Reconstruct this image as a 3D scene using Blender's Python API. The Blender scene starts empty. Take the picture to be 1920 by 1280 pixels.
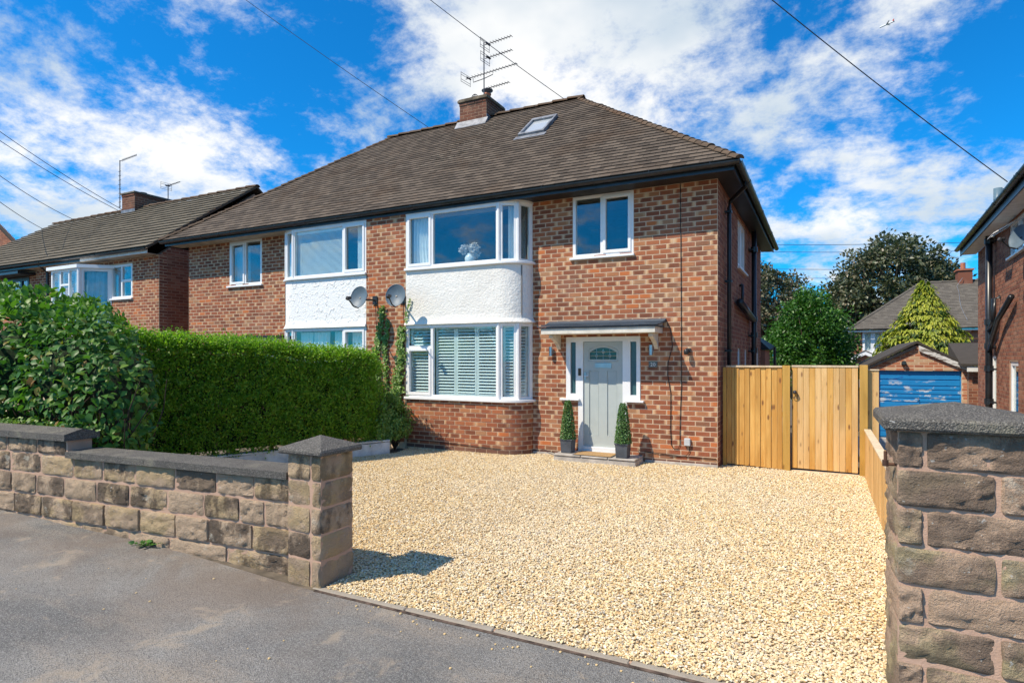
import bpy, bmesh, math, random
import numpy as np
from mathutils import Vector, Matrix, noise

random.seed(11)
rng = np.random.default_rng(11)
scene = bpy.context.scene
COL = scene.collection

# ------------------------------------------------------------------ camera
cam_d = bpy.data.cameras.new("camera")
cam = bpy.data.objects.new("camera", cam_d)
COL.objects.link(cam)
cam.location = (0, 0, 1.8)
cam.rotation_euler = (math.radians(90), 0, math.radians(27.34))
cam_d.sensor_width = 36
cam_d.lens = 36 * 1131 / 1920
cam_d.shift_y = 30 / 1920
cam_d.clip_start = 0.05
cam_d.clip_end = 6000
scene.camera = cam

# ------------------------------------------------------------------ sky, sun, exposure
SUN_EL = math.radians(52)
SUN_DIR = Vector((0.62, 0.78, 0)).normalized() * math.cos(SUN_EL) + Vector((0, 0, -math.sin(SUN_EL)))
world = bpy.data.worlds.new("World")
scene.world = world
world.use_nodes = True
wt = world.node_tree
wt.nodes.clear()


def wn(kind, **kw):
    n = wt.nodes.new(kind)
    for k, v in kw.items():
        setattr(n, k, v)
    return n


def wmath(op, a, b=None, clamp=False):
    n = wn("ShaderNodeMath", operation=op, use_clamp=clamp)
    for i, x in enumerate((a, b)):
        if x is None:
            continue
        if isinstance(x, (int, float)):
            n.inputs[i].default_value = x
        else:
            wt.links.new(x, n.inputs[i])
    return n.outputs[0]


w_out = wn("ShaderNodeOutputWorld")
w_bg = wn("ShaderNodeBackground")
w_bg.inputs[1].default_value = 0.15
w_sky = wn("ShaderNodeTexSky", sky_type="NISHITA")
w_sky.sun_disc = False
w_sky.sun_elevation = SUN_EL
w_sky.sun_rotation = math.atan2(-SUN_DIR.x, -SUN_DIR.y)
w_sky.altitude = 50
w_sky.air_density = 1.0
w_sky.dust_density = 0.4
w_sky.ozone_density = 2.5
w_tint = wn("ShaderNodeMix", data_type="RGBA", blend_type="MULTIPLY")
w_tint.inputs[0].default_value = 1.0
w_tint.inputs[7].default_value = (0.032, 0.50, 0.86, 1)
wt.links.new(w_sky.outputs[0], w_tint.inputs[6])
# broken cloud: fractal noise on the plane of the cloud layer, plus where the big banks stand
w_co = wn("ShaderNodeTexCoord")
w_sep = wn("ShaderNodeSeparateXYZ")
wt.links.new(w_co.outputs["Generated"], w_sep.inputs[0])
w_z = wmath("ADD", wmath("MAXIMUM", w_sep.outputs[2], 0.0), 0.36)
w_cmb = wn("ShaderNodeCombineXYZ")
wt.links.new(wmath("DIVIDE", w_sep.outputs[0], w_z), w_cmb.inputs[0])
wt.links.new(wmath("DIVIDE", w_sep.outputs[1], w_z), w_cmb.inputs[1])
w_n1 = wn("ShaderNodeTexNoise")
w_n1.inputs["Scale"].default_value = 5.2
w_n1.inputs["Detail"].default_value = 9
w_n1.inputs["Roughness"].default_value = 0.67
w_n1.inputs["Distortion"].default_value = 0.1
wt.links.new(w_cmb.outputs[0], w_n1.inputs["Vector"])
w_n2 = wn("ShaderNodeTexNoise")
w_n2.inputs["Scale"].default_value = 2.2
w_n2.inputs["Detail"].default_value = 5
wt.links.new(w_cmb.outputs[0], w_n2.inputs["Vector"])
BANKS = [  # direction of a bank (or a gap), half width, weight
    ((-0.37, 0.83, 0.50), 0.18, 0.25), ((-0.25, 0.88, 0.55), 0.14, 0.15), ((-0.55, 0.80, 0.55), 0.16, 0.15),
    ((-0.88, 0.50, 0.26), 0.22, 0.17), ((-0.78, 0.62, 0.24), 0.15, 0.10), ((-0.60, 0.75, 0.34), 0.10, 0.09),
    ((-0.14, 0.96, 0.34), 0.13, 0.10), ((0.12, 1.08, 0.24), 0.12, 0.11), ((0.02, 1.05, 0.22), 0.10, 0.10),
    ((0.10, 1.10, 0.55), 0.14, 0.10), ((0.25, 1.2, 0.30), 0.08, 0.08),
    ((0.20, 1.12, 0.42), 0.08, -0.16), ((-0.74, 0.68, 0.40), 0.11, -0.14), ((-0.85, 0.55, 0.48), 0.16, -0.10),
    ((-0.62, 0.80, 0.45), 0.09, -0.12), ((-0.36, 0.95, 0.40), 0.07, -0.12), ((-0.72, 0.68, 0.55), 0.10, -0.10),
    ((0.04, 1.10, 0.34), 0.07, -0.10), ((-0.1, 1.0, 0.42), 0.05, -0.06),
]
acc = w_n1.outputs["Fac"]
for d, wid, wgt in BANKS:
    n = wn("ShaderNodeVectorMath", operation="DISTANCE")
    wt.links.new(w_co.outputs["Generated"], n.inputs[0])
    n.inputs[1].default_value = Vector(d).normalized()
    q = wmath("DIVIDE", n.outputs["Value"], wid)
    g = wmath("POWER", 2.7183, wmath("MULTIPLY", wmath("MULTIPLY", q, q), -1.0))
    acc = wmath("ADD", acc, wmath("MULTIPLY", g, wgt * 0.8))
w_mr = wn("ShaderNodeMapRange", interpolation_type="SMOOTHSTEP")
w_mr.inputs["From Min"].default_value = 0.455
w_mr.inputs["From Max"].default_value = 0.72
wt.links.new(acc, w_mr.inputs["Value"])
w_ccol = wn("ShaderNodeMix", data_type="RGBA")
w_ccol.inputs[6].default_value = (2.9, 3.35, 3.75, 1)
w_ccol.inputs[7].default_value = (4.95, 4.9, 4.75, 1)
w_mr2 = wn("ShaderNodeMapRange", interpolation_type="SMOOTHSTEP")
w_mr2.inputs["From Min"].default_value = 0.36
w_mr2.inputs["From Max"].default_value = 0.62
wt.links.new(w_n2.outputs["Fac"], w_mr2.inputs["Value"])
wt.links.new(w_mr2.outputs[0], w_ccol.inputs[0])
w_mix = wn("ShaderNodeMix", data_type="RGBA")
wt.links.new(wmath("MULTIPLY", w_mr.outputs[0], 0.95), w_mix.inputs[0])
wt.links.new(w_tint.outputs[2], w_mix.inputs[6])
wt.links.new(w_ccol.outputs[2], w_mix.inputs[7])
wt.links.new(w_mix.outputs[2], w_bg.inputs[0])
wt.links.new(w_bg.outputs[0], w_out.inputs[0])

sun_d = bpy.data.lights.new("sun", "SUN")
sun_d.energy = 4.1
sun_d.angle = math.radians(0.5)
sun_d.color = (1.0, 0.885, 0.72)
sun = bpy.data.objects.new("sun", sun_d)
COL.objects.link(sun)
sun.rotation_euler = SUN_DIR.to_track_quat("-Z", "Y").to_euler()

scene.view_settings.view_transform = "Standard"
scene.view_settings.look = "None"
scene.view_settings.gamma = 1
scene.view_settings.use_curve_mapping = False
scene.view_settings.exposure = 0.58

# ------------------------------------------------------------------ materials


class Mat:
    def __init__(s, name, rough=0.6, spec=0.4):
        s.m = bpy.data.materials.new(name)
        s.m.use_nodes = True
        s.t = s.m.node_tree
        s.p = s.t.nodes["Principled BSDF"]
        s.p.inputs["Roughness"].default_value = rough
        s.p.inputs["Specular IOR Level"].default_value = spec
        s._co = None

    def n(s, kind, **kw):
        n = s.t.nodes.new(kind)
        for k, v in kw.items():
            setattr(n, k, v)
        return n

    def set(s, sock, x):
        if isinstance(x, bpy.types.NodeSocket):
            s.t.links.new(x, sock)
        elif isinstance(x, tuple) and len(x) == 3 and sock.type == "RGBA":
            sock.default_value = (*x, 1)
        else:
            sock.default_value = x

    def co(s, which="Object"):
        if s._co is None:
            s._co = s.n("ShaderNodeTexCoord")
        return s._co.outputs[which]

    def pos(s):
        return s.n("ShaderNodeNewGeometry").outputs["Position"]

    def noise(s, scale, detail=4, rough=0.55, vec=None, out="Fac", dist=0.0):
        n = s.n("ShaderNodeTexNoise")
        n.inputs["Scale"].default_value = scale
        n.inputs["Detail"].default_value = detail
        n.inputs["Roughness"].default_value = rough
        n.inputs["Distortion"].default_value = dist
        s.set(n.inputs["Vector"], vec if vec is not None else s.pos())
        return n.outputs[out]

    def voro(s, scale, vec=None, out="Distance"):
        n = s.n("ShaderNodeTexVoronoi")
        n.inputs["Scale"].default_value = scale
        s.set(n.inputs["Vector"], vec if vec is not None else s.pos())
        return n.outputs[out]

    def stretch(s, v, sc):
        n = s.n("ShaderNodeMapping")
        s.set(n.inputs[0], v)
        n.inputs["Scale"].default_value = sc
        return n.outputs[0]

    def ramp(s, fac, stops, interp="LINEAR"):
        n = s.n("ShaderNodeValToRGB")
        n.color_ramp.interpolation = interp
        el = n.color_ramp.elements
        while len(el) < len(stops):
            el.new(0.5)
        for e, (p, c) in zip(el, stops):
            e.position = p
            e.color = (*c, 1) if isinstance(c, tuple) else (c, c, c, 1)
        s.set(n.inputs[0], fac)
        return n.outputs[0]

    def step(s, v, lo, hi):
        n = s.n("ShaderNodeMapRange", interpolation_type="SMOOTHSTEP")
        n.inputs["From Min"].default_value = lo
        n.inputs["From Max"].default_value = hi
        s.set(n.inputs["Value"], v)
        return n.outputs[0]

    def mix(s, fac, a, b, blend="MIX"):
        n = s.n("ShaderNodeMix", data_type="RGBA", blend_type=blend)
        s.set(n.inputs[0], fac)
        s.set(n.inputs[6], a)
        s.set(n.inputs[7], b)
        return n.outputs[2]

    def math(s, op, a, b=0.0, clamp=False):
        n = s.n("ShaderNodeMath", operation=op, use_clamp=clamp)
        s.set(n.inputs[0], a)
        s.set(n.inputs[1], b)
        return n.outputs[0]

    def attr(s, name="rnd"):
        return s.n("ShaderNodeAttribute", attribute_name=name).outputs["Fac"]

    def orand(s):
        return s.n("ShaderNodeObjectInfo").outputs["Random"]

    def rnd(s):
        return s.math("FRACT", s.math("ADD", s.attr(), s.orand()))

    def color(s, c):
        s.set(s.p.inputs["Base Color"], c)

    def bump(s, h, strength=0.4, dist=0.01):
        n = s.n("ShaderNodeBump")
        n.inputs["Strength"].default_value = strength
        n.inputs["Distance"].default_value = dist
        s.set(n.inputs["Height"], h)
        s.t.links.new(n.outputs[0], s.p.inputs["Normal"])

    def rough(s, r):
        s.set(s.p.inputs["Roughness"], r)


def plain(name, c, rough=0.5, spec=0.4, metal=0.0, var=0.06, scale=6.0):
    m = Mat(name, rough, spec)
    f = m.noise(scale, 5, 0.6)
    lo = tuple(x * (1 - var * 2) for x in c)
    hi = tuple(min(1, x * (1 + var)) for x in c)
    m.color(m.mix(m.step(f, 0.3, 0.7), lo, hi))
    m.p.inputs["Metallic"].default_value = metal
    return m.m


def brick_mat(name, stops, flash, flash_amt=0.8, soot=0.0):
    m = Mat(name, 0.85, 0.2)
    r = m.rnd()
    base = m.ramp(r, stops, "CONSTANT")
    tone = m.noise(1.3, 3)
    grain = m.noise(90, 4, 0.7)
    base = m.mix(0.35, base, m.mix(grain, (0.11, 0.038, 0.022), (0.44, 0.19, 0.10)))
    uv = m.n("ShaderNodeSeparateXYZ")
    m.t.links.new(m.co("UV"), uv.inputs[0])
    x = uv.outputs[0]
    r2 = m.math("FRACT", m.math("MULTIPLY", r, 17.3))
    r3 = m.math("FRACT", m.math("MULTIPLY", r, 71.7))
    ctr = m.math("ADD", 0.5, m.math("MULTIPLY", m.math("SUBTRACT", r2, 0.5), 0.28))
    e = m.math("ABSOLUTE", m.math("SUBTRACT", x, ctr))
    e = m.math("ADD", e, m.math("MULTIPLY", m.math("SUBTRACT", m.noise(14, 3), 0.5), 0.25))
    f = m.step(e, 0.31, 0.54)
    f = m.math("MULTIPLY", f, m.math("MULTIPLY", m.step(r3, 0.08, 0.75), flash_amt))
    c = m.mix(f, base, flash)
    c = m.mix(m.math("MULTIPLY", m.step(tone, 0.5, 0.75), 0.25), c, (0.40, 0.25, 0.17))
    if soot:
        c = m.mix(m.math("MULTIPLY", m.step(m.noise(2.2, 5), 0.4, 0.7), soot), c, (0.05, 0.035, 0.03))
    m.color(c)
    m.bump(m.noise(60, 5, 0.7), 0.6, 0.006)
    return m.m


RED = [(0.0, (0.15, 0.046, 0.026)), (0.13, (0.22, 0.062, 0.032)), (0.34, (0.30, 0.087, 0.041)), (0.58, (0.39, 0.128, 0.055)),
       (0.77, (0.44, 0.19, 0.085)), (0.86, (0.40, 0.22, 0.115)), (0.91, (0.22, 0.105, 0.06)), (0.955, (0.58, 0.165, 0.045))]
M_BRICK = brick_mat("brick_flashed_red", RED, (0.60, 0.385, 0.215), 1.0)
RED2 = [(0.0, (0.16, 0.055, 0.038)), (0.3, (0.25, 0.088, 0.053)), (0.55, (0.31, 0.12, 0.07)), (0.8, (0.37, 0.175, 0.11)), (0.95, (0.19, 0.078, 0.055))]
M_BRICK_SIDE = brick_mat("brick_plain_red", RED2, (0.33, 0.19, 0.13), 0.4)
M_BRICK_CHIM = brick_mat("brick_sooty", [(0, (.09, .035, .028)), (.5, (.14, .052, .036)), (.85, (.19, .085, .055))], (0.25, 0.12, 0.08), 0.3, 0.8)
RED3 = [(0.0, (0.42, 0.15, 0.08)), (0.35, (0.50, 0.20, 0.11)), (0.6, (0.54, 0.31, 0.18)), (0.8, (0.58, 0.43, 0.27)), (0.92, (0.36, 0.125, 0.07))]
M_BRICK_GAR = brick_mat("brick_pale_garage", RED3, (0.55, 0.38, 0.25), 0.6)

m = Mat("mortar_buff", 0.95, 0.1)
m.color(m.mix(m.noise(5, 5), (0.52, 0.375, 0.25), (0.68, 0.52, 0.365)))
m.bump(m.noise(150, 4), 0.5, 0.004)
M_MORTAR = m.m
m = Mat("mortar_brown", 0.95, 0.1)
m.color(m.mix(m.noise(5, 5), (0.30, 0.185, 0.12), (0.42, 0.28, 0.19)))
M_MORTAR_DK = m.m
m = Mat("mortar_pink", 0.95, 0.1)
m.color(m.mix(m.noise(6, 5), (0.40, 0.25, 0.175), (0.57, 0.385, 0.28)))
m.bump(m.noise(120, 4), 0.6, 0.006)
M_MORTAR_PINK = m.m

M_WHITE = plain("white_upvc", (0.80, 0.80, 0.79), 0.28, 0.5, var=0.02)
M_WPAINT = plain("white_paint", (0.74, 0.73, 0.69), 0.55, 0.35, var=0.07)
M_CREAM = plain("cream_wood_paint", (0.66, 0.62, 0.53), 0.55, var=0.1)
M_BLACK = plain("black_upvc", (0.018, 0.021, 0.025), 0.33, 0.5, var=0.2)
M_BLACKM = plain("black_soffit", (0.02, 0.02, 0.022), 0.45, var=0.2)
M_GREYSOFF = plain("weathered_cream_soffit", (0.42, 0.38, 0.31), 0.8, var=0.15)
M_LEAD = plain("lead_flashing", (0.25, 0.26, 0.28), 0.5, metal=0.3, var=0.2)
M_METAL = plain("galvanised_steel", (0.45, 0.46, 0.47), 0.35, metal=0.9)
M_DKMETAL = plain("dull_aluminium", (0.10, 0.10, 0.11), 0.5, metal=0.4)
M_STEEL = plain("brushed_steel", (0.55, 0.56, 0.58), 0.3, metal=1.0)
M_DISH = plain("grey_blue_dish", (0.11, 0.155, 0.19), 0.5, var=0.08)
M_DARKPL = plain("dark_plastic", (0.03, 0.03, 0.032), 0.4)
M_SAGE = plain("sage_grey_door", (0.44, 0.48, 0.455), 0.35, var=0.02)
M_SHUT = plain("pale_shutter", (0.76, 0.80, 0.79), 0.5, var=0.02)
M_BLIND = plain("pale_blind", (0.82, 0.84, 0.83), 0.6, var=0.03)
M_CURT = plain("white_net_curtain", (0.85, 0.85, 0.83), 0.9, var=0.04)
M_CURTB = plain("pale_blue_curtain", (0.30, 0.45, 0.55), 0.9, var=0.06)
M_CURTD = plain("grey_brown_curtain", (0.19, 0.17, 0.15), 0.9, var=0.06)
M_ROOM = plain("room_paint", (0.16, 0.155, 0.15), 0.9)
M_TERRA = plain("terracotta", (0.42, 0.15, 0.08), 0.7, var=0.12)
M_STONE_STEP = plain("concrete_step", (0.45, 0.41, 0.36), 0.85, var=0.15)
M_MAT = plain("coir", (0.40, 0.25, 0.11), 0.95, var=0.2, scale=60)
M_PLANTER = plain("slate_grey_planter", (0.075, 0.085, 0.10), 0.5, var=0.12)
M_BARK = plain("bark", (0.12, 0.08, 0.055), 0.9, var=0.3, scale=20)
M_CABLE = plain("black_cable", (0.012, 0.012, 0.012), 0.5)
M_WIRE = plain("overhead_wire", (0.03, 0.05, 0.08), 0.6)
M_BLUEPIPE = plain("blue_grey_pipe", (0.10, 0.17, 0.22), 0.4)
M_PLAQUE = plain("grey_plaque", (0.13, 0.14, 0.125), 0.5)
M_FLOWER = plain("white_petals", (0.72, 0.64, 0.60), 0.8, var=0.12, scale=80)
M_HEDGEWALL = plain("white_rendered_wall", (0.68, 0.66, 0.61), 0.8, var=0.12)
M_RED = plain("plane_red", (0.5, 0.08, 0.06), 0.4)

m = Mat("rough_white_render", 0.9, 0.2)
m.color(m.mix(m.step(m.noise(1.5, 5), 0.35, 0.7), (0.74, 0.72, 0.665), (0.80, 0.785, 0.735)))
b = m.math("ADD", m.noise(26, 5, 0.6), m.math("MULTIPLY", m.noise(7, 3), 0.7))
m.bump(b, 0.8, 0.02)
M_RENDER = m.m
m = Mat("rough_bright_render", 0.9, 0.2)
m.color((0.82, 0.82, 0.80))
b = m.math("ADD", m.noise(24, 5, 0.6), m.math("MULTIPLY", m.step(m.noise(9, 4), 0.56, 0.64), 0.6))
m.bump(b, 0.8, 0.02)
M_RENDER2 = m.m


def tile_mat(name, c0, c1, moss, mossamt=0.5, dark=None):
    m = Mat(name, 0.9, 0.2)
    r = m.rnd()
    c = m.mix(r, c0, c1)
    g = m.noise(45, 5, 0.7)
    c = m.mix(0.4, c, m.mix(g, tuple(x * 0.45 for x in c0), tuple(min(1, x * 1.5) for x in c1)))
    p = m.math("MULTIPLY", m.step(m.noise(0.9, 6, 0.65), 0.48, 0.72), mossamt)
    c = m.mix(p, c, moss)
    sp = m.step(m.noise(19, 3), 0.68, 0.74)
    c = m.mix(m.math("MULTIPLY", sp, 0.35), c, (0.30, 0.27, 0.21))
    m.color(c)
    m.bump(g, 0.5, 0.006)
    return m.m


M_TILE = tile_mat("plain_tile", (0.040, 0.031, 0.024), (0.150, 0.117, 0.088), (0.085, 0.052, 0.030), 0.5)
M_TILE3 = tile_mat("interlocking_tile", (0.085, 0.072, 0.052), (0.185, 0.158, 0.115), (0.085, 0.07, 0.05), 0.5)
M_RIDGE = tile_mat("ridge_tile", (0.065, 0.044, 0.030), (0.13, 0.092, 0.062), (0.12, 0.055, 0.024), 0.55)
M_FELT = plain("roof_underlay", (0.055, 0.047, 0.04), 0.95)
M_SLATE = tile_mat("slate_canopy", (0.045, 0.055, 0.07), (0.09, 0.105, 0.125), (0.12, 0.13, 0.14), 0.3)

# glass: clear, reflecting by angle
m = bpy.data.materials.new("window_glass")
m.use_nodes = True
t = m.node_tree
t.nodes.clear()
o = t.nodes.new("ShaderNodeOutputMaterial")
mx = t.nodes.new("ShaderNodeMixShader")
tr = t.nodes.new("ShaderNodeBsdfTransparent")
tr.inputs[0].default_value = (0.93, 0.985, 0.985, 1)
gl = t.nodes.new("ShaderNodeBsdfGlossy")
gl.inputs["Roughness"].default_value = 0.015
gl.inputs["Color"].default_value = (0.95, 0.98, 1, 1)
lw = t.nodes.new("ShaderNodeLayerWeight")
pw = t.nodes.new("ShaderNodeMath")
pw.operation = "POWER"
pw.inputs[1].default_value = 3.0
ml = t.nodes.new("ShaderNodeMath")
ml.operation = "MULTIPLY_ADD"
ml.inputs[1].default_value = 0.55
ml.inputs[2].default_value = 0.075
t.links.new(lw.outputs["Facing"], pw.inputs[0])
t.links.new(pw.outputs[0], ml.inputs[0])
tcg = t.nodes.new("ShaderNodeNewGeometry")
nzg = t.nodes.new("ShaderNodeTexNoise")
nzg.inputs["Scale"].default_value = 1.4
bpg = t.nodes.new("ShaderNodeBump")
bpg.inputs["Strength"].default_value = 0.05
bpg.inputs["Distance"].default_value = 0.05
t.links.new(tcg.outputs["Position"], nzg.inputs["Vector"])
t.links.new(nzg.outputs["Fac"], bpg.inputs["Height"])
t.links.new(bpg.outputs[0], gl.inputs["Normal"])
t.links.new(ml.outputs[0], mx.inputs[0])
t.links.new(tr.outputs[0], mx.inputs[1])
t.links.new(gl.outputs[0], mx.inputs[2])
t.links.new(mx.outputs[0], o.inputs[0])
M_GLASS = m
m = Mat("frosted_teal_glass", 0.25, 0.7)
m.color(m.mix(m.noise(60, 2), (0.035, 0.085, 0.095), (0.05, 0.115, 0.125)))
M_FROST = m.m
m = Mat("dark_leaded_glass", 0.06, 0.8)
m.color((0.03, 0.045, 0.05))
M_DKGLASS = m.m


def stone_mat(name, base, dark, lichen, da=0.75, la=0.6):
    m = Mat(name, 0.9, 0.2)
    v = m.pos()
    off = m.n("ShaderNodeVectorMath", operation="ADD")
    cmb = m.n("ShaderNodeCombineXYZ")
    m.t.links.new(m.math("MULTIPLY", m.orand(), 40.0), cmb.inputs[0])
    m.t.links.new(v, off.inputs[0])
    m.t.links.new(cmb.outputs[0], off.inputs[1])
    v = off.outputs[0]
    c = m.mix(m.noise(4, 5, 0.6, v), tuple(x * 0.72 for x in base), tuple(x * 1.3 for x in base))
    c = m.mix(0.3, c, m.mix(m.noise(70, 5, 0.7, v), tuple(x * 0.4 for x in base), tuple(x * 1.5 for x in base)))
    rr = m.orand()
    lic = m.math("MULTIPLY", m.step(m.noise(3.4, 5, 0.6, m.stretch(v, (1, 1, 1.3))), 0.42, 0.60), la)
    c = m.mix(m.math("MULTIPLY", lic, m.step(m.math("FRACT", m.math("MULTIPLY", rr, 7.1)), 0.2, 0.8)), c, lichen)
    dk = m.math("MULTIPLY", m.step(m.noise(3.0, 6, 0.65, m.stretch(v, (1.6, 1.6, 0.9))), 0.40, 0.56), da)
    c = m.mix(m.math("MULTIPLY", dk, m.step(m.math("FRACT", m.math("MULTIPLY", rr, 13.7)), 0.1, 0.8)), c, dark)
    cr = m.math("MULTIPLY", m.step(m.noise(7, 6, 0.7, v), 0.56, 0.66), 0.6)
    c = m.mix(m.math("MULTIPLY", cr, m.step(m.math("FRACT", m.math("MULTIPLY", rr, 23.3)), 0.45, 0.8)), c, (0.58, 0.54, 0.44))
    c = m.mix(m.math("MULTIPLY", m.step(m.noise(38, 2, 0.5, v), 0.70, 0.74), 0.7), c, (0.55, 0.53, 0.48))
    m.color(c)
    m.bump(m.math("ADD", m.noise(28, 6, 0.7, v), m.math("MULTIPLY", m.noise(110, 4, 0.7, v), 0.5)), 1.0, 0.03)
    return m.m


M_STONE = stone_mat("weathered_sandstone", (0.49, 0.36, 0.245), (0.05, 0.04, 0.034), (0.53, 0.39, 0.18), 0.8, 0.5)
M_STONE_R = stone_mat("brown_sandstone", (0.49, 0.345, 0.24), (0.07, 0.057, 0.05), (0.42, 0.37, 0.19), 0.6, 0.65)
m = Mat("dark_coping_concrete", 0.9, 0.25)
c = m.mix(m.noise(6, 5), (0.05, 0.047, 0.043), (0.135, 0.125, 0.11))
vv = m.voro(190, None, "Color")
sp = m.n("ShaderNodeSeparateColor")
m.t.links.new(vv, sp.inputs[0])
c = m.mix(m.math("MULTIPLY", m.step(sp.outputs[0], 0.5, 1.0), 0.5), c, (0.34, 0.315, 0.27))
c = m.mix(m.math("MULTIPLY", m.step(m.noise(2.2, 6, 0.65), 0.5, 0.68), 0.4), c, (0.26, 0.235, 0.18))
c = m.mix(m.math("MULTIPLY", m.step(sp.outputs[1], 0.7, 0.9), 0.6), c, (0.035, 0.034, 0.033))
c = m.mix(m.math("MULTIPLY", m.step(m.noise(4, 5), 0.6, 0.7), 0.35), c, (0.30, 0.28, 0.19))
c = m.mix(m.math("MULTIPLY", m.step(m.noise(22, 2), 0.74, 0.77), 0.7), c, (0.55, 0.54, 0.5))
m.color(c)
m.bump(m.math("ADD", m.voro(130), m.noise(60, 5)), 0.7, 0.008)
M_COPING = m.m

m = Mat("asphalt_grey", 0.9, 0.25)
big = m.noise(0.55, 5, 0.6, dist=0.4)
c = m.mix(m.step(big, 0.32, 0.7), (0.17, 0.164, 0.152), (0.33, 0.31, 0.275))
streak = m.noise(1.0, 6, 0.65, m.stretch(m.pos(), (0.5, 1.7, 1)))
c = m.mix(m.math("MULTIPLY", m.step(streak, 0.46, 0.70), 0.75), c, (0.40, 0.33, 0.25))
c = m.mix(m.math("MULTIPLY", m.step(m.noise(1.3, 5), 0.55, 0.75), 0.6), c, (0.135, 0.138, 0.14))
vv = m.voro(190, None, "Color")
sp = m.n("ShaderNodeSeparateColor")
m.t.links.new(vv, sp.inputs[0])
c = m.mix(m.math("MULTIPLY", m.step(sp.outputs[0], 0.5, 1.0), 0.6), c, (0.45, 0.44, 0.41))
c = m.mix(m.math("MULTIPLY", m.step(sp.outputs[1], 0.55, 0.95), 0.75), c, (0.08, 0.08, 0.082))
ps = m.n("ShaderNodeSeparateXYZ")
m.t.links.new(m.pos(), ps.inputs[0])
near = m.step(ps.outputs[1], 1.6, 3.5)
left = m.math("SUBTRACT", 1.0, m.step(ps.outputs[0], -4.2, -1.8))
dirt = m.math("MULTIPLY", m.math("MULTIPLY", near, left), m.step(m.noise(1.1, 6, 0.65, dist=0.6), 0.34, 0.62))
c = m.mix(m.math("MULTIPLY", dirt, 0.65), c, (0.21, 0.155, 0.115))
c = m.mix(m.math("MULTIPLY", m.step(m.noise(2.3, 6, 0.7, dist=0.5), 0.56, 0.68), 0.55), c, (0.46, 0.37, 0.27))
m.color(c)
m.bump(m.math("ADD", m.voro(190), m.math("MULTIPLY", m.noise(35, 5), 0.8)), 0.9, 0.008)
M_ASPHALT = m.m

m = Mat("gravel_bed_buff", 0.95, 0.2)
vv = m.voro(75, None, "Color")
sp = m.n("ShaderNodeSeparateColor")
m.t.links.new(vv, sp.inputs[0])
m.color(m.ramp(sp.outputs[0], [(0, (0.36, 0.26, 0.15)), (0.4, (0.50, 0.38, 0.22)), (1, (0.66, 0.53, 0.34))]))
m.bump(m.voro(75), 1.0, 0.012)
M_GBED = m.m
m = Mat("buff_pebble", 0.75, 0.3)
pr = m.orand()
c = m.ramp(pr, [(0.0, (0.76, 0.59, 0.32)), (0.18, (0.62, 0.42, 0.18)), (0.32, (0.78, 0.66, 0.42)), (0.50, (0.80, 0.70, 0.50)),
                (0.64, (0.70, 0.52, 0.26)), (0.75, (0.44, 0.40, 0.34)), (0.82, (0.52, 0.30, 0.11)), (0.885, (0.82, 0.77, 0.66)), (0.965, (0.27, 0.22, 0.17))], "CONSTANT")
c = m.mix(m.math("MULTIPLY", m.noise(120, 3), 0.5), c, (0.68, 0.54, 0.32))
warm = m.step(m.noise(0.45, 4), 0.42, 0.62)
c = m.mix(m.math("MULTIPLY", warm, 0.25), c, (0.72, 0.63, 0.49))
m.color(c)
M_PEBBLE = m.m
M_EARTH = plain("bare_earth", (0.13, 0.105, 0.075), 0.95, var=0.25)
m = Mat("edging_concrete", 0.9, 0.2)
c = m.mix(m.noise(8, 5), (0.24, 0.205, 0.165), (0.36, 0.32, 0.26))
m.color(m.mix(m.math("MULTIPLY", m.step(m.noise(30, 4), 0.55, 0.7), 0.4), c, (0.2, 0.18, 0.155)))
m.bump(m.noise(90, 4), 0.5, 0.006)
M_EDGING = m.m


def wood_mat(name, c0, c1, knot, vert="z"):
    m = Mat(name, 0.65, 0.3)
    v = m.co("Object")
    off = m.n("ShaderNodeVectorMath", operation="ADD")
    cmb = m.n("ShaderNodeCombineXYZ")
    m.t.links.new(m.math("MULTIPLY", m.orand(), 50.0), cmb.inputs[0])
    m.t.links.new(m.math("MULTIPLY", m.orand(), 31.0), cmb.inputs[2])
    m.t.links.new(v, off.inputs[0])
    m.t.links.new(cmb.outputs[0], off.inputs[1])
    v = off.outputs[0]
    g = m.noise(1.0, 5, 0.6, m.stretch(v, (38, 38, 1.6)), dist=1.2)
    c = m.mix(m.step(g, 0.3, 0.72), c0, c1)
    r = m.orand()
    c = m.mix(m.math("MULTIPLY", r, 0.75), c, tuple(x * 0.70 for x in c0))
    c = m.mix(m.math("MULTIPLY", m.step(m.noise(1.0, 3, 0.5, m.stretch(v, (5, 5, 1.1))), 0.45, 0.7), 0.4), c, tuple(min(1, x * 1.2) for x in c1))
    k = m.voro(1.0, m.stretch(v, (9, 9, 3.2)))
    c = m.mix(m.math("MULTIPLY", m.math("SUBTRACT", 1.0, m.step(k, 0.07, 0.20)), 0.95), c, knot)
    m.color(c)
    m.bump(g, 0.25, 0.004)
    return m.m


M_BOARD = wood_mat("larch_board", (0.58, 0.28, 0.058), (0.74, 0.44, 0.13), (0.20, 0.085, 0.03))
M_BOARDP = wood_mat("pale_larch_board", (0.62, 0.36, 0.125), (0.76, 0.50, 0.225), (0.27, 0.14, 0.06))
M_POST = wood_mat("golden_post", (0.50, 0.275, 0.055), (0.60, 0.36, 0.09), (0.28, 0.14, 0.03))
M_RAIL = wood_mat("pale_rail", (0.58, 0.44, 0.28), (0.74, 0.60, 0.41), (0.3, 0.17, 0.08))

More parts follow.
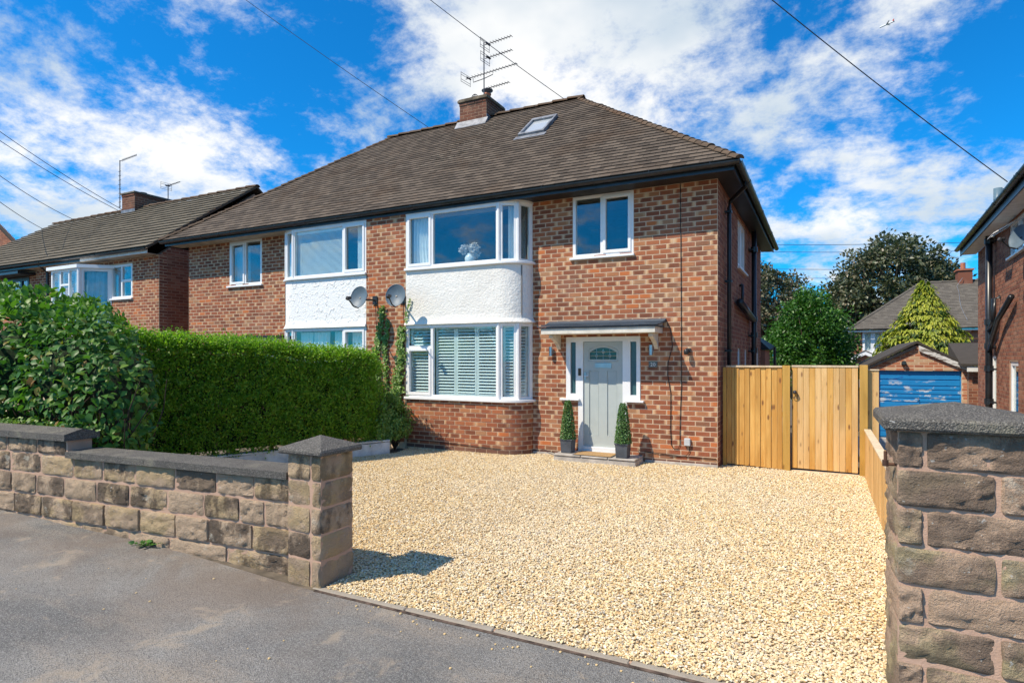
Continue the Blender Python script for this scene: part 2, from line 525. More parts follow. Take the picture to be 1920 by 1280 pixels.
m = Mat("peeling_blue_paint", 0.5, 0.4)
c = m.mix(m.noise(3, 4), (0.006, 0.17, 0.46), (0.012, 0.25, 0.58))
pk = m.noise(1.0, 4, 0.6, m.stretch(m.pos(), (3.0, 3.0, 9.0)))
hz = m.n("ShaderNodeSeparateXYZ")
m.t.links.new(m.pos(), hz.inputs[0])
band = m.math("MULTIPLY", m.step(hz.outputs[2], 0.2, 0.5), m.math("SUBTRACT", 1.0, m.step(hz.outputs[2], 0.95, 1.2)))
c = m.mix(m.math("MULTIPLY", m.step(pk, 0.57, 0.62), band), c, (0.42, 0.50, 0.60))
c = m.mix(m.math("MULTIPLY", m.step(m.noise(1.0, 4, 0.6, m.stretch(m.co("Object"), (2.2, 2.2, 7))), 0.62, 0.68), 0.8), c, (0.008, 0.05, 0.30))
m.color(c)
M_BLUE = m.m


def leaf_mat(name, stops, rough=0.45, trans=0.3, spec=0.4):
    m = Mat(name, rough, spec)
    r = m.attr()
    c = m.ramp(m.math("FRACT", m.math("ADD", r, m.math("MULTIPLY", m.orand(), 0.97))), stops)
    m.color(c)
    t = m.t
    tl = t.nodes.new("ShaderNodeBsdfTranslucent")
    mm = m.mix(1.0, c, (0.9, 1.2, 0.35), "MULTIPLY")
    t.links.new(mm, tl.inputs[0])
    mx = t.nodes.new("ShaderNodeMixShader")
    mx.inputs[0].default_value = trans
    out = [n for n in t.nodes if n.type == "OUTPUT_MATERIAL"][0]
    t.links.new(m.p.outputs[0], mx.inputs[1])
    t.links.new(tl.outputs[0], mx.inputs[2])
    t.links.new(mx.outputs[0], out.inputs[0])
    return m.m


M_LEAF_BIG = leaf_mat("broad_dark_leaf", [(0, (0.04, 0.11, 0.022)), (0.45, (0.07, 0.18, 0.03)), (0.8, (0.115, 0.24, 0.04)), (0.93, (0.20, 0.31, 0.05)), (1, (0.26, 0.13, 0.04))], 0.45, 0.34, 0.28)
M_LEAF_HEDGE = leaf_mat("privet_leaf", [(0, (0.10, 0.20, 0.02)), (0.4, (0.18, 0.34, 0.03)), (0.75, (0.28, 0.45, 0.045)), (0.90, (0.38, 0.54, 0.06)), (0.95, (0.24, 0.14, 0.06)), (1, (0.16, 0.09, 0.05))], 0.45, 0.5)
M_LEAF_IVY = leaf_mat("ivy_leaf", [(0, (0.09, 0.19, 0.03)), (0.6, (0.17, 0.29, 0.055)), (1, (0.28, 0.38, 0.10))], 0.4, 0.25)
M_LEAF_BOX = leaf_mat("box_leaf", [(0, (0.05, 0.13, 0.03)), (0.6, (0.095, 0.21, 0.055)), (1, (0.19, 0.30, 0.10))], 0.45, 0.2)
M_LEAF_TREE = leaf_mat("bright_green_leaf", [(0, (0.035, 0.11, 0.015)), (0.6, (0.065, 0.18, 0.025)), (1, (0.12, 0.25, 0.04))], 0.4, 0.3)
M_LEAF_GOLD = leaf_mat("golden_conifer_spray", [(0, (0.035, 0.075, 0.012)), (0.4, (0.10, 0.16, 0.02)), (0.8, (0.30, 0.335, 0.028)), (1, (0.48, 0.47, 0.05))], 0.5, 0.3)
M_LEAF_COPPER = leaf_mat("copper_green_leaf", [(0, (0.045, 0.062, 0.032)), (0.5, (0.085, 0.108, 0.055)), (0.85, (0.155, 0.145, 0.085)), (1, (0.21, 0.165, 0.11))], 0.4, 0.15)
M_TWIG = plain("dark_twigs", (0.045, 0.032, 0.02), 0.95, var=0.3, scale=25)
M_INNER = plain("dark_core_shade", (0.022, 0.045, 0.014), 0.95, var=0.4, scale=30)  # dark fill for the solid plant cores; inner shade put into the colour

# ------------------------------------------------------------------ mesh helpers


class MB:
    def __init__(s):
        s.v, s.f, s.uv, s.r = [], [], [], []

    def face(s, pts, uv=None, r=0.0):
        i = len(s.v)
        s.v.extend(pts)
        s.f.append(tuple(range(i, i + len(pts))))
        s.uv.extend(uv if uv else [(0.5, 0.5)] * len(pts))
        s.r.append(r)

    def hexa(s, b, t, r=0.0, skip=()):
        """b, t: four bottom and four top corners, counter-clockwise from above."""
        i = len(s.v)
        s.v.extend(list(b) + list(t))
        fs = {"b": (3, 2, 1, 0), "t": (4, 5, 6, 7), "0": (0, 1, 5, 4), "1": (1, 2, 6, 5), "2": (2, 3, 7, 6), "3": (3, 0, 4, 7)}
        for k, f in fs.items():
            if k in skip:
                continue
            s.f.append(tuple(i + j for j in f))
            s.uv.extend([(0.5, 0.5)] * 4)
            s.r.append(r)

    def box(s, x0, x1, y0, y1, z0, z1, r=0.0):
        s.hexa([(x0, y0, z0), (x1, y0, z0), (x1, y1, z0), (x0, y1, z0)], [(x0, y0, z1), (x1, y0, z1), (x1, y1, z1), (x0, y1, z1)], r)

    def fbox(s, fm, s0, s1, z0, z1, d0, d1, r=0.0):
        """box in a wall frame (s along, z up, d outwards), d1 the outer face."""
        s.hexa([fm(s0, z0, d1), fm(s1, z0, d1), fm(s1, z0, d0), fm(s0, z0, d0)], [fm(s0, z1, d1), fm(s1, z1, d1), fm(s1, z1, d0), fm(s0, z1, d0)], r)

    def brick(s, fm, a, b, z0, z1, d, r, ua=0.0, ub=1.0, seg=1):
        if seg > 1:
            for i in range(seg):
                p, q = a + (b - a) * i / seg, a + (b - a) * (i + 1) / seg
                s.brick(fm, p, q, z0, z1, d, r, ua + (ub - ua) * i / seg, ua + (ub - ua) * (i + 1) / seg)
            return
        P = fm(a, z0, d), fm(b, z0, d), fm(b, z1, d), fm(a, z1, d)
        Q = fm(a, z0, -0.01), fm(b, z0, -0.01), fm(b, z1, -0.01), fm(a, z1, -0.01)
        s.face(P, [(ua, 0), (ub, 0), (ub, 1), (ua, 1)], r)
        s.face((Q[0], Q[1], P[1], P[0]), [(ua, 0), (ub, 0), (ub, 0), (ua, 0)], r)
        s.face((P[3], P[2], Q[2], Q[3]), [(ua, 1), (ub, 1), (ub, 1), (ua, 1)], r)
        s.face((Q[0], P[0], P[3], Q[3]), [(ua, .5)] * 4, r)
        s.face((P[1], Q[1], Q[2], P[2]), [(ub, .5)] * 4, r)

    def slab(s, fm, s0, s1, z0, z1, holes, d0, d1):
        """wall plate between depths d0 (back) and d1 (front) with rectangular holes."""
        S = sorted({s0, s1} | {min(max(h[i], s0), s1) for h in holes for i in (0, 1)})
        Z = sorted({z0, z1} | {min(max(h[i], z0), z1) for h in holes for i in (2, 3)})
        S = [v for i, v in enumerate(S) if i == 0 or v - S[i - 1] > 1e-5]
        Z = [v for i, v in enumerate(Z) if i == 0 or v - Z[i - 1] > 1e-5]

        def solid(i, j):
            if not (0 <= i < len(S) - 1 and 0 <= j < len(Z) - 1):
                return False
            cs, cz = (S[i] + S[i + 1]) / 2, (Z[j] + Z[j + 1]) / 2
            return not any(h[0] < cs < h[1] and h[2] < cz < h[3] for h in holes)
        for i in range(len(S) - 1):
            for j in range(len(Z) - 1):
                if not solid(i, j):
                    continue
                a, b, c, e = S[i], S[i + 1], Z[j], Z[j + 1]
                s.face((fm(a, c, d1), fm(b, c, d1), fm(b, e, d1), fm(a, e, d1)))
                s.face((fm(b, c, d0), fm(a, c, d0), fm(a, e, d0), fm(b, e, d0)))
                if not solid(i, j - 1):
                    s.face((fm(a, c, d0), fm(b, c, d0), fm(b, c, d1), fm(a, c, d1)))
                if not solid(i, j + 1):
                    s.face((fm(a, e, d1), fm(b, e, d1), fm(b, e, d0), fm(a, e, d0)))
                if not solid(i - 1, j):
                    s.face((fm(a, c, d0), fm(a, c, d1), fm(a, e, d1), fm(a, e, d0)))
                if not solid(i + 1, j):
                    s.face((fm(b, c, d1), fm(b, c, d0), fm(b, e, d0), fm(b, e, d1)))

    def tube(s, pts, r, n=8, r2=None, caps=True, rv=0.0):
        pts = [Vector(p) for p in pts]
        rings = []
        for i, p in enumerate(pts):
            a = pts[max(i - 1, 0)]
            b = pts[min(i + 1, len(pts) - 1)]
            d = (b - a).normalized()
            u = d.cross(Vector((0, 0, 1)) if abs(d.z) < 0.9 else Vector((1, 0, 0))).normalized()
            w = d.cross(u)
            rr = r if r2 is None else r + (r2 - r) * i / (len(pts) - 1)
            base = len(s.v)
            for k in range(n):
                an = 2 * math.pi * k / n
                s.v.append(tuple(p + u * math.cos(an) * rr + w * math.sin(an) * rr))
            rings.append(base)
        for a, b in zip(rings, rings[1:]):
            for k in range(n):
                s.f.append((a + k, a + (k + 1) % n, b + (k + 1) % n, b + k))
                s.uv.extend([(0.5, 0.5)] * 4)
                s.r.append(rv)
        if caps:
            for base, rev in ((rings[0], True), (rings[-1], False)):
                q = [base + k for k in range(n)]
                s.f.append(tuple(q[::-1] if rev else q))
                s.uv.extend([(0.5, 0.5)] * n)
                s.r.append(rv)

    def lathe(s, prof, c, n=16, rv=0.0):
        """prof: (radius, z) pairs from the bottom up."""
        base = len(s.v)
        for r, z in prof:
            for k in range(n):
                a = 2 * math.pi * k / n
                s.v.append((c[0] + r * math.cos(a), c[1] + r * math.sin(a), c[2] + z))
        for i in range(len(prof) - 1):
            for k in range(n):
                a = base + i * n
                s.f.append((a + k, a + (k + 1) % n, a + n + (k + 1) % n, a + n + k))
                s.uv.extend([(0.5, 0.5)] * 4)
                s.r.append(rv)

    def prism(s, poly, fa, fb, r=0.0):
        """poly of 2-d points mapped by fa (one end) and fb (the other)."""
        A = [fa(*p) for p in poly]
        B = [fb(*p) for p in poly]
        s.face(A[::-1], r=r)
        s.face(B, r=r)
        n = len(poly)
        for i in range(n):
            j = (i + 1) % n
            s.face((A[i], A[j], B[j], B[i]), r=r)

    def mesh(s, name, mat, smooth=False):
        me = bpy.data.meshes.new(name)
        me.from_pydata(s.v, [], s.f)
        uvl = me.uv_layers.new(name="UVMap")
        uvl.data.foreach_set("uv", np.array(s.uv, dtype=np.float32).ravel())
        at = me.attributes.new("rnd", "FLOAT", "FACE")
        at.data.foreach_set("value", np.array(s.r, dtype=np.float32))
        me.materials.append(mat)
        if smooth:
            me.polygons.foreach_set("use_smooth", [True] * len(me.polygons))
        me.update()
        return me

    def build(s, name, mat, parent=None, smooth=False, bevel=0.0, label=None, kind=None, weld=False):
        me = s.mesh(name, mat, smooth)
        if weld:
            bm = bmesh.new()
            bm.from_mesh(me)
            bmesh.ops.remove_doubles(bm, verts=bm.verts, dist=1e-4)
            bmesh.ops.recalc_face_normals(bm, faces=bm.faces)
            bm.to_mesh(me)
            bm.free()
            if smooth:
                me.set_sharp_from_angle(angle=math.radians(35))
        o = link(name, me, parent)
        if bevel:
            b = o.modifiers.new("bevel", "BEVEL")
            b.width = bevel
            b.segments = 1
            b.limit_method = "ANGLE"
        if label:
            o["label"] = label
        if kind:
            o["kind"] = kind
        return o


def link(name, me, parent=None, matrix=None):
    o = bpy.data.objects.new(name, me)
    COL.objects.link(o)
    if matrix is not None:
        o.matrix_basis = matrix
    if parent is not None:
        o.parent = parent
        if parent.type == "EMPTY":
            o.matrix_parent_inverse = Matrix.Translation(-Vector(parent.location))
    return o


def thing(name, label, cat, loc, group=None):
    o = bpy.data.objects.new(name, None)
    COL.objects.link(o)
    o.location = loc
    o.empty_display_size = 0.2
    return tag(o, label, cat, group)


def tag(o, label, cat, group=None):
    o["label"] = label
    o["category"] = cat
    if group:
        o["group"] = group
    return o


def seg(p, q):
    p, q = Vector(p), Vector(q)
    u = (q - p).normalized()
    nx, ny = u.y, -u.x
    return (lambda s, z, d: (p.x + u.x * s + nx * d, p.y + u.y * s + ny * d, z)), (q - p).length


def path_map(pts):
    P = [Vector(p) for p in pts]
    L = [0.0]
    for a, b in zip(P, P[1:]):
        L.append(L[-1] + (b - a).length)
    # vertex normals for a smooth offset
    N = []
    for i in range(len(P)):
        a, b = P[max(i - 1, 0)], P[min(i + 1, len(P) - 1)]
        u = (b - a).normalized()
        N.append(Vector((u.y, -u.x)))

    def fm(s, z, d):
        for i in range(len(P) - 1):
            if s <= L[i + 1] or i == len(P) - 2:
                t = (s - L[i]) / (L[i + 1] - L[i])
                c = P[i].lerp(P[i + 1], t)
                n = N[i].lerp(N[i + 1], t).normalized()
                return (c.x + n.x * d, c.y + n.y * d, z)
    return fm, L[-1], L


def fast_mesh(name, V, quads, mat, rnd=None, smooth=False):
    """V (n,3) vertices, quads (m,k) faces, rnd (m) value per face."""
    me = bpy.data.meshes.new(name)
    k = quads.shape[1]
    me.vertices.add(len(V))
    me.vertices.foreach_set("co", np.ascontiguousarray(V, dtype=np.float32).ravel())
    me.loops.add(quads.size)
    me.loops.foreach_set("vertex_index", np.ascontiguousarray(quads, dtype=np.int32).ravel())
    me.polygons.add(len(quads))
    me.polygons.foreach_set("loop_start", np.arange(0, quads.size, k, dtype=np.int32))
    if rnd is not None:
        at = me.attributes.new("rnd", "FLOAT", "FACE")
        at.data.foreach_set("value", rnd.astype(np.float32))
    if smooth:
        me.polygons.foreach_set("use_smooth", np.ones(len(quads), dtype=bool))
    me.materials.append(mat)
    me.update(calc_edges=True)
    me.validate()
    return me


LEAF_SMALL = (np.array([(0, 0, 0), (0.45, -0.5, 0.10), (1, 0, -0.06), (0.45, 0.5, 0.10)]), np.array([(0, 1, 2), (0, 2, 3)]))
LEAF_BIG = (np.array([(0, 0, 0), (0.30, -0.46, 0.07), (0.65, -0.36, 0.04), (1, 0, -0.16), (0.65, 0.36, 0.04), (0.30, 0.46, 0.07), (0.35, 0, 0.0), (0.7, 0, -0.04)]),
            np.array([(0, 1, 6), (1, 2, 6), (2, 7, 6), (2, 3, 7), (3, 4, 7), (4, 6, 7), (4, 5, 6), (5, 0, 6)]))


def unit(a):
    return a / np.maximum(np.linalg.norm(a, axis=1, keepdims=True), 1e-9)


def scatter(name, P, T, N, L, W, shape, mat, rnd):
    """one mesh of leaves: P base points, T leaf direction, N leaf normal, L length, W width."""
    T = unit(T)
    B = unit(np.cross(N, T))
    N = np.cross(T, B)
    sv, sf = shape
    n, k = len(P), len(sv)
    V = (P[:, None, :] + sv[None, :, 0, None] * (T * L[:, None])[:, None, :] + sv[None, :, 1, None] * (B * W[:, None])[:, None, :]
         + sv[None, :, 2, None] * (N * L[:, None])[:, None, :])
    F = (sf[None, :, :] + (np.arange(n) * k)[:, None, None]).reshape(-1, 3)
    return fast_mesh(name, V.reshape(-1, 3), F, mat, np.repeat(rnd, len(sf)))


def rand_dirs(n):
    return unit(rng.normal(size=(n, 3)))


R = random.random
U = random.uniform

# ------------------------------------------------------------------ ground, pavement, gravel


def ground_h(x, y):
    h = -0.035
    if y > 11.6:
        h -= min((y - 11.6) * 0.06, 1.6)
    return h


def grid_mesh(xs, ys, hf):
    V, F = [], []
    for y in ys:
        for x in xs:
            V.append((x, y, hf(x, y)))
    n = len(xs)
    for j in range(len(ys) - 1):
        for i in range(n - 1):
            a = j * n + i
            F.append((a, a + 1, a + n + 1, a + n))
    return V, F


mb = MB()
mb.v, mb.f = grid_mesh([-600, -150, -60, -30, -15, -8, -4, -1, 1, 4, 8, 15, 30, 60, 150, 600], [-400, -60, -20, -8, 0, 3.5, 6, 9, 11.6, 14, 18, 22, 30, 40, 60, 120, 400, 900], ground_h)
mb.uv = [(0, 0)] * (4 * len(mb.f))
mb.r = [0] * len(mb.f)
mb.build("ground", M_EARTH, kind="structure")


def pave_h(x, y):
    t = max(0.0, -3.7 - x)
    return min(0.045 * t, 0.36) - 0.002 * y + 0.006 * noise.noise((x * 1.1, y * 1.1, 0.3)) + 0.004


mb = MB()
xs = [-26 + i * 0.5 for i in range(72)]
ys = [-6 + i * 0.5 for i in range(19)] + [3.36, 3.44]
mb.v, mb.f = grid_mesh(xs, ys, pave_h)
n0 = len(mb.f)
mb.uv = [(0, 0)] * (4 * n0)
mb.r = [0] * n0
mb.build("pavement", M_ASPHALT, kind="structure", smooth=True)
# strip of the pavement that runs under the garden wall
mb = MB()
mb.v, mb.f = grid_mesh([x for x in xs if x < -3.2], [3.44, 3.6, 3.8], pave_h)
mb.uv = [(0, 0)] * (4 * len(mb.f))
mb.r = [0] * len(mb.f)
mb.build("verge", M_EARTH, kind="structure")

mb = MB()
mb.v, mb.f = grid_mesh([.62, 1.4, 2.3, 3.14], [4.08, 6, 9, 11.2, 11.6, 14, 16, 18, 19.8, 21.35], lambda x, y: ground_h(x, y) + .012)
mb.uv = [(0, 0)] * (4 * len(mb.f))
mb.r = [0] * len(mb.f)
mb.build("driveway", plain("worn_concrete_drive", (0.34, 0.31, 0.27), 0.9, var=.15, scale=2.5), kind="structure")

kerb = MB()
kerb.box(-3.46, 0.30, 3.49, 3.52, -0.1, -0.004)
kerb = kerb.build("kerb", M_MORTAR_PINK, kind="structure")
x = -3.56
i = 0
for ln in (0.90, 0.72, 0.92, 0.90, 0.46):
    mb = MB()
    dz = U(-0.004, 0.004)
    mb.hexa([(x + .004, 3.462 + U(-.004, .004), -.1), (x + ln - .004, 3.462 + U(-.004, .004), -.1), (x + ln - .004, 3.535, -.1), (x + .004, 3.535, -.1)],
            [(x + .004, 3.468 + U(-.004, .004), .004 + dz), (x + ln - .004, 3.468 + U(-.004, .004), .004 + dz), (x + ln - .004, 3.525, .006 + dz), (x + .004, 3.525, .006 + dz)])
    mb.build("edging_stone", M_EDGING, kerb, bevel=0.008)
    x += ln
mb = MB()
mb.box(-3.5, 0.3, 3.43, 3.455, -0.02, 0.0035)
mb.build("joint_strip", plain("dirt_filled_joint", (0.11, 0.075, 0.055), 0.95, var=0.4, scale=14), kerb)

gv = [(-3.45, 3.51), (0.31, 3.51), (0.31, 4.06), (0.545, 4.06), (0.545, 10.62), (-1.5, 10.62), (-1.53, 10.25), (-4.7, 10.25), (-7.5, 10.25), (-7.15, 9.1), (-8.2, 6.7), (-9.0, 4.8), (-9.0, 3.75), (-3.86, 3.86), (-3.47, 3.85)]
mb = MB()
mb.face([(a, b, 0.0) for a, b in gv])
me = mb.mesh("gravel_bed", M_GBED)
bm = bmesh.new()
bm.from_mesh(me)
bmesh.ops.triangulate(bm, faces=bm.faces)
bm.to_mesh(me)
bm.free()
gb = link("gravel_bed", me)
gb["kind"] = "structure"


def gravel_nodes():
    ng = bpy.data.node_groups.new("loose_gravel", "GeometryNodeTree")
    ng.interface.new_socket("Geometry", in_out="INPUT", socket_type="NodeSocketGeometry")
    ng.interface.new_socket("Geometry", in_out="OUTPUT", socket_type="NodeSocketGeometry")
    N = ng.nodes.new
    L = ng.links.new
    gi, go = N("NodeGroupInput"), N("NodeGroupOutput")
    dp = N("GeometryNodeDistributePointsOnFaces")
    pos = N("GeometryNodeInputPosition")
    ln = N("ShaderNodeVectorMath")
    ln.operation = "LENGTH"
    mr = N("ShaderNodeMapRange")
    mr.inputs["From Min"].default_value = 3.5
    mr.inputs["From Max"].default_value = 11.0
    mr.inputs["To Min"].default_value = 7400
    mr.inputs["To Max"].default_value = 2300
    L(pos.outputs[0], ln.inputs[0])
    L(ln.outputs["Value"], mr.inputs["Value"])
    L(gi.outputs[0], dp.inputs["Mesh"])
    L(mr.outputs[0], dp.inputs["Density"])
    join = N("GeometryNodeGeometryToInstance")
    for k in range(5):
        ico = N("GeometryNodeMeshIcoSphere")
        ico.inputs["Radius"].default_value = 1.0
        ico.inputs["Subdivisions"].default_value = 2
        sp = N("GeometryNodeSetPosition")
        nt = N("ShaderNodeTexNoise")
        nt.noise_dimensions = "4D"
        nt.inputs["W"].default_value = k * 3.7
        nt.inputs["Scale"].default_value = 0.9
        nt.inputs["Detail"].default_value = 1
        sub = N("ShaderNodeVectorMath")
        sub.operation = "SUBTRACT"
        sub.inputs[1].default_value = (0.5, 0.5, 0.5)
        mul = N("ShaderNodeVectorMath")
        mul.operation = "SCALE"
        mul.inputs["Scale"].default_value = 2.7
        L(nt.outputs["Color"], sub.inputs[0])
        L(sub.outputs[0], mul.inputs[0])
        L(mul.outputs[0], sp.inputs["Offset"])
        L(ico.outputs[0], sp.inputs["Geometry"])
        L(sp.outputs[0], join.inputs[0])
    sm = N("GeometryNodeSetMaterial")
    sm.inputs["Material"].default_value = M_PEBBLE
    L(join.outputs[0], sm.inputs["Geometry"])
    iop = N("GeometryNodeInstanceOnPoints")
    iop.inputs["Pick Instance"].default_value = True
    rr = N("FunctionNodeRandomValue")
    rr.data_type = "FLOAT_VECTOR"
    rr.inputs[0].default_value = (-0.45, -0.45, 0)
    rr.inputs[1].default_value = (0.45, 0.45, 6.28)
    rs = N("FunctionNodeRandomValue")
    rs.data_type = "FLOAT_VECTOR"
    rs.inputs[0].default_value = (0.005, 0.0042, 0.0027)
    rs.inputs[1].default_value = (0.0125, 0.0092, 0.0058)
    rs.inputs["Seed"].default_value = 5
    L(dp.outputs["Points"], iop.inputs["Points"])
    L(sm.outputs[0], iop.inputs["Instance"])
    L(rr.outputs[0], iop.inputs["Rotation"])
    L(rs.outputs[0], iop.inputs["Scale"])
    off = N("GeometryNodeTranslateInstances")
    ro = N("FunctionNodeRandomValue")
    ro.data_type = "FLOAT_VECTOR"
    ro.inputs[0].default_value = (0, 0, 0.0)
    ro.inputs[1].default_value = (0, 0, 0.013)
    ro.inputs["Seed"].default_value = 9
    L(iop.outputs[0], off.inputs["Instances"])
    L(ro.outputs[0], off.inputs["Translation"])
    off.inputs["Local Space"].default_value = False
    L(off.outputs[0], go.inputs[0])
    return ng


mb = MB()
mb.face([(a, b, 0.004) for a, b in gv])
me = mb.mesh("gravel", M_PEBBLE)
bm = bmesh.new()
bm.from_mesh(me)
bmesh.ops.triangulate(bm, faces=bm.faces)
bm.to_mesh(me)
bm.free()
gr = link("gravel", me)
gr["kind"] = "stuff"
gr["label"] = "loose buff and white gravel covering the front drive"
md = gr.modifiers.new("pebbles", "NODES")
md.node_group = gravel_nodes()
#PART2

# a few stones kicked out on to the pavement
mb = MB()
for k in range(70):
    px_, py_ = U(-3.3, .25), 3.43 - abs(random.gauss(0, .10)) if R() < .7 else U(2.3, 3.4)
    if R() < .12:
        px_, py_ = U(-6, -3.4), U(2.2, 3.2)
    rr_ = U(.004, .011)
    zz_ = pave_h(px_, py_)
    mb.lathe([(0, 0), (rr_, rr_ * .3), (rr_ * .8, rr_ * .9), (0, rr_ * 1.1)], (px_, py_, zz_), 6, R())
o_ = mb.build("stray_gravel", M_PEBBLE, kind="stuff")
o_["label"] = "a few loose pebbles scattered on the pavement along the edging"
# ------------------------------------------------------------------ house walls: bricks

BRL, BRH = 0.235, 0.0822


def lay_bricks(mb, fm, s0, s1, z0, z1, holes, proud=0.0035, want=None, L=BRL, H=BRH, start=0.0, joint=0.0155, tone=None, seg=1):
    """stretcher bond; full bricks for which want(fm point) is true are returned as (s, z) instead of being joined in."""
    single = []
    k = 0
    z = z0
    while z < z1 - 0.02:
        zt = min(z + H, z1)
        zc = (z + zt) / 2
        ivs = [(s0, s1)]
        for h in holes:
            if h[2] < zc < h[3]:
                nx = []
                for a, b in ivs:
                    if h[1] <= a or h[0] >= b:
                        nx.append((a, b))
                    else:
                        if h[0] > a:
                            nx.append((a, h[0]))
                        if h[1] < b:
                            nx.append((h[1], b))
                ivs = nx
        for a, b in ivs:
            s = math.floor((a - start) / L) * L + start + (0.5 * L if k % 2 else 0) - L
            while s < b:
                p, q = max(s, a) + joint / 2, min(s + L, b) - joint / 2
                full = s >= a - 1e-4 and s + L <= b + 1e-4
                if q - p > 0.025:
                    if full and zt - z > H * 0.98 and want is not None and want(s + L / 2, zc):
                        single.append((s + L / 2, zc))
                    else:
                        ua, ub = (p - s) / L, (q - s) / L
                        mb.brick(fm, p, q, z + joint / 2, zt - joint / 2, proud + U(-0.001, 0.001), R() if tone is None else tone(), ua, ub, seg)
                s += L
        z += H
        k += 1
    return single


def brick_variants(mat, n=14, L=BRL, H=BRH, proud=0.0035, joint=0.0155):
    out = []
    idf = lambda s, z, d: (s, -d, z)
    for i in range(n):
        mb = MB()
        mb.brick(idf, -L / 2 + joint / 2, L / 2 - joint / 2, -H / 2 + joint / 2, H / 2 - joint / 2, proud, (i + 0.5) / n)
        out.append(mb.mesh("brick", mat))
    return out


# ------------------------------------------------------------------ roof tiles


def tile_box(mb, o, u, w, n, a, b, v0, gauge, th, lift, r, jit=0.002):
    """one tile on a roof plane: o origin, u along the eaves, w up the slope, n outwards."""
    P = lambda s, v, h: tuple(o + u * s + w * v + n * h)
    l0, l1 = lift + U(-jit, jit), lift + U(-jit, jit)
    v1 = v0 + gauge * 1.15
    e = U(-0.004, 0.004)
    mb.hexa([P(a, v0 + e, l0 - th), P(b, v0 + e, l1 - th), P(b, v1, -th * .3), P(a, v1, -th * .3)], [P(a, v0 + e, l0), P(b, v0 + e, l1), P(b, v1, th * .5), P(a, v1, th * .5)], r, skip=("b", "2"))


def tile_roof(o, u, w, n, length, rows, uL, uR, wid, gauge, th, lift, near=None, count=0, v_start=0.0, hole=None):
    """returns (joined MB, list of individual tiles as (a, b, v))."""
    allt = []
    for k in range(rows):
        v = v_start + k * gauge
        lo, hi = uL(v + gauge * .5), uR(v + gauge * .5)
        s = math.floor(lo / wid) * wid + (wid / 2 if k % 2 else 0) - wid
        while s < hi:
            a, b = max(s, lo), min(s + wid, hi)
            c = (a + b) / 2
            if b - a > 0.04 and not (hole and hole[0] < c < hole[1] and hole[2] < v + gauge / 2 < hole[3]):
                allt.append((a + 0.002, b - 0.002, v, (b - a) > wid * 0.98))
            s += wid
    ind = []
    if near is not None and count:
        full = [t for t in allt if t[3]]
        full.sort(key=lambda t: (o + u * ((t[0] + t[1]) / 2) + w * t[2] - near).length)
        ind = full[:count]
        chosen = set(ind)
        allt = [t for t in allt if t not in chosen]
    mb = MB()
    for a, b, v, _ in allt:
        tile_box(mb, o, u, w, n, a, b, v, gauge, th, lift, R())
    return mb, ind


def place_tiles(ind, o, u, w, n, wid, gauge, th, lift, mat, parent, nvar=10):
    var = []
    for i in range(nvar):
        mb = MB()
        tile_box(mb, Vector((0, 0, 0)), Vector((1, 0, 0)), Vector((0, 1, 0)), Vector((0, 0, 1)), -wid / 2 + .002, wid / 2 - .002, 0, gauge, th, lift, (i + .5) / nvar)
        var.append(mb.mesh("tile", mat))
    rot = Matrix((u, w, n)).transposed().to_4x4()
    for a, b, v, _ in ind:
        p = o + u * ((a + b) / 2) + w * v
        link("tile", random.choice(var), parent, Matrix.Translation(p) @ rot)


def half_pipe_tiles(mb_list_parent, name, p, q, n, ln, rad, mat, parent, up, sag=0.45, overlap=0.02):
    """half-round ridge or hip tiles from p to q, each an object of its own."""
    p, q = Vector(p), Vector(q)
    d = (q - p)
    L = d.length
    d.normalize()
    side = d.cross(up).normalized()
    upv = side.cross(d).normalized()
    cnt = max(1, int(round(L / ln)))
    st = L / cnt
    for k in range(cnt):
        mb = MB()
        a, b = p + d * (k * st), p + d * ((k + 1) * st + overlap)
        rr = rad * U(0.96, 1.05)
        j = U(-.008, .008)
        ra, rb = [], []
        for i in range(8):
            an = math.pi * (i / 7) * 0.86 + math.pi * 0.07
            off = side * math.cos(an) * rr + upv * (math.sin(an) * rr * 0.9 - rr * sag)
            ra.append(tuple(a + off + upv * (0.022 + j)))
            rb.append(tuple(b + off * 0.93 + upv * j * .5))
        for i in range(7):
            mb.face((ra[i], ra[i + 1], rb[i + 1], rb[i]), r=R())
        mb.face([ra[i] for i in range(8)][::-1], r=R())
        mb.build(name, mat, parent)


# ------------------------------------------------------------------ windows


def window(parent, fm, s0, s1, z0, z1, lights, fw=0.05, d=0.0, dep=0.07, mat=None, sill=None, label=None, shade=None):
    """lights: (s0, s1, z0, z1, opening?) clear rectangles of the outer frame. Parts: window > pane, sash, sill."""
    mat = mat or M_WHITE
    mb = MB()
    mb.slab(fm, s0, s1, z0, z1, [l[:4] for l in lights], d - dep, d)
    w = mb.build("window", mat, parent, bevel=0.004, weld=True, label=label)
    for l in lights:
        a, b, c, e, op = l
        if op:
            mb = MB()
            mb.slab(fm, a - 0.012, b + 0.012, c - 0.012, e + 0.012, [(a + .042, b - .042, c + .042, e - .042)], d - 0.05, d + 0.016)
            mb.build("sash", mat, w, bevel=0.005, weld=True)
            a, b, c, e = a + .04, b - .04, c + .04, e - .04
        mb = MB()
        mb.fbox(fm, a - .004, b + .004, c - .004, e + .004, d - .036, d - .030)
        mb.build("pane", M_GLASS, w)
    if sill:
        mb = MB()
        mb.fbox(fm, sill[0], sill[1], z0 - sill[2], z0 - 0.002, d - 0.05, d + sill[3])
        mb.build("sill", mat, w, bevel=0.006)
    return w


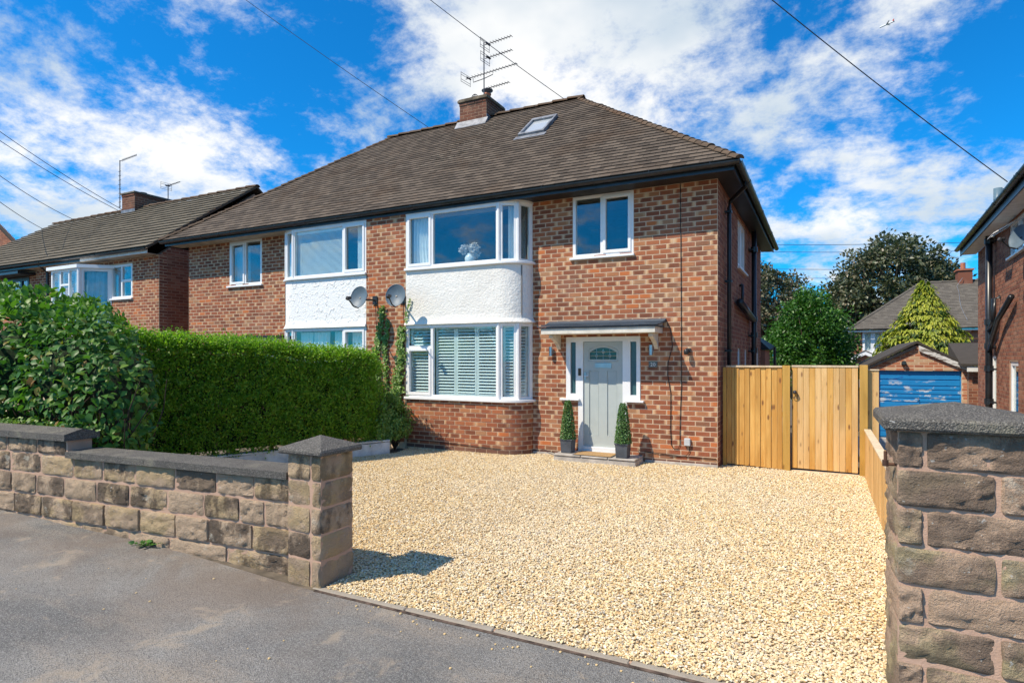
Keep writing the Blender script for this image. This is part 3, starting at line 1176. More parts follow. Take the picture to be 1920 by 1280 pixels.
def wavy(mb, fm, s0, s1, z0, z1, d, amp=0.025, waves=8, pinch=0.0, r=0.0):
    """a hanging curtain: folds across, closed front and back."""
    n = waves * 6
    rows = 6
    P = []
    for j in range(rows + 1):
        z = z1 + (z0 - z1) * j / rows
        tt = j / rows
        w = 1 - pinch * math.sin(tt * math.pi * 0.9)
        row = []
        for i in range(n + 1):
            x = i / n
            s = s0 + (s1 - s0) * x * w
            row.append((s, z, d + amp * math.sin(x * waves * 2 * math.pi + 0.5 * math.sin(3 * x + tt))))
        P.append(row)
    for off, rev in ((0.0, False), (-0.004, True)):
        for j in range(rows):
            for i in range(n):
                q = [P[j + 1][i], P[j + 1][i + 1], P[j][i + 1], P[j][i]]
                q = [fm(a, b, c + off) for a, b, c in q]
                mb.face(q[::-1] if rev else q, r=r)


def gutter(p, q, rad, n_out, mat, parent, name="gutter", joints=4.0, brackets=1.0):
    """half-round gutter with union sleeves and bracket hooks."""
    p, q, o = Vector(p), Vector(q), Vector(n_out)
    d = (q - p).normalized()
    L = (q - p).length
    mb = MB()

    def prof(c, r):
        return [tuple(c + o * math.cos(a) * r - Vector((0, 0, 1)) * math.sin(a) * r) for a in [math.pi * i / 10 for i in range(11)]]
    A, B = prof(p, rad), prof(q, rad)
    A2, B2 = prof(p, rad * .88), prof(q, rad * .88)
    for i in range(10):
        mb.face((A[i], B[i], B[i + 1], A[i + 1]))
        mb.face((A2[i + 1], B2[i + 1], B2[i], A2[i]))
    for X, Y in ((A, A2), (B, B2)):
        for i in range(10):
            mb.face((X[i], X[i + 1], Y[i + 1], Y[i]))
    mb.face((A[0], A2[0], B2[0], B[0]))
    mb.face((A[-1], B[-1], B2[-1], A2[-1]))
    g = mb.build(name, mat, parent, smooth=False)
    s = joints * 0.5
    while s < L - 0.3:
        sl = MB()
        a, b = prof(p + d * (s - .06), rad * 1.10), prof(p + d * (s + .06), rad * 1.10)
        for i in range(10):
            sl.face((a[i], b[i], b[i + 1], a[i + 1]))
        for X in (a, b):
            C = prof(p + d * (s + (-.06 if X is a else .06)), rad * .9)
            for i in range(10):
                sl.face((X[i], X[i + 1], C[i + 1], C[i]))
        sl.build("union_sleeve", mat, g)
        s += joints
    s = 0.4
    br = MB()
    while s < L - .1:
        a, b = prof(p + d * (s - .012), rad * 1.06), prof(p + d * (s + .012), rad * 1.06)
        for i in range(10):
            br.face((a[i], b[i], b[i + 1], a[i + 1]))
        br.tube([p + d * s + o * rad * 1.02 + Vector((0, 0, .012)), p + d * s - o * rad * .9 + Vector((0, 0, .012))], 0.008, 5)
        s += brackets
    if br.f:
        br.build("gutter_bracket", mat, g)
    return g


# ================================================================== the pair of semi-detached houses
YF, XR, XL, YB = 10.22, -1.53, -14.88, 17.7
ZT = 4.70
house = thing("semi_detached_house", "pair of semi-detached red brick houses with hipped brown tiled roof and white bay windows", "house", (-8.2, YF, 0))
fF = lambda s, z, d: (s, YF - d, z)
fR, LR = seg((XR, YF), (XR, YB))
fL, LL = seg((XL, YB), (XL, YF))
fB, LB = seg((XR, YB), (XL, YB))

holes_front = [(-4.04, -2.92, 3.60, 4.71),                       # upper window over the door
               (-3.935, -3.035, 0.06, 1.06), (-4.17, -2.80, 1.06, 2.17),  # door and sidelights
               (-7.40, -4.95, -0.1, 4.69),                        # behind the right bay
               (-11.02, -8.56, -0.1, 4.69),                       # behind the left bay
               (-13.28, -12.12, 3.59, 4.69),                      # upper left window
               (-12.55, -11.55, 0.02, 2.1)]                       # left front door
wall = MB()
wall.slab(fF, XL, XR, -0.3, ZT, holes_front, -0.22, 0.0)
wall = wall.build("wall", M_MORTAR, house, label="flashed red brick front wall with pale mortar")
fcam = Vector((0, 0, 1.8))
cand = []
bw = MB()
ZP = -0.07 + 2 * BRH
M_PLINTH = brick_mat("brick_dark_plinth", [(0, (.085, .055, .05)), (.4, (.12, .075, .062)), (.7, (.16, .09, .07)), (.93, (.42, .12, .05))], (.20, .13, .10), .4)
pb = MB()
lay_bricks(pb, fF, XL, XR, -0.07, ZP, holes_front, start=XR)
pb.build("plinth_bricks", M_PLINTH, wall, kind="stuff")
sing = lay_bricks(bw, fF, XL, XR, ZP, ZT, holes_front, start=XR, want=lambda s, z: s > -4.75 and z > 0.3)
sing.sort(key=lambda t: (Vector(fF(t[0], t[1], 0)) - fcam).length)
var = brick_variants(M_BRICK)
for s, z in sing[:300]:
    link("brick", random.choice(var), wall, Matrix.Translation((s, YF + U(-.0015, .0015), z)))
for s, z in sing[300:]:
    bw.brick(fF, s - BRL / 2 + .0078, s + BRL / 2 - .0078, z - BRH / 2 + .0078, z + BRH / 2 - .0078, 0.0035 + U(-.001, .001), R())
bw.build("brickwork", M_BRICK, wall, kind="stuff")

holes_side = [(2.55, 3.85, 3.62, 4.62), (2.55, 3.0, 1.35, 2.0), (3.75, 4.15, 1.35, 1.98), (6.2, 7.0, 0.0, 2.0)]
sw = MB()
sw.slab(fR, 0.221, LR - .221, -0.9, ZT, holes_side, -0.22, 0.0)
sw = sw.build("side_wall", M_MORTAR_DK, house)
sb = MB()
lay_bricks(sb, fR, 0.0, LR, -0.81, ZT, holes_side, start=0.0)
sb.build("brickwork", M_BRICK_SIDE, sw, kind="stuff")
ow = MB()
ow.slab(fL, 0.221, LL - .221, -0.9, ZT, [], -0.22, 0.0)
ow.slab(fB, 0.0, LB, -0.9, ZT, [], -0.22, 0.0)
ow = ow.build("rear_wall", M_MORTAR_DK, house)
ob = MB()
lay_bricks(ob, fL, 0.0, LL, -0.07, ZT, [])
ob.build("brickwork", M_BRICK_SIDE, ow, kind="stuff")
# blue-black damp course bricks and patches of mortar at the foot of the front wall
pl = MB()
s = XR
for a, b in ((-2.72, XR + 0.008), (-4.85, -4.28)):
    pl.fbox(fF, a, b, -0.05, 0.055, 0.0, 0.012)
pl.build("mortar_patch", M_STONE_STEP, wall, bevel=0.006)
rm = MB()
rm.box(XL + .25, XR - .25, 12.8, 12.9, -0.1, ZT)
rm.box(XL + .25, XR - .25, 10.46, 12.8, 2.46, 2.62)
rm.box(XL + .25, XR - .25, 10.46, 12.8, -0.1, 0.0)
rm.box(-8.03, -7.93, 10.0, 12.8, 0.0, ZT)
rm.box(-4.75, -4.65, 10.46, 12.8, 0.0, ZT)
rm.box(-11.45, -11.35, 10.46, 12.8, 0.0, ZT)
rm.box(XL + .25, XR - .25, 10.46, 12.8, ZT - .03, ZT)
rm.build("interior", M_ROOM, house)

# ---- bays
YBAY = 9.80
fS = lambda s, z, d: (s, YBAY - d, z)
mb = MB()
mb.slab(fS, -8.495, -7.475, -0.3, ZT, [], -0.40, 0.0)
pier_w = mb.build("bay_pier", M_MORTAR, house, label="brick strip standing forward between the two bays")
mb = MB()
lay_bricks(mb, fS, -8.495, -7.475, ZP, ZT, [], start=-8.44)
mb.build("brickwork", M_BRICK, pier_w, kind="stuff")


def bay(mirror):
    """flat front, rounded on one end; mirror puts the rounding on the left."""
    mx = (lambda x: -15.97 - x) if mirror else (lambda x: x)
    xl, xb, xe = -7.47, -5.35, -4.84
    dpt = YF - YBAY
    arc = [(xb + (xe - xb) * math.sin(t), YF - dpt * math.cos(t)) for t in [math.pi / 2 * i / 16 for i in range(17)]]
    pts = [(xl, YF), (xl, YBAY)] + arc
    cut = (xb + (xe - xb) * math.sin(math.radians(43)), YF - dpt * math.cos(math.radians(43)))
    fac = [((xl, YBAY), (xb, YBAY)), ((xb, YBAY), cut), (cut, (xe, YF - 0.005))]
    if mirror:
        pts = [(mx(a), b) for a, b in pts][::-1]
        fac = [((mx(q[0]), q[1]), (mx(p[0]), p[1])) for p, q in fac]
    return pts, fac


def bay_strip(pts, z0, z1, d0, d1, flare=0.0):
    fm, L, Ls = path_map(pts)
    mb = MB()
    for a, b in zip(Ls, Ls[1:]):
        mb.hexa([fm(a, z0, d1 + flare), fm(b, z0, d1 + flare), fm(b, z0, d0), fm(a, z0, d0)], [fm(a, z1, d1), fm(b, z1, d1), fm(b, z1, d0), fm(a, z1, d0)], skip=("1", "3"))
    return mb


def dense(pts, step=0.12):
    out = [pts[0]]
    for a, b in zip(pts, pts[1:]):
        n = max(1, int(math.dist(a, b) / step))
        for i in range(1, n + 1):
            out.append((a[0] + (b[0] - a[0]) * i / n, a[1] + (b[1] - a[1]) * i / n))
    return out


bays = {}
for mirror, who, rmat in ((False, "right", M_RENDER), (True, "left", M_RENDER2)):
    pts, fac = bay(mirror)
    bays[who] = (pts, fac)
    # brick base
    fmb, L, Ls = path_map(pts)
    base = bay_strip(pts, -0.3, 0.97, -0.18, -0.003)
    base = base.build("bay_wall", M_MORTAR, house)
    bb = MB()
    pb = MB()
    lay_bricks(pb, fmb, 0.0, L, -0.07, ZP, [], seg=4, start=pts[1][0] if not mirror else 0)
    pb.build("plinth_bricks", M_PLINTH, base, kind="stuff")
    lay_bricks(bb, fmb, 0.0, L, ZP, 0.97, [], seg=4, start=pts[1][0] if not mirror else 0)
    bb.build("brickwork", M_BRICK, base, kind="stuff")
    # rendered panel, flared at its foot
    pnl = bay_strip(pts, 2.62, 3.53, -0.15, 0.0)
    q = bay_strip(pts, 2.53, 2.62, -0.15, 0.0, 0.010)
    q2 = bay_strip(pts, 2.452, 2.53, -0.15, 0.010, 0.045)
    for o2 in (q, q2):
        i0 = len(pnl.v)
        pnl.v += o2.v
        pnl.f += [tuple(i + i0 for i in f) for f in o2.f]
        pnl.uv += o2.uv
        pnl.r += o2.r
    pnl.build("rendered_panel", rmat, house, smooth=True, weld=True, label="white rendered panel between the bay windows")
    bay_strip(pts, 3.53, 3.575, -0.1, 0.055).build("bay_sill", M_WHITE, house, bevel=0.006)
    bay_strip(pts, 0.97, 1.02, -0.1, 0.055).build("bay_sill", M_WHITE, house, bevel=0.006)
    bay_strip(pts, 4.66, 4.70, -0.1, 0.006).build("bay_head", M_WHITE, house)
    bay_strip(pts, 2.43, 2.452, -0.1, 0.004).build("bay_head", M_WHITE, house)
    fl = MB()
    fl.box(min(p[0] for p in pts) + .1, max(p[0] for p in pts) - .1, YBAY + .15, YF + .3, 2.47, 3.5)
    fl.build("bay_core", M_ROOM, house)
    for zlo, zhi, upper in ((3.575, 4.66, True), (1.02, 2.43, False)):
        for i, (p, q) in enumerate(fac):
            fm, Lf = seg(p, q)
            lab = None
            front = (i == 0) if not mirror else (i == 0)
            fw = 0.055
            if i == 0:
                cw = 0.60           # side casement width
                lt = []
                mull = 0.06
                if not mirror:
                    c0, c1, m0, m1 = fw, cw, cw + mull, Lf - 0.055
                else:
                    c0, c1, m0, m1 = Lf - cw, Lf - fw, 0.055, Lf - cw - mull
                if upper:
                    lt = [(c0, c1, zlo + .05, zhi - .05, True), (m0, m1, zlo + .05, zhi - .05, False)]
                else:
                    zt = zhi - 0.46
                    if mirror:
                        lt = [(c0, c1, zt, zhi - .05, True), (c0, c1, zlo + .05, zt - .06, False)]
                    else:
                        lt = [(c0, c1, zt + .06, zhi - .05, False), (c0, c1, zlo + .05, zt, True)]
                    lt.append((m0, m1, zlo + .05, zhi - .05, False))
                w = window(house, fm, 0.0, Lf, zlo, zhi, lt, label="wide white bay window frame with large fixed pane")
            else:
                w = window(house, fm, 0.006, Lf - 0.006, zlo, zhi, [(0.075, Lf - 0.075, zlo + .05, zhi - .05, False)], label="narrow angled white bay window frame")
        # corner posts
        for (p, q), (p2, q2) in zip(fac, fac[1:]) if not mirror else zip(fac[1:], fac):
            mb = MB()
            mb.tube([(q[0], q[1] + 0.012, zlo), (q[0], q[1] + 0.012, zhi)], 0.034, 8)
            mb.build("corner_post", M_WHITE, house)

# shutters behind the lower right bay
ptsR, facR = bays["right"]
slat_cache = {}


def shutter(fm, s0, s1, z0, z1, d=-0.10):
    fr = MB()
    st = 0.042
    fr.slab(fm, s0, s1, z0, z1, [(s0 + st, s1 - st, z0 + .05, z1 - .05)], d - 0.028, d)
    sh = fr.build("shutter", M_SHUT, house, label="pale louvred shutter panel inside the bay window")
    w = s1 - s0 - 2 * st - 0.004
    nsl = max(3, int((z1 - z0 - .1) / 0.058))
    pitch = (z1 - z0 - .1) / nsl
    key = (round(w, 3), round(pitch, 4))
    if key not in slat_cache:
        mb = MB()
        h = 0.034
        a = math.radians(38)
        poly = [(-h, -.002), (-h * .5, -.0045), (h * .5, -.0045), (h, -.002), (h, .002), (h * .5, .0045), (-h * .5, .0045), (-h, .002)]
        rot = lambda y, z: (y * math.cos(a) - z * math.sin(a), y * math.sin(a) + z * math.cos(a))
        mb.prism(poly, lambda y, z: (-w / 2, *rot(y, z)), lambda y, z: (w / 2, *rot(y, z)))
        slat_cache[key] = mb.mesh("slat", M_SHUT)
    c0, c1 = Vector(fm(s0, 0, 0)), Vector(fm(s1, 0, 0))
    ang = math.atan2(c1.y - c0.y, c1.x - c0.x)
    for k in range(nsl):
        p = fm((s0 + s1) / 2, z0 + .05 + pitch * (k + .5), d - 0.014)
        link("slat", slat_cache[key], sh, Matrix.Translation(p) @ Matrix.Rotation(ang, 4, "Z"))


fm0, L0 = seg(*facR[0])
zlo, zhi = 1.02, 2.43
shutter(fm0, 0.06, 0.61, zlo + .04, zhi - .47)
shutter(fm0, 0.06, 0.61, zhi - .45, zhi - .03)
third = (L0 - 0.055 - 0.66) / 3
for k in range(3):
    shutter(fm0, 0.66 + third * k + .003, 0.66 + third * (k + 1) - .003, zlo + .04, zhi - .03)
for i in (1, 2):
    fm1, L1 = seg(*facR[i])
    shutter(fm1, 0.075, L1 - 0.06, zlo + .04, zhi - .03, -0.09)

# other windows of the front and side
window(house, fF, -4.04, -2.92, 3.60, 4.695, [(-3.985, -3.52, 3.65, 4.645, False), (-3.46, -2.975, 3.65, 4.645, True)], d=0.004, sill=(-4.09, -2.90, 0.045, 0.05), label="white window above the front door")
window(house, fF, -13.28, -12.12, 3.59, 4.69, [(-13.225, -12.74, 3.64, 4.64, True), (-12.68, -12.175, 3.64, 4.64, False)], d=0.004, sill=(-13.35, -12.08, 0.045, 0.05), label="white window at the upper left of the front")
window(house, fR, 2.55, 3.85, 3.62, 4.62, [(2.61, 3.16, 3.68, 4.56, True), (3.24, 3.79, 3.68, 4.56, True)], d=-0.03, sill=(2.48, 3.92, 0.05, 0.09), label="white side window under the eaves")
window(house, fR, 2.55, 3.0, 1.35, 2.0, [(2.61, 2.94, 1.41, 1.94, False)], d=-0.02, label="small white side window")
window(house, fR, 3.75, 4.15, 1.35, 1.98, [(3.81, 4.09, 1.41, 1.92, False)], d=-0.02, label="small white side window")
dr = MB()
dr.slab(fR, 6.2, 7.0, 0.0, 2.0, [], -0.12, -0.03)
dr.build("side_door", M_WHITE, house)

# ---- front door, frame, sidelights
fd = MB()
fd.slab(fF, -4.168, -2.802, 1.062, 2.168, [(-4.085, -3.982, 1.15, 2.075), (-2.976, -2.868, 1.15, 2.075), (-3.842, -3.112, 1.0, 2.085)], -0.07, 0.012)
fd.slab(fF, -3.935, -3.842, 0.10, 1.062, [], -0.07, 0.012)
fd.slab(fF, -3.112, -3.034, 0.10, 1.062, [], -0.07, 0.012)
dfr = fd.build("door_frame", M_WHITE, house, bevel=0.005)
mb = MB()
mb.fbox(fF, -3.842, -3.112, 0.10, 0.215, -0.06, 0.03)
mb.build("threshold", M_WHITE, dfr, bevel=0.008)
for a, b in ((-4.089, -3.978), (-2.980, -2.864)):
    mb = MB()
    mb.fbox(fF, a, b, 1.146, 2.079, -0.035, -0.028)
    mb.build("sidelight", M_FROST, dfr)
for a, b in ((-4.275, -3.90), (-3.05, -2.73)):
    mb = MB()
    mb.fbox(fF, a, b, 1.025, 1.062, -0.02, 0.075)
    mb.build("sidelight_sill", M_WHITE, dfr, bevel=0.006)
door = MB()
D0, D1 = -3.838, -3.116
gz0, gz1 = 1.765, 1.975
door.slab(fF, D0, D1, 0.218, 2.08, [(-3.735, -3.56, 0.42, 1.56), (-3.40, -3.225, 0.42, 1.56), (-3.725, -3.23, gz0, gz1)], -0.055, -0.012)
door.fbox(fF, -3.74, -3.555, 0.415, 1.565, -0.055, -0.024)
door.fbox(fF, -3.405, -3.22, 0.415, 1.565, -0.055, -0.024)
# arch over the glazing
cx, wd = (-3.725 - 3.23) / 2, (3.725 - 3.23) / 2
for sgn in (-1, 1):
    for k in range(8):
        x0, x1 = sgn * wd * k / 8, sgn * wd * (k + 1) / 8
        y0, y1 = gz1 - 0.085 * (x0 / wd) ** 2, gz1 - 0.085 * (x1 / wd) ** 2
        q = [fF(cx + x0, y0, -0.016), fF(cx + x1, y1, -0.016), fF(cx + x1, gz1, -0.016), fF(cx + x0, gz1, -0.016)]
        door.face(q if sgn > 0 else q[::-1])
door = door.build("door", M_SAGE, house, bevel=0.003, label="sage grey panelled front door with arched leaded glazing")
mb = MB()
mb.fbox(fF, -3.73, -3.225, gz0 - .005, gz1 + .005, -0.04, -0.032)
mb.build("door_pane", M_DKGLASS, door)
mb = MB()


def ring(cx_, cz_, r, rr):
    mb.tube([fF(cx_ + r * math.cos(a), cz_ + r * 1.15 * math.sin(a), -0.028) for a in [2 * math.pi * i / 12 for i in range(13)]], rr, 5)


for zz in (gz0 + .065, gz0 + 0.135):
    mb.tube([fF(-3.72, zz, -.028), fF(-3.235, zz, -.028)], .004, 5)
for xx in (-3.60, cx, -3.355):
    mb.tube([fF(xx, gz0, -.028), fF(xx, gz1 - .02, -.028)], .003, 5)
for xx, zz in ((-3.60, gz0 + .065), (-3.355, gz0 + .065), (cx, gz0 + .137)):
    ring(xx, zz, .022, .004)
mb.build("lead_tracery", M_STEEL, door)
mb = MB()
arcp = [(cx + wd * 1.12 * t, gz1 + 0.035 - 0.09 * t * t) for t in [-1 + i / 8 for i in range(17)]]
loop = [(cx - wd * 1.12, gz0 - .035)] + arcp + [(cx + wd * 1.12, gz0 - .035), (cx - wd * 1.12, gz0 - .035)]
mb.tube([fF(a, b, -0.012) for a, b in loop], .008, 6)
for a, b in ((-3.735, -3.56), (-3.40, -3.225)):
    mb.tube([fF(x_, z_, -0.014) for x_, z_ in ((a, .42), (b, .42), (b, 1.56), (a, 1.56), (a, .42))], .006, 6)
mb.build("moulding", M_SAGE, door)
mb = MB()
mb.slab(fF, -3.625, -3.315, 1.615, 1.695, [(-3.60, -3.34, 1.637, 1.673)], -0.012, 0.006)
mb.fbox(fF, -3.603, -3.337, 1.634, 1.676, -0.012, 0.0)
mb.build("letterbox", M_STEEL, door, bevel=0.003)
mb = MB()
mb.fbox(fF, -3.825, -3.785, 1.40, 1.53, -0.012, 0.0)
mb.tube([fF(-3.805, 1.47, 0), fF(-3.805, 1.47, .05), fF(-3.72, 1.47, .055)], .011, 8)
mb.tube([fF(-3.805, 1.43, 0), fF(-3.805, 1.43, .012)], .012, 8)
mb.build("handle", M_STEEL, door)

# ---- door canopies


def canopy(x0, x1, yf, zb, zf, slate, flat=False):
    mb = MB()
    mb.hexa([(x0 + .06, yf, zf - .13), (x1 - .06, yf, zf - .13), (x1 - .06, YF, zf - .13), (x0 + .06, YF, zf - .13)],
            [(x0 + .06, yf, zf - .035), (x1 - .06, yf, zf - .035), (x1 - .06, YF, zb - .04), (x0 + .06, YF, zb - .04)])
    c = mb.build("canopy", M_CREAM, house, label="lean-to door canopy with slate top and cream fascia" if slate else "flat door canopy with black edge")
    if slate:
        n = int((x1 - x0) / 0.27)
        for row in range(3):
            va, vb = row / 3 - .02, (row + 1) / 3 + .05
            w_ = (x1 - x0) / n
            for k in range(-1, n + 1):
                a = x0 + w_ * (k + (.5 if row % 2 else 0))
                b = a + w_ - .004
                a, b = max(a, x0), min(b, x1)
                if b - a < .03:
                    continue
                ya, yb = yf - .04 + (YF - yf + .04) * max(va, 0), yf - .04 + (YF - yf + .04) * min(vb, 1)
                za, zb_ = zf + (zb - zf) * max(va, 0), zf + (zb - zf) * min(vb, 1)
                j = U(0, .006)
                m2 = MB()
                m2.hexa([(a, ya, za - .012 + j), (b, ya, za - .012 + j), (b, yb, zb_ - .03), (a, yb, zb_ - .03)], [(a, ya, za + .004 + j), (b, ya, za + .004 + j), (b, yb, zb_ - .015), (a, yb, zb_ - .015)], R())
                m2.build("slate", M_SLATE, c)
        m2 = MB()
        m2.box(x0 + .03, x1 - .03, yf - .02, YF, zf - .036, zf - .014)
        m2.hexa([(x0, YF - .14, zb - .04), (x1, YF - .14, zb - .04), (x1, YF - .001, zb - .02), (x0, YF - .001, zb - .02)], [(x0, YF - .14, zb - .012), (x1, YF - .14, zb - .012), (x1, YF - .001, zb + .03), (x0, YF - .001, zb + .03)])
        m2.build("roof_board", M_SLATE, c)
    else:
        m2 = MB()
        m2.box(x0, x1, yf - .03, YF, zf - .035, zf + .035)
        m2.build("roof_board", M_BLACKM, c)
    for bx in (x0 + .16, x1 - .20):
        m2 = MB()
        poly = [(YF - .001, zf - .40), (YF - .001, zf - .131), (yf + .14, zf - .131), (yf + .12, zf - .19)] + [(YF - .05 - .27 * (1 - t) ** 1.5, zf - .21 - .15 * t) for t in [i / 6 for i in range(7)]]
        m2.prism(poly, lambda a, b: (bx, a, b), lambda a, b: (bx + .07, a, b))
        m2.build("bracket", M_CREAM, c, bevel=.005)
    return c


canopy(-4.50, -2.36, 9.70, 2.43, 2.34, True)
canopy(-13.1, -11.07, 9.70, 2.33, 2.27, False)
mb = MB()
mb.slab(fF, -12.55, -11.55, 0.02, 2.1, [], -0.12, -0.06)
mb.build("door", M_WHITE, house, label="white front door of the left house")

mb = MB()
mb.box(-4.20, -2.74, 9.70, YF - .013, -0.06, 0.095)
st = mb.build("doorstep", M_STONE_STEP, house, bevel=0.012)
for a, b in ((-4.19, -3.70), (-3.69, -3.22), (-3.21, -2.745)):
    mb = MB()
    mb.box(a, b, 9.685, YF - .014, 0.0955, 0.125)
    mb.build("step_slab", M_STONE_STEP, st, bevel=0.008)

# ---- roof
EX0, EX1, EY0, EY1, EZ = -15.26, -1.15, 9.70, 18.06, 4.81
RY = (EY0 + EY1) / 2
run = RY - EY0
RZ = 8.13
AR, AL = EX1 - run, EX0 + run
slope = math.hypot(run, RZ - EZ)
roof = MB()
hp = lambda x, y, z: (x, y, z - .03)
c1, c2, c3, c4 = hp(EX0, EY0, EZ), hp(EX1, EY0, EZ), hp(EX1, EY1, EZ), hp(EX0, EY1, EZ)
r1, r2 = hp(AL, RY, RZ), hp(AR, RY, RZ)
roof.face((c1, c2, r2, r1))
roof.face((c2, c3, r2))
roof.face((c3, c4, r1, r2))
roof.face((c4, c1, r1))
roof = roof.build("roof", M_FELT, house)
gauge, wid = 0.148, 0.205
rows = int(slope / gauge)
sk = (-6.10, -5.46, 12.12, 12.90)
wF = Vector((0, run, RZ - EZ)).normalized()
nF = Vector((0, -(RZ - EZ), run)).normalized()
o = Vector((EX0, EY0, EZ))
uF = Vector((1, 0, 0))
v_of_y = lambda y: (y - EY0) / run * slope
joined, ind = tile_roof(o, uF, wF, nF, EX1 - EX0, rows, lambda v: v / slope * run, lambda v: (EX1 - EX0) - v / slope * run, wid, gauge, .017, .028, near=fcam, count=300,
                        hole=(sk[0] - EX0, sk[1] - EX0, v_of_y(sk[2]), v_of_y(sk[3])))
place_tiles(ind, o, uF, wF, nF, wid, gauge, .017, .028, M_TILE, roof)
for org, uu, ww, nn, ln_, in ((Vector((EX1, EY0, EZ)), Vector((0, 1, 0)), Vector((-run, 0, RZ - EZ)).normalized(), Vector((RZ - EZ, 0, run)).normalized(), EY1 - EY0),
                              (Vector((EX0, EY1, EZ)), Vector((0, -1, 0)), Vector((run, 0, RZ - EZ)).normalized(), Vector((-(RZ - EZ), 0, run)).normalized(), EY1 - EY0),
                              (Vector((EX1, EY1, EZ)), Vector((-1, 0, 0)), Vector((0, -run, RZ - EZ)).normalized(), Vector((0, RZ - EZ, run)).normalized(), EX1 - EX0)):
    g, _ = tile_roof(org, uu, ww, nn, ln_, rows, lambda v: v / slope * run, lambda v, l=ln_: l - v / slope * run, wid, gauge, .017, .028)
    i0 = len(joined.v)
    joined.v += g.v
    joined.f += [tuple(i + i0 for i in f) for f in g.f]
    joined.uv += g.uv
    joined.r += g.r
joined.build("tile_courses", M_TILE, roof, kind="stuff")
up = Vector((0, 0, 1))
half_pipe_tiles(None, "ridge_tile", (AL - .1, RY, RZ + .02), (AR + .12, RY, RZ + .02), None, .40, .115, M_RIDGE, roof, up)
half_pipe_tiles(None, "hip_tile", (EX1 + .02, EY0 - .02, EZ + .0), (AR, RY, RZ + .0), None, .20, .085, M_RIDGE, roof, up, sag=.42, overlap=.05)
half_pipe_tiles(None, "hip_tile", (EX0 - .02, EY0 - .02, EZ + .0), (AL, RY, RZ + .0), None, .20, .085, M_RIDGE, roof, up, sag=.42, overlap=.05)
# strips of old mortar where the two halves of the roof meet
mb = MB()
for k in range(46):
    v = U(slope * .42, slope * .93)
    s = -EX0 - 7.60 + (v / slope - .7) * 0.5 + random.gauss(0, .28)
    j = U(.05, .2)
    p = o + uF * s + wF * (v - v % gauge + gauge * .1) + nF * .021
    P = lambda a, b, c: tuple(p + uF * a + wF * b + nF * c)
    mb.hexa([P(-j, 0, 0), P(j, 0, 0), P(j, .04, 0), P(-j, .04, 0)], [P(-j, 0, .012), P(j, 0, .012), P(j * .6, .03, .009), P(-j * .6, .03, .009)], R())
mb.build("mortar_dab", plain("old_roof_mortar", (0.30, 0.24, 0.18), 0.95, var=.25), roof)
# skylight
sl = MB()
zsl = lambda y: EZ + (y - EY0) / run * (RZ - EZ)
P = lambda x, y, h: tuple(Vector((x, y, zsl(y))) + nF * h)


def sfr(x0, x1, y0, y1, h0, h1):
    sl.hexa([P(x0, y0, h0), P(x1, y0, h0), P(x1, y1, h0), P(x0, y1, h0)], [P(x0, y0, h1), P(x1, y0, h1), P(x1, y1, h1), P(x0, y1, h1)])


sfr(sk[0], sk[1], sk[2], sk[2] + .055, -.02, .085)
sfr(sk[0], sk[1], sk[3] - .09, sk[3], -.02, .095)
sfr(sk[0], sk[0] + .055, sk[2] + .055, sk[3] - .09, -.02, .09)
sfr(sk[1] - .055, sk[1], sk[2] + .055, sk[3] - .09, -.02, .09)
skf = sl.build("skylight", M_LEAD, house, bevel=.005)
sl = MB()
sfr(sk[0] + .055, sk[1] - .055, sk[2] + .055, sk[3] - .09, .02, .04)
m = Mat("skylight_glass", 0.08, 0.8)
m.color((0.42, 0.45, 0.47))
sl.build("pane", m.m, skf)
sl = MB()
sfr(sk[0] - .06, sk[1] + .06, sk[2] - .14, sk[2] - .002, .022, .03)
sl.build("flashing", M_LEAD, skf)

# fascia, soffit, gutters
mb = MB()
FY, FX, FXL = 9.77, -1.22, -15.19
mb.box(FXL, FX, FY, FY + .025, 4.675, 4.83)
mb.box(FX - .025, FX, FY + .025, 17.99, 4.675, 4.83)
mb.box(FXL, FXL + .025, FY + .025, 17.99, 4.675, 4.83)
mb.build("fascia", M_BLACK, house)
mb = MB()
mb.box(-8.05, FX - .026, FY + .026, YF - .001, 4.70, 4.712)
mb.box(XR + .001, FX - .026, YF - .001, 17.95, 4.70, 4.712)
mb.build("soffit", M_BLACKM, house, label="black soffit under the right house's eaves")
mb = MB()
mb.box(FXL + .026, -8.052, FY + .026, YF - .001, 4.70, 4.712)
mb.build("soffit", M_GREYSOFF, house, label="weathered cream soffit under the left house's eaves")
gutter((EX0, FY - .065, 4.79), (EX1 + .02, FY - .065, 4.79), .06, (0, -1, 0), M_BLACK, house, joints=3.2, brackets=.95)
gutter((FX + .065, EY0, 4.79), (FX + .065, EY1, 4.79), .06, (1, 0, 0), M_BLACK, house, joints=2.4, brackets=.8)

# pipes on the side wall
mb = MB()
mb.tube([(FX + .06, 10.75, 4.74), (FX + .06, 10.75, 4.66), (XR + .09, 11.0, 4.50), (XR + .075, 11.0, 4.38), (XR + .075, 11.0, 0)], .036, 10)
dp = mb.build("downpipe", M_BLACK, house, smooth=True)
mb = MB()
for z in (4.3, 3.1, 1.9, .8):
    mb.box(XR, XR + .12, 10.95, 11.05, z, z + .035)
mb.build("pipe_clip", M_BLACK, dp)
mb = MB()
mb.tube([(XR + .11, 14.8, 4.68), (XR + .11, 14.8, -0.3)], .055, 12)
sp_ = mb.build("soil_pipe", M_BLACK, house, smooth=True)
mb = MB()
for z in (4.2, 2.62, 2.25, 1.9):
    mb.tube([(XR + .11, 14.8, z), (XR + .11, 14.8, z + .12)], .075, 12)
    mb.box(XR, XR + .11, 14.62, 14.98, z + .03, z + .06)
mb.build("pipe_collar", M_BLACK, sp_)
mb = MB()
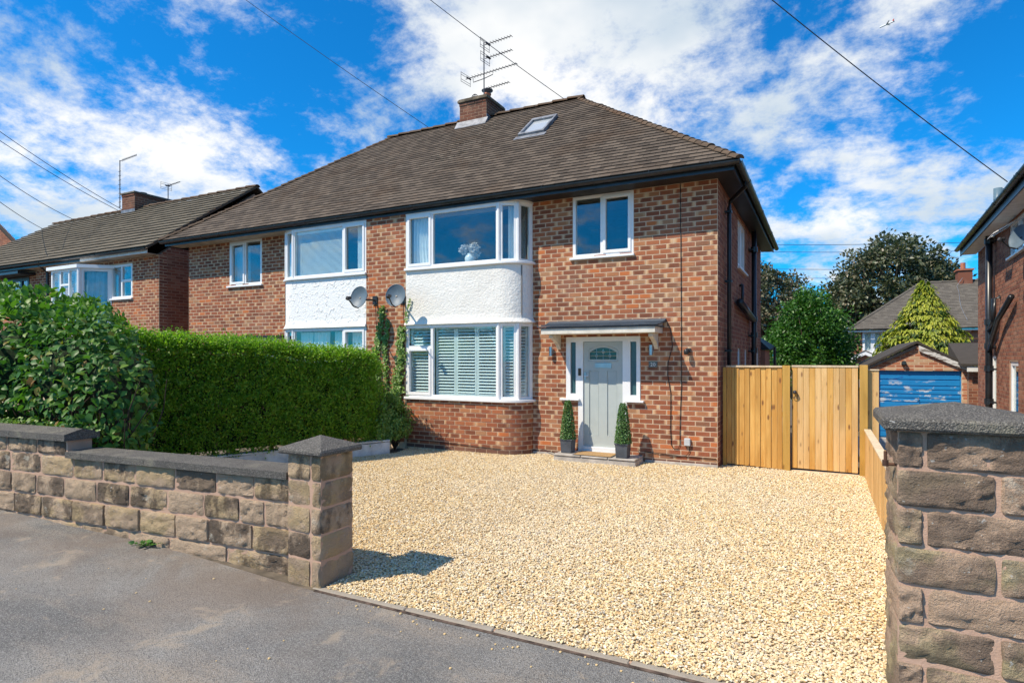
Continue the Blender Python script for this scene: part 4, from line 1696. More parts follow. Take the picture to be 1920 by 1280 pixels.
mb.tube([(XR + .10, 12.25, 2.86), (XR + .10, 14.7, 2.66)], .07, 10)
mb.tube([(XR + .06, 13.05, 3.28), (XR + .06, 13.05, 2.80)], .028, 8)
mb.tube([(XR, 13.05, 3.26), (XR + .06, 13.05, 3.28)], .028, 8)
mb.build("waste_pipe", M_BLACK, house, smooth=True)

# chimney: the two houses share it
cx0, cx1, cy0, cy1, cz1 = -8.595, -7.78, 13.6, 14.52, 8.56
ch = MB()
fc = [seg((cx0, cy0), (cx1, cy0)), seg((cx1, cy0), (cx1, cy1)), seg((cx1, cy1), (cx0, cy1)), seg((cx0, cy1), (cx0, cy0))]
ch.box(cx0, cx1, cy0, cy1, 7.5, cz1)
ch = ch.build("chimney", M_MORTAR_DK, house)
cb = MB()
for i, (fm, L) in enumerate(fc):
    lay_bricks(cb, fm, 0, L, 7.55, 8.45, [], start=0.12 * (i % 2))
    lay_bricks(cb, fm, -.0, L, 8.45, 8.53, [], proud=.02)
cb.build("brickwork", M_BRICK_CHIM, ch, kind="stuff")
mb = MB()
mb.box(cx0 - .05, cx1 + .05, cy0 - .05, cy1 + .05, 8.53, 8.60)
mb.box(cx0 - .03, cx1 + .03, cy0 - .03, cy1 + .03, 8.60, 8.63)
mb.build("chimney_cap", plain("mossy_flaunching", (.20, .16, .11), .95, var=.3), ch, bevel=.012)
mb = MB()
mb.hexa([(cx0 - .07, cy0 - .15, zsl(cy0 - .15) + .03), (cx1 + .05, cy0 - .15, zsl(cy0 - .15) + .03), (cx1 + .05, cy0 - .012, zsl(cy0 - .15) + .1), (cx0 - .07, cy0 - .012, zsl(cy0 - .15) + .1)],
        [(cx0 - .07, cy0 - .15, zsl(cy0 - .15) + .045), (cx1 + .05, cy0 - .15, zsl(cy0 - .15) + .045), (cx1 + .05, cy0 - .009, zsl(cy0) + .13), (cx0 - .07, cy0 - .009, zsl(cy0) + .13)])
mb.box(cx1 + .009, cx1 + .014, cy0 - .01, RY, zsl(cy0), zsl(cy0) + .22)
mb.build("flashing", M_LEAD, ch)
mb = MB()
mb.lathe([(.11, 0), (.125, .02), (.10, .05), (.09, .16), (.105, .18), (.105, .21), (.08, .21)], (-7.98, 14.0, 8.62), 14)
mb.build("chimney_pot", M_TERRA, ch, smooth=True)
mb = MB()
mb.lathe([(.06, .19), (.06, .24), (.15, .28), (.155, .30), (.05, .36), (.0, .37)], (-7.98, 14.0, 8.62), 14)
mb.build("cowl", M_DKMETAL, ch, smooth=True)
mb = MB()
for k in range(8):
    a = math.pi * k / 8
    mb.tube([(-8.33 + .13 * math.cos(a) * math.cos(b), 13.95 + .13 * math.sin(a) * math.cos(b), 8.63 + .24 * math.sin(b)) for b in [math.pi * i / 10 for i in range(11)]], .004, 4)
for zz in (.06, .14, .2):
    rr_ = .13 * math.cos(math.asin(zz / .24))
    mb.tube([(-8.33 + rr_ * math.cos(b), 13.95 + rr_ * math.sin(b), 8.63 + zz) for b in [2 * math.pi * i / 12 for i in range(13)]], .004, 4)
mb.build("bird_guard", M_DKMETAL, ch)
# lean-to at the rear
mb = MB()
mb.box(-2.6, -1.42, YB + .05, 19.3, -.9, 2.0)
ext = mb.build("lean_to", M_BRICK_SIDE, house)
mb = MB()
mb.hexa([(-2.7, YB + .01, 2.02), (-1.30, YB + .01, 2.02), (-1.30, 19.5, 2.02), (-2.7, 19.5, 2.02)], [(-2.7, YB + .01, 2.6), (-1.9, YB + .01, 2.6), (-1.30, 19.5, 2.14), (-2.7, 19.5, 2.14)])
mb.build("lean_to_roof", M_BLACKM, ext)
mb = MB()
mb.tube([(-1.28, 19.2, 2.1), (-1.28, 19.2, -.9)], .04, 8)
mb.build("downpipe", M_BLACK, ext)

# ------------------------------------------------------------------ things on the front of the house


def wall_light(x, z, label):
    t = thing("wall_light", label, "wall light", (x, YF, z), "wall lights beside the front door")
    mb = MB()
    mb.fbox(fF, x - .03, x + .03, z - .05, z + .05, .008, .02)
    mb.build("mounting_plate", M_STEEL, t, bevel=.003)
    mb = MB()
    mb.tube([fF(x, z - .085, .06), fF(x, z + .085, .06)], .032, 14)
    mb.tube([fF(x, z, .018), fF(x, z, .06)], .015, 8)
    mb.build("cylinder_body", M_STEEL, t, smooth=False)


wall_light(-2.605, 1.925, "brushed steel up-down wall light right of the door, above the number plaque")
wall_light(-4.454, 1.91, "brushed steel up-down wall light left of the door, under the canopy's left end")

t = thing("house_number_plaque", "small grey house number plaque reading 20 right of the front door", "sign", (-2.578, YF, 1.678))
mb = MB()
mb.fbox(fF, -2.652, -2.504, 1.63, 1.727, .008, .024)
mb.build("plate", M_PLAQUE, t, bevel=.003)
fc_ = bpy.data.curves.new("number", "FONT")
fc_.body = "20"
fc_.size = .085
fc_.align_x = "CENTER"
fc_.align_y = "CENTER"
fc_.extrude = .001
fc_.space_character = 1.1
fc_.materials.append(M_WPAINT)
tmp = bpy.data.objects.new("tmp", fc_)
COL.objects.link(tmp)
bpy.context.view_layer.update()
nme = bpy.data.meshes.new_from_object(tmp)
bpy.data.objects.remove(tmp)
no = bpy.data.objects.new("number", nme)
COL.objects.link(no)
no.matrix_basis = Matrix.Translation(fF(-2.578, 1.678, .0255)) @ Matrix.Rotation(math.radians(90), 4, "X")
no.parent = t
no.matrix_parent_inverse = Matrix.Translation(-Vector(t.location))

t = thing("doorbell", "dark bronze video doorbell on the white frame left of the door", "doorbell", (-3.905, YF, 1.53))
mb = MB()
mb.fbox(fF, -3.93, -3.878, 1.475, 1.605, .0125, .034)
mb.build("case", plain("bronze", (.09, .055, .03), .35, metal=.6), t, bevel=.006)
mb = MB()
mb.tube([fF(-3.904, 1.505, .034), fF(-3.904, 1.505, .038)], .016, 12)
mb.tube([fF(-3.904, 1.58, .034), fF(-3.904, 1.58, .037)], .009, 10)
mb.build("button", M_DARKPL, t)

t = thing("security_sensor", "small dark security sensor on the brick wall right of the door", "sensor", (-2.0, YF, 1.915))
mb = MB()
mb.fbox(fF, -2.03, -1.95, 1.885, 1.95, .008, .04)
mb.tube([fF(-1.99, 1.92, .04), fF(-1.99, 1.92, .09)], .02, 8)
mb.build("bracket", M_DARKPL, t)
mb = MB()
mb.lathe([(0, -.05), (.035, -.045), (.042, 0), (.035, .035), (0, .045)], fF(-2.01, 1.895, .10), 12)
mb.build("lens", M_DARKPL, t, smooth=True)
t = thing("junction_box", "small pale grey plastic box low on the brick wall", "junction box", (-2.0, YF, .40))
mb = MB()
mb.fbox(fF, -2.055, -1.955, .34, .465, .008, .055)
mb.build("cover", plain("grey_plastic", (.50, .51, .51), .5), t, bevel=.008)
mb = MB()
mb.tube([fF(-1.975, .34, .03), fF(-1.975, .24, .02), fF(-2.03, .17, .02), fF(-2.3, .15, .02)], .006, 6)
mb.build("cable_tail", M_CABLE, t)


def cable(name, label, pts, r=.006):
    mb = MB()
    mb.tube(pts, r, 6)
    tag(mb.build(name, M_CABLE, None, smooth=True), label, "cable")


cable("cable", "straight thin cable running down the brick from the eaves to a loop near the ground", [fF(-2.122, 4.69, .014), fF(-2.11, 2.9, .014), fF(-2.105, 1.3, .014), fF(-2.125, .8, .014), fF(-2.13, .34, .016), fF(-2.16, .275, .016), fF(-2.22, .27, .016), fF(-2.27, .33, .016), fF(-2.285, .6, .016),
                   fF(-2.28, 1.2, .016), fF(-2.33, 1.5, .018), fF(-2.325, 1.7, .018), fF(-2.25, 2.0, .018), fF(-2.29, 2.3, .018), fF(-2.35, 2.42, .016), fF(-2.44, 2.46, .014)])
cable("cable", "black cable lying along the foot of the front wall", [fF(XR - .02, .155, .016), fF(-2.0, .16, .016), fF(-2.72, .19, .018), fF(-2.73, .05, .05)])
cable("cable", "black cable along the foot of the bay and up its left corner", [(-4.35, YF - .06, .05), (-4.6, YF - .03, .10), (-4.84, YF - .02, .06), (-5.02, 9.92, .085), (-5.35, YBAY - .016, .11), (-6.4, YBAY - .016, .15), (-7.46, YBAY - .016, .17), (-7.475, YBAY - .016, .95)])


def dish(x, y, z, yaw, mount, label):
    """oval offset dish: bowl, rim, arm, LNB, wall bracket."""
    t = thing("satellite_dish", label, "satellite dish", (mount[0], mount[1], mount[2]), "satellite dishes between the bays")
    rot = Matrix.Translation((x, y, z)) @ Matrix.Rotation(yaw, 4, "Z") @ Matrix.Rotation(math.radians(-14), 4, "X")
    mb = MB()
    a, b, dep = .198, .225, .055
    for side, off in ((1, 0), (-1, .012)):
        for i in range(6):
            r0, r1 = i / 6, (i + 1) / 6
            for k in range(28):
                q = []
                for rr_, kk in ((r0, k), (r1, k), (r1, k + 1), (r0, k + 1)):
                    an = 2 * math.pi * kk / 28
                    q.append(tuple(rot @ Vector((a * rr_ * math.cos(an), -dep * rr_ * rr_ + dep * .5 + off, b * rr_ * math.sin(an)))))
                mb.face(q if side > 0 else q[::-1])
    mb.build("dish_bowl", M_DISH, t, smooth=True, weld=False)
    mb = MB()
    mb.tube([rot @ Vector((a * math.cos(an), -dep * .5 + .004, b * math.sin(an))) for an in [2 * math.pi * i / 28 for i in range(29)]], .007, 6, caps=False)
    mb.build("rim", M_DISH, t)
    mb = MB()
    mb.tube([rot @ Vector((0, .02, -b * .98)), rot @ Vector((0, -.14, -b * 1.02)), rot @ Vector((0, -.33, -b * .62))], .013, 8)
    mb.build("arm", M_DARKPL, t)
    mb = MB()
    mb.tube([rot @ Vector((0, -.33, -b * .62)), rot @ Vector((0, -.27, -b * .45))], .032, 10)
    mb.tube([rot @ Vector((0, -.35, -b * .72)), rot @ Vector((0, -.335, -b * .5))], .038, 8)
    mb.build("receiver", M_DARKPL, t)
    mb = MB()
    mb.tube([rot @ Vector((0, .02, 0)), rot @ Vector((0, .09, -.02)), (mount[0], mount[1] - .12, mount[2]), (mount[0], mount[1] - .01, mount[2])], .018, 8)
    mb.fbox(lambda s, zz, d: (mount[0] + s, mount[1] - d, mount[2] + zz), -.06, .06, -.09, .09, .0, .012)
    mb.build("wall_bracket", M_DARKPL, t)
    mb = MB()
    mb.tube([(mount[0] + .03, mount[1] - .02, mount[2] - .08), (mount[0] + .05, mount[1] - .018, mount[2] - .6), (mount[0] + .04, mount[1] - .018, 1.0)], .007, 6)
    mb.build("lead", M_CABLE, t)


dish(-8.31, 9.38, 3.01, math.radians(4), (-8.25, YBAY - .012, 2.98), "grey satellite dish in front of the left bay's white panel")
dish(-7.39, 9.38, 3.0, math.radians(16), (-7.54, YBAY - .012, 2.97), "grey satellite dish beside the right bay's cream panel, on the brick strip")

# ivy on the strip between the bays
t = thing("ivy", "ivy climbing the brick strip between the two bays in three trails", "climbing plant", (-7.95, YF, 0))
P, T, Nn, Lf = [], [], [], []
trails = [([(-8.20, .3), (-8.17, 1.3), (-8.22, 1.9), (-8.10, 2.35), (-8.02, 2.85)], .095, 900), ([(-7.92, .3), (-7.93, 1.2), (-7.98, 1.8), (-7.94, 2.2), (-7.90, 2.55)], .06, 520),
          ([(-7.60, .3), (-7.70, .95), (-7.62, 1.4), (-7.56, 2.0), (-7.55, 2.42)], .13, 1700), ([(-7.95, .2), (-7.9, .6), (-7.8, 1.1)], .24, 1300)]
stems = MB()
for pts, wdt, cnt in trails:
    stems.tube([fS(a, b, .02) for a, b in pts], .008, 5)
    for k in range(cnt):
        f = R() ** 1.15 * (len(pts) - 1.001)
        i = int(f)
        u_ = f - i
        taper = 1 - .55 * (f / (len(pts) - 1))
        px_ = pts[i][0] * (1 - u_) + pts[i + 1][0] * u_ + random.gauss(0, wdt * .6 * taper) + .05 * noise.noise((f * 3, wdt * 40, 2))
        pz_ = pts[i][1] * (1 - u_) + pts[i + 1][1] * u_
        P.append((px_, YBAY - U(.015, .03 + .45 * wdt * taper), pz_))
        T.append((U(-1, 1), U(-.5, 0), U(-1, .4)))
        Nn.append((U(-.5, .5), -1, U(-.2, .6)))
        Lf.append(U(.03, .06))
# a thin trail over the edge of the right bay panel
for k in range(60):
    z_ = U(2.48, 2.98)
    P.append((-7.40 + .05 * math.sin(z_ * 9) + U(-.02, .02), YBAY - .03, z_))
    T.append((U(-1, 1), -.2, U(-1, .4)))
    Nn.append((0, -1, .2))
    Lf.append(U(.025, .045))
me = scatter("foliage", np.array(P), np.array(T), np.array(Nn), np.array(Lf), np.array(Lf) * 1.0, LEAF_BIG, M_LEAF_IVY, rng.random(len(P)))
lo_ = link("foliage", me, t)
lo_["kind"] = "stuff"
stems.build("stem", M_TWIG, t)

# curtains, blind and vase behind the upper windows
fm0, L0 = seg(*bays["right"][1][0])
mb = MB()
wavy(mb, fm0, .08, .62, 3.62, 4.63, -.16, .022, 6, .2)
tag(mb.build("curtain", M_CURT, None, smooth=True), "white curtain behind the upper right bay's left casement", "curtain", "curtains in the upper right bay")
fm1, L1 = seg(*bays["right"][1][1])
mb = MB()
wavy(mb, fm1, .16, L1 + .02, 3.62, 4.63, -.14, .02, 4, .1)
tag(mb.build("curtain", M_CURT, None, smooth=True), "white curtain behind the narrow angled pane of the upper right bay", "curtain", "curtains in the upper right bay")
fm2, L2 = seg(*bays["right"][1][2])
mb = MB()
wavy(mb, fm2, .06, L2 - .05, 3.62, 4.63, -.12, .015, 4, 0)
tag(mb.build("curtain", M_CURTD, None, smooth=True), "grey brown curtain behind the side pane of the upper right bay", "curtain", "curtains in the upper right bay")
fml, Ll = seg(*bays["left"][1][0])
mb = MB()
wavy(mb, fml, Ll - .36, Ll - .12, 3.62, 4.6, -.16, .02, 4, .1)
tag(mb.build("curtain", M_CURT, None, smooth=True), "white curtain behind the upper left bay's right casement", "curtain")
t = thing("venetian_blind", "pale venetian blind filling the big pane of the upper left bay", "blind", (-9.8, YBAY + .1, 3.6))
mb = MB()
mb.fbox(fml, .05, Ll - .65, 4.56, 4.62, -.13, -.08)
mb.build("headrail", M_BLIND, t)
mb = MB()
for k in range(38):
    z_ = 3.63 + k * .0246
    mb.hexa([fml(.06, z_, -.090), fml(Ll - .66, z_, -.090), fml(Ll - .66, z_ + .016, -.11), fml(.06, z_ + .016, -.11)], [fml(.06, z_ + .002, -.089), fml(Ll - .66, z_ + .002, -.089), fml(Ll - .66, z_ + .018, -.109), fml(.06, z_ + .018, -.109)])
b_ = mb.build("slats", M_BLIND, t)
b_["kind"] = "stuff"
for s0, s1, lab in ((.10, .48, "left white curtain in the lower left bay's wide pane"), (.50, .98, "middle white curtain in the lower left bay's wide pane"), (1.12, 1.5, "right white curtain in the lower left bay's wide pane"), (Ll - .5, Ll - .15, "white curtain behind the lower left bay's small top light")):
    mb = MB()
    wavy(mb, fml, s0, s1, 1.1, 2.36, -.15, .022, 4, .05)
    tag(mb.build("curtain", M_CURT, None, smooth=True), lab, "curtain", "curtains in the lower left bay")
mb = MB()
wavy(mb, fF, -13.2, -12.72, 3.66, 4.62, -.16, .015, 5, 0)
tag(mb.build("curtain", M_CURTB, None, smooth=True), "pale blue curtain in the upper left window of the left house", "curtain")

t = thing("flower_vase", "white vase of pale flowers on the upper right bay's window ledge", "vase", (-6.08, YBAY + .2, 3.60))
mb = MB()
mb.lathe([(0, 0), (.07, 0), (.10, .05), (.11, .12), (.085, .17), (.06, .19), (.07, .21)], (-6.08, YBAY + .2, 3.60), 16)
mb.build("vase", M_WHITE, t, smooth=True)
P = []
for c_, r_ in (((-6.20, YBAY + .18, 3.885), .095), ((-5.99, YBAY + .17, 3.90), .10), ((-5.98, YBAY + .22, 3.80), .08)):
    d_ = rand_dirs(220)
    P.append(np.array(c_) + d_ * r_ * rng.uniform(.6, 1, (220, 1)))
P = np.concatenate(P)
me = scatter("blossom", P, rand_dirs(len(P)), rand_dirs(len(P)), np.full(len(P), .05), np.full(len(P), .05), LEAF_SMALL, M_FLOWER, rng.random(len(P)))
link("blossom", me, t)["kind"] = "stuff"
mb = MB()
mb.tube([(-6.08, YBAY + .2, 3.75), (-6.2, YBAY + .18, 3.88)], .006, 5)
mb.tube([(-6.08, YBAY + .2, 3.75), (-5.99, YBAY + .17, 3.9)], .006, 5)
mb.build("stem", M_LEAF_BOX, t)

# topiary either side of the door, mat


def topiary(x, y, z, label):
    t = thing("topiary_planter", label, "potted topiary", (x, y, z), "topiary cones beside the front door")
    mb = MB()
    w0, w1, h = .095, .108, .235
    mb.hexa([(x - w0, y - w0, z), (x + w0, y - w0, z), (x + w0, y + w0, z), (x - w0, y + w0, z)], [(x - w1, y - w1, z + h), (x + w1, y - w1, z + h), (x + w1, y + w1, z + h), (x - w1, y + w1, z + h)])
    po = mb.build("planter", M_PLANTER, t, bevel=.006)
    mb = MB()
    mb.slab(lambda s, zz, d: (x + s, y - zz, z + h + d), -.116, .116, -.116, .116, [(-.09, .09, -.09, .09)], -.012, .008)
    mb.build("rim", M_PLANTER, po)
    n = 2600
    hh = rng.random(n) ** 1.25
    an = rng.random(n) * 6.283
    rad = (.098 * (1 - hh) ** .6 + .026) * (0.86 + .25 * rng.random(n))
    P = np.stack([x + rad * np.cos(an), y + rad * np.sin(an), z + h + .01 + hh * .66], 1)
    out = np.stack([np.cos(an), np.sin(an), np.full(n, .35)], 1)
    T = out * .6 + rand_dirs(n) * .8
    me = scatter("foliage", P, T, out + rand_dirs(n) * .5, np.full(n, .026), np.full(n, .02), LEAF_SMALL, M_LEAF_BOX, rng.random(n))
    link("foliage", me, t)["kind"] = "stuff"
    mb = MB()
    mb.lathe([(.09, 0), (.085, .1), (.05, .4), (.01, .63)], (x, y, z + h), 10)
    mb.build("light_block_core", M_INNER, t)  # solid dark core added inside the cone to block light between leaves
    mb = MB()
    mb.tube([(x, y, z + .1), (x, y, z + h + .3)], .012, 6)
    mb.build("trunk", M_BARK, t)


topiary(-4.02, 9.93, .126, "clipped box cone in a grey square planter left of the front door")
topiary(-2.99, 9.83, .126, "clipped box cone in a grey square planter right of the front door")
t = thing("doormat", "brown coir doormat on the step before the front door", "doormat", (-3.5, 9.85, .126))
mb = MB()
mb.box(-3.83, -3.17, 9.72, 10.12, .126, .142)
mb.build("pile", M_MAT, t, bevel=.004)
mb = MB()
mb.slab(lambda s, zz, d: (s, zz, .134 + d), -3.845, -3.155, 9.705, 10.135, [(-3.83, -3.17, 9.72, 10.12)], -.008, .002)
mb.build("rubber_edge", M_DARKPL, t)


def yagi(mb, c, dirv, ln, n, el, refl=True, vert=False):
    c, d = Vector(c), Vector(dirv).normalized()
    side = Vector((0, 0, 1)) if vert else d.cross(Vector((0, 0, 1))).normalized()
    mb.tube([c, c + d * ln], .011, 6)
    for k in range(n):
        p = c + d * (ln * (.16 + .83 * k / (n - 1)))
        h = el * (1 - .25 * k / n)
        mb.tube([p - side * h, p + side * h], .006, 5)
    if refl:
        upv = Vector((0, 0, 1))
        for zz in (-.12, -.06, .06, .12):
            p = c + upv * zz
            mb.tube([p - side * .2, p + side * .2], .006, 5)
        for s_ in (-.2, .2):
            mb.tube([c + upv * -.13 + side * s_, c + upv * .13 + side * s_], .006, 5)
        p = c + d * .1
        mb.tube([p - side * .09, p + side * .09], .02, 6)


t = thing("television_aerial", "tall aerial mast with four rows of aerials strapped to the shared chimney", "aerial", (-7.83, 13.72, 8.5))
mb = MB()
mb.tube([(-7.87, 13.64, 8.1), (-7.97, 13.8, 10.10)], .016, 8)
mb.build("mast", M_DKMETAL, t)
for zz, ln, n_, x0 in ((10.02, .85, 9, -7.93), (9.66, .85, 9, -7.92), (9.24, 1.65, 15, -8.52), (8.86, .72, 8, -7.88)):
    mb = MB()
    yagi(mb, (x0, 13.78, zz), (1, -.12, -.015), ln, n_, .085, refl=zz > 9)
    mb.build("aerial", M_DKMETAL, t)
mb = MB()
mb.tube([(-8.28, 13.76, 9.21), (-8.27, 13.76, 9.10), (-7.95, 13.78, 9.14), (-7.66, 13.72, 9.16), (-7.64, 13.71, 9.22)], .01, 6)
mb.build("cradle_arm", M_DKMETAL, t)
# ================================================================== front garden wall and gate piers


def stone_block(fm, s0, s1, z0, z1, d0, d1, mat, parent, cuts=5, bulge=.018, rough=.012, name="stone", seed=None):
    """rock-faced block: a subdivided box, edges worn, faces swollen and uneven."""
    seed = U(0, 100) if seed is None else seed
    n = cuts
    V, F, idx = [], [], {}
    ls, lz, ld = s1 - s0, z1 - z0, d1 - d0
    ns = max(2, min(14, int(round(n * max(1, ls / lz)))))
    nz = n
    nd = max(2, min(10, int(round(n * max(.6, ld / lz)))))

    def vert(i, j, k):
        key = (i, j, k)
        if key in idx:
            return idx[key]
        a, b, c = i / ns * 2 - 1, j / nz * 2 - 1, k / nd * 2 - 1
        # swell each face towards its middle
        sa, sb, sc = (1 - abs(a) ** 7), (1 - abs(b) ** 7), (1 - abs(c) ** 7)
        da = bulge * sb * sc * (1 if abs(a) == 1 else 0) * (1 if a > 0 else -1)
        db = bulge * .15 * sa * sc * (1 if abs(b) == 1 else 0) * (1 if b > 0 else -1)
        dc = bulge * sa * sb * (1 if abs(c) == 1 else 0) * (1 if c > 0 else -1)
        s, z, d = (s0 + s1) / 2 + a * ls / 2 + da, (z0 + z1) / 2 + b * lz / 2 + db, (d0 + d1) / 2 + c * ld / 2 + dc
        # worn edges
        e = (abs(a) == 1) + (abs(b) == 1) + (abs(c) == 1)
        if e >= 2:
            sh = .0035 * (e - 1)
            s -= sh * a * (abs(a) == 1)
            z -= sh * b * (abs(b) == 1)
            d -= sh * c * (abs(c) == 1)
        q = Vector((s * 9 + seed, z * 11, d * 9))
        nv = Vector((noise.noise(q), noise.noise(q + Vector((7, 3, 1))), noise.noise(q + Vector((2, 9, 5)))))
        q2 = q * 2.7
        k2 = noise.noise(q2)
        amp = rough if e == 1 else rough * .45
        if e == 1:
            k3 = noise.noise(q * 5.3)
            kk = k2 * .8 + k3 * .45 - abs(noise.noise(q * 1.7)) * .9
            nv = nv * .7 + Vector((kk * (1 if a > 0 else -1), 0, kk))
        s += nv.x * amp * (.4 if abs(a) != 1 else 1)
        z += nv.y * amp * .5
        d += nv.z * amp * (.4 if abs(c) != 1 else 1.2)
        idx[key] = len(V)
        V.append(fm(s, z, d))
        return idx[key]
    for i in range(ns):
        for j in range(nz):
            F.append((vert(i, j, nd), vert(i + 1, j, nd), vert(i + 1, j + 1, nd), vert(i, j + 1, nd)))
            F.append((vert(i + 1, j, 0), vert(i, j, 0), vert(i, j + 1, 0), vert(i + 1, j + 1, 0)))
    for i in range(ns):
        for k in range(nd):
            F.append((vert(i, 0, k), vert(i + 1, 0, k), vert(i + 1, 0, k + 1), vert(i, 0, k + 1)))
            F.append((vert(i, nz, k + 1), vert(i + 1, nz, k + 1), vert(i + 1, nz, k), vert(i, nz, k)))
    for j in range(nz):
        for k in range(nd):
            F.append((vert(0, j, k), vert(0, j, k + 1), vert(0, j + 1, k + 1), vert(0, j + 1, k)))
            F.append((vert(ns, j, k + 1), vert(ns, j, k), vert(ns, j + 1, k), vert(ns, j + 1, k + 1)))
    me = bpy.data.meshes.new(name)
    me.from_pydata(V, [], F)
    me.materials.append(mat)
    me.polygons.foreach_set("use_smooth", [True] * len(me.polygons))
    me.update()
    me.set_sharp_from_angle(angle=math.radians(38))
    return link(name, me, parent)


def slab_stone(name, pts_b, pts_t, mat, parent, bevel=.008):
    mb = MB()
    mb.hexa(pts_b, pts_t, R())
    return mb.build(name, mat, parent, bevel=bevel)


WL = 9.0
P0 = Vector((-3.86, 3.56))
wdir = Vector((-math.cos(math.radians(5)), -math.sin(math.radians(5))))
fW, _ = seg(P0 + wdir * WL, P0)
SU = WL - 2.86          # where the wall steps down
gw = thing("garden_wall", "low stepped sandstone front wall with dark concrete coping, left of the drive", "garden wall", (P0.x + wdir.x * 4.5, P0.y + wdir.y * 4.5, 0))
mb = MB()
mb.fbox(fW, 0, SU, -.2, .968, -.24, -.006)
mb.fbox(fW, SU, WL - .012, -.2, .806, -.24, -.006)
mb.build("mortar", M_MORTAR_PINK, gw)
rowsz = [(.004, .166), (.180, .383), (.398, .598), (.613, .808)]
for r_, (za, zb) in enumerate(rowsz):
    s = [WL - .012, WL - .012, WL - .30, WL - .012][r_]
    first = True
    while s > .2:
        ln = U(.40, .52) if not (first and r_ == 2) else .28
        if r_ == 0:
            ln = U(.5, .75)
        a = max(s - ln, 0)
        proud = U(-.006, .006) + (.012 if r_ == 1 else 0)
        stone_block(fW, a + .010, s - .010, za + U(0, .004), zb - U(0, .004), -.2, .004 + proud, M_STONE, gw, cuts=10, bulge=.009, rough=.013)
        s = a
        first = False
    if r_ == 2:
        stone_block(fW, WL - .292, WL - .02, za, zb, -.2, .004, M_STONE, gw, cuts=10, bulge=.009, rough=.013)
s = SU - .02
while s > .1:
    a = max(s - U(.42, .52), 0)
    stone_block(fW, a + .008, s - .008, .822, .962, -.2, .004, M_STONE, gw, cuts=10, bulge=.009, rough=.013)
    s = a


def coping(s0, s1, z0, z1, rise, d0=-.30, d1=.05):
    b = [fW(s0, z0, d1), fW(s1, z0, d1), fW(s1, z0, d0), fW(s0, z0, d0)]
    mb = MB()
    dm = (d0 + d1) / 2
    prof = [(d1, z0), (d1, z1), (dm, z1 + rise), (d0, z1), (d0, z0)]
    mb.prism(prof, lambda d, z: fW(s0, z, d), lambda d, z: fW(s1, z, d))
    mb.build("coping_stone", M_COPING, gw, bevel=.007)


s = WL - .02
for ln in (.82, .86, .88, .24):
    a = max(s - ln, SU - .03)
    coping(a + .002, s - .002, .808, .868, .006)
    s = a
s = SU + .035
while s > .2:
    a = max(s - .9, 0)
    coping(a + .002, s - .002, .97, 1.035, .045)
    s = a


def pier(name, label, x0, x1, y0, y1, courses, ztop, splits, mat, capover, capz, apexz, cuts, capmat):
    """splits(k): list of (sa, sb) block spans along the front for course k."""
    t = thing(name, label, "gate pier", ((x0 + x1) / 2, (y0 + y1) / 2, 0), "stone gate piers of the drive")
    f = lambda s, z, d: (x0 + s, y0 - d, z)
    W, D = x1 - x0, y1 - y0
    mb = MB()
    mb.box(x0 + .007, x1 - .007, y0 + .007, y1 - .007, -.2, ztop - .002)
    mb.build("mortar", M_MORTAR_PINK, t)
    for k, (za, zb) in enumerate(courses):
        for a, b in splits(k):
            stone_block(f, a, b, za + .005, zb - .005, -D, U(-.004, .006), mat, t, cuts=cuts, bulge=.009 if cuts < 8 else .011, rough=.013)
    mb = MB()
    a, b, c, e = x0 - capover, x1 + capover, y0 - capover, y1 + capover
    mx_, my_ = (a + b) / 2, (c + e) / 2
    mb.v = [(a, c, ztop), (b, c, ztop), (b, e, ztop), (a, e, ztop), (a, c, capz), (b, c, capz), (b, e, capz), (a, e, capz), (mx_, my_, apexz)]
    mb.f = [(3, 2, 1, 0), (0, 1, 5, 4), (1, 2, 6, 5), (2, 3, 7, 6), (3, 0, 4, 7), (4, 5, 8), (5, 6, 8), (6, 7, 8), (7, 4, 8)]
    mb.uv = [(0, 0)] * sum(len(q) for q in mb.f)
    mb.r = [0] * 9
    mb.build("pier_cap", capmat, t, bevel=.012)
    return t


cz = [(-.06, .205)] + [(.205 + .207 * k, .205 + .207 * (k + 1)) for k in range(4)]
pier("gate_pier", "short sandstone gate pier with pyramid cap at the end of the low front wall", -3.84, -3.475, 3.485, 3.85, cz, 1.034, lambda k: [(.004, .244), (.262, .361)], M_STONE, .055, 1.076, 1.168, 7, M_COPING)
cz = [(-.06, .135)] + [(.135 + .1873 * k, .135 + .1873 * (k + 1)) for k in range(7)]
pier("gate_pier", "tall brown sandstone gate pier close up at the right edge of the picture", .315, .87, 3.49, 4.05, cz, 1.447, lambda k: [(.004, .112), (.124, .55)] if k % 2 == 1 else [(.004, .388), (.408, .55)], M_STONE_R, .06, 1.507, 1.575, 12, M_COPING)
t = thing("gate_hook", "small rusty iron hinge pin in the side of the tall gate pier", "hinge pin", (.30, 3.6, 1.26))
mb = MB()
mb.tube([(.33, 3.56, 1.265), (.285, 3.56, 1.265), (.275, 3.56, 1.275), (.275, 3.56, 1.33)], .008, 8)
mb.build("pin", plain("rust", (.10, .045, .025), .8), t)
mb = MB()
mb.tube([(.275, 3.56, 1.255), (.275, 3.56, 1.285)], .014, 8)
mb.build("collar", plain("rust_dark", (.06, .03, .02), .8), t)

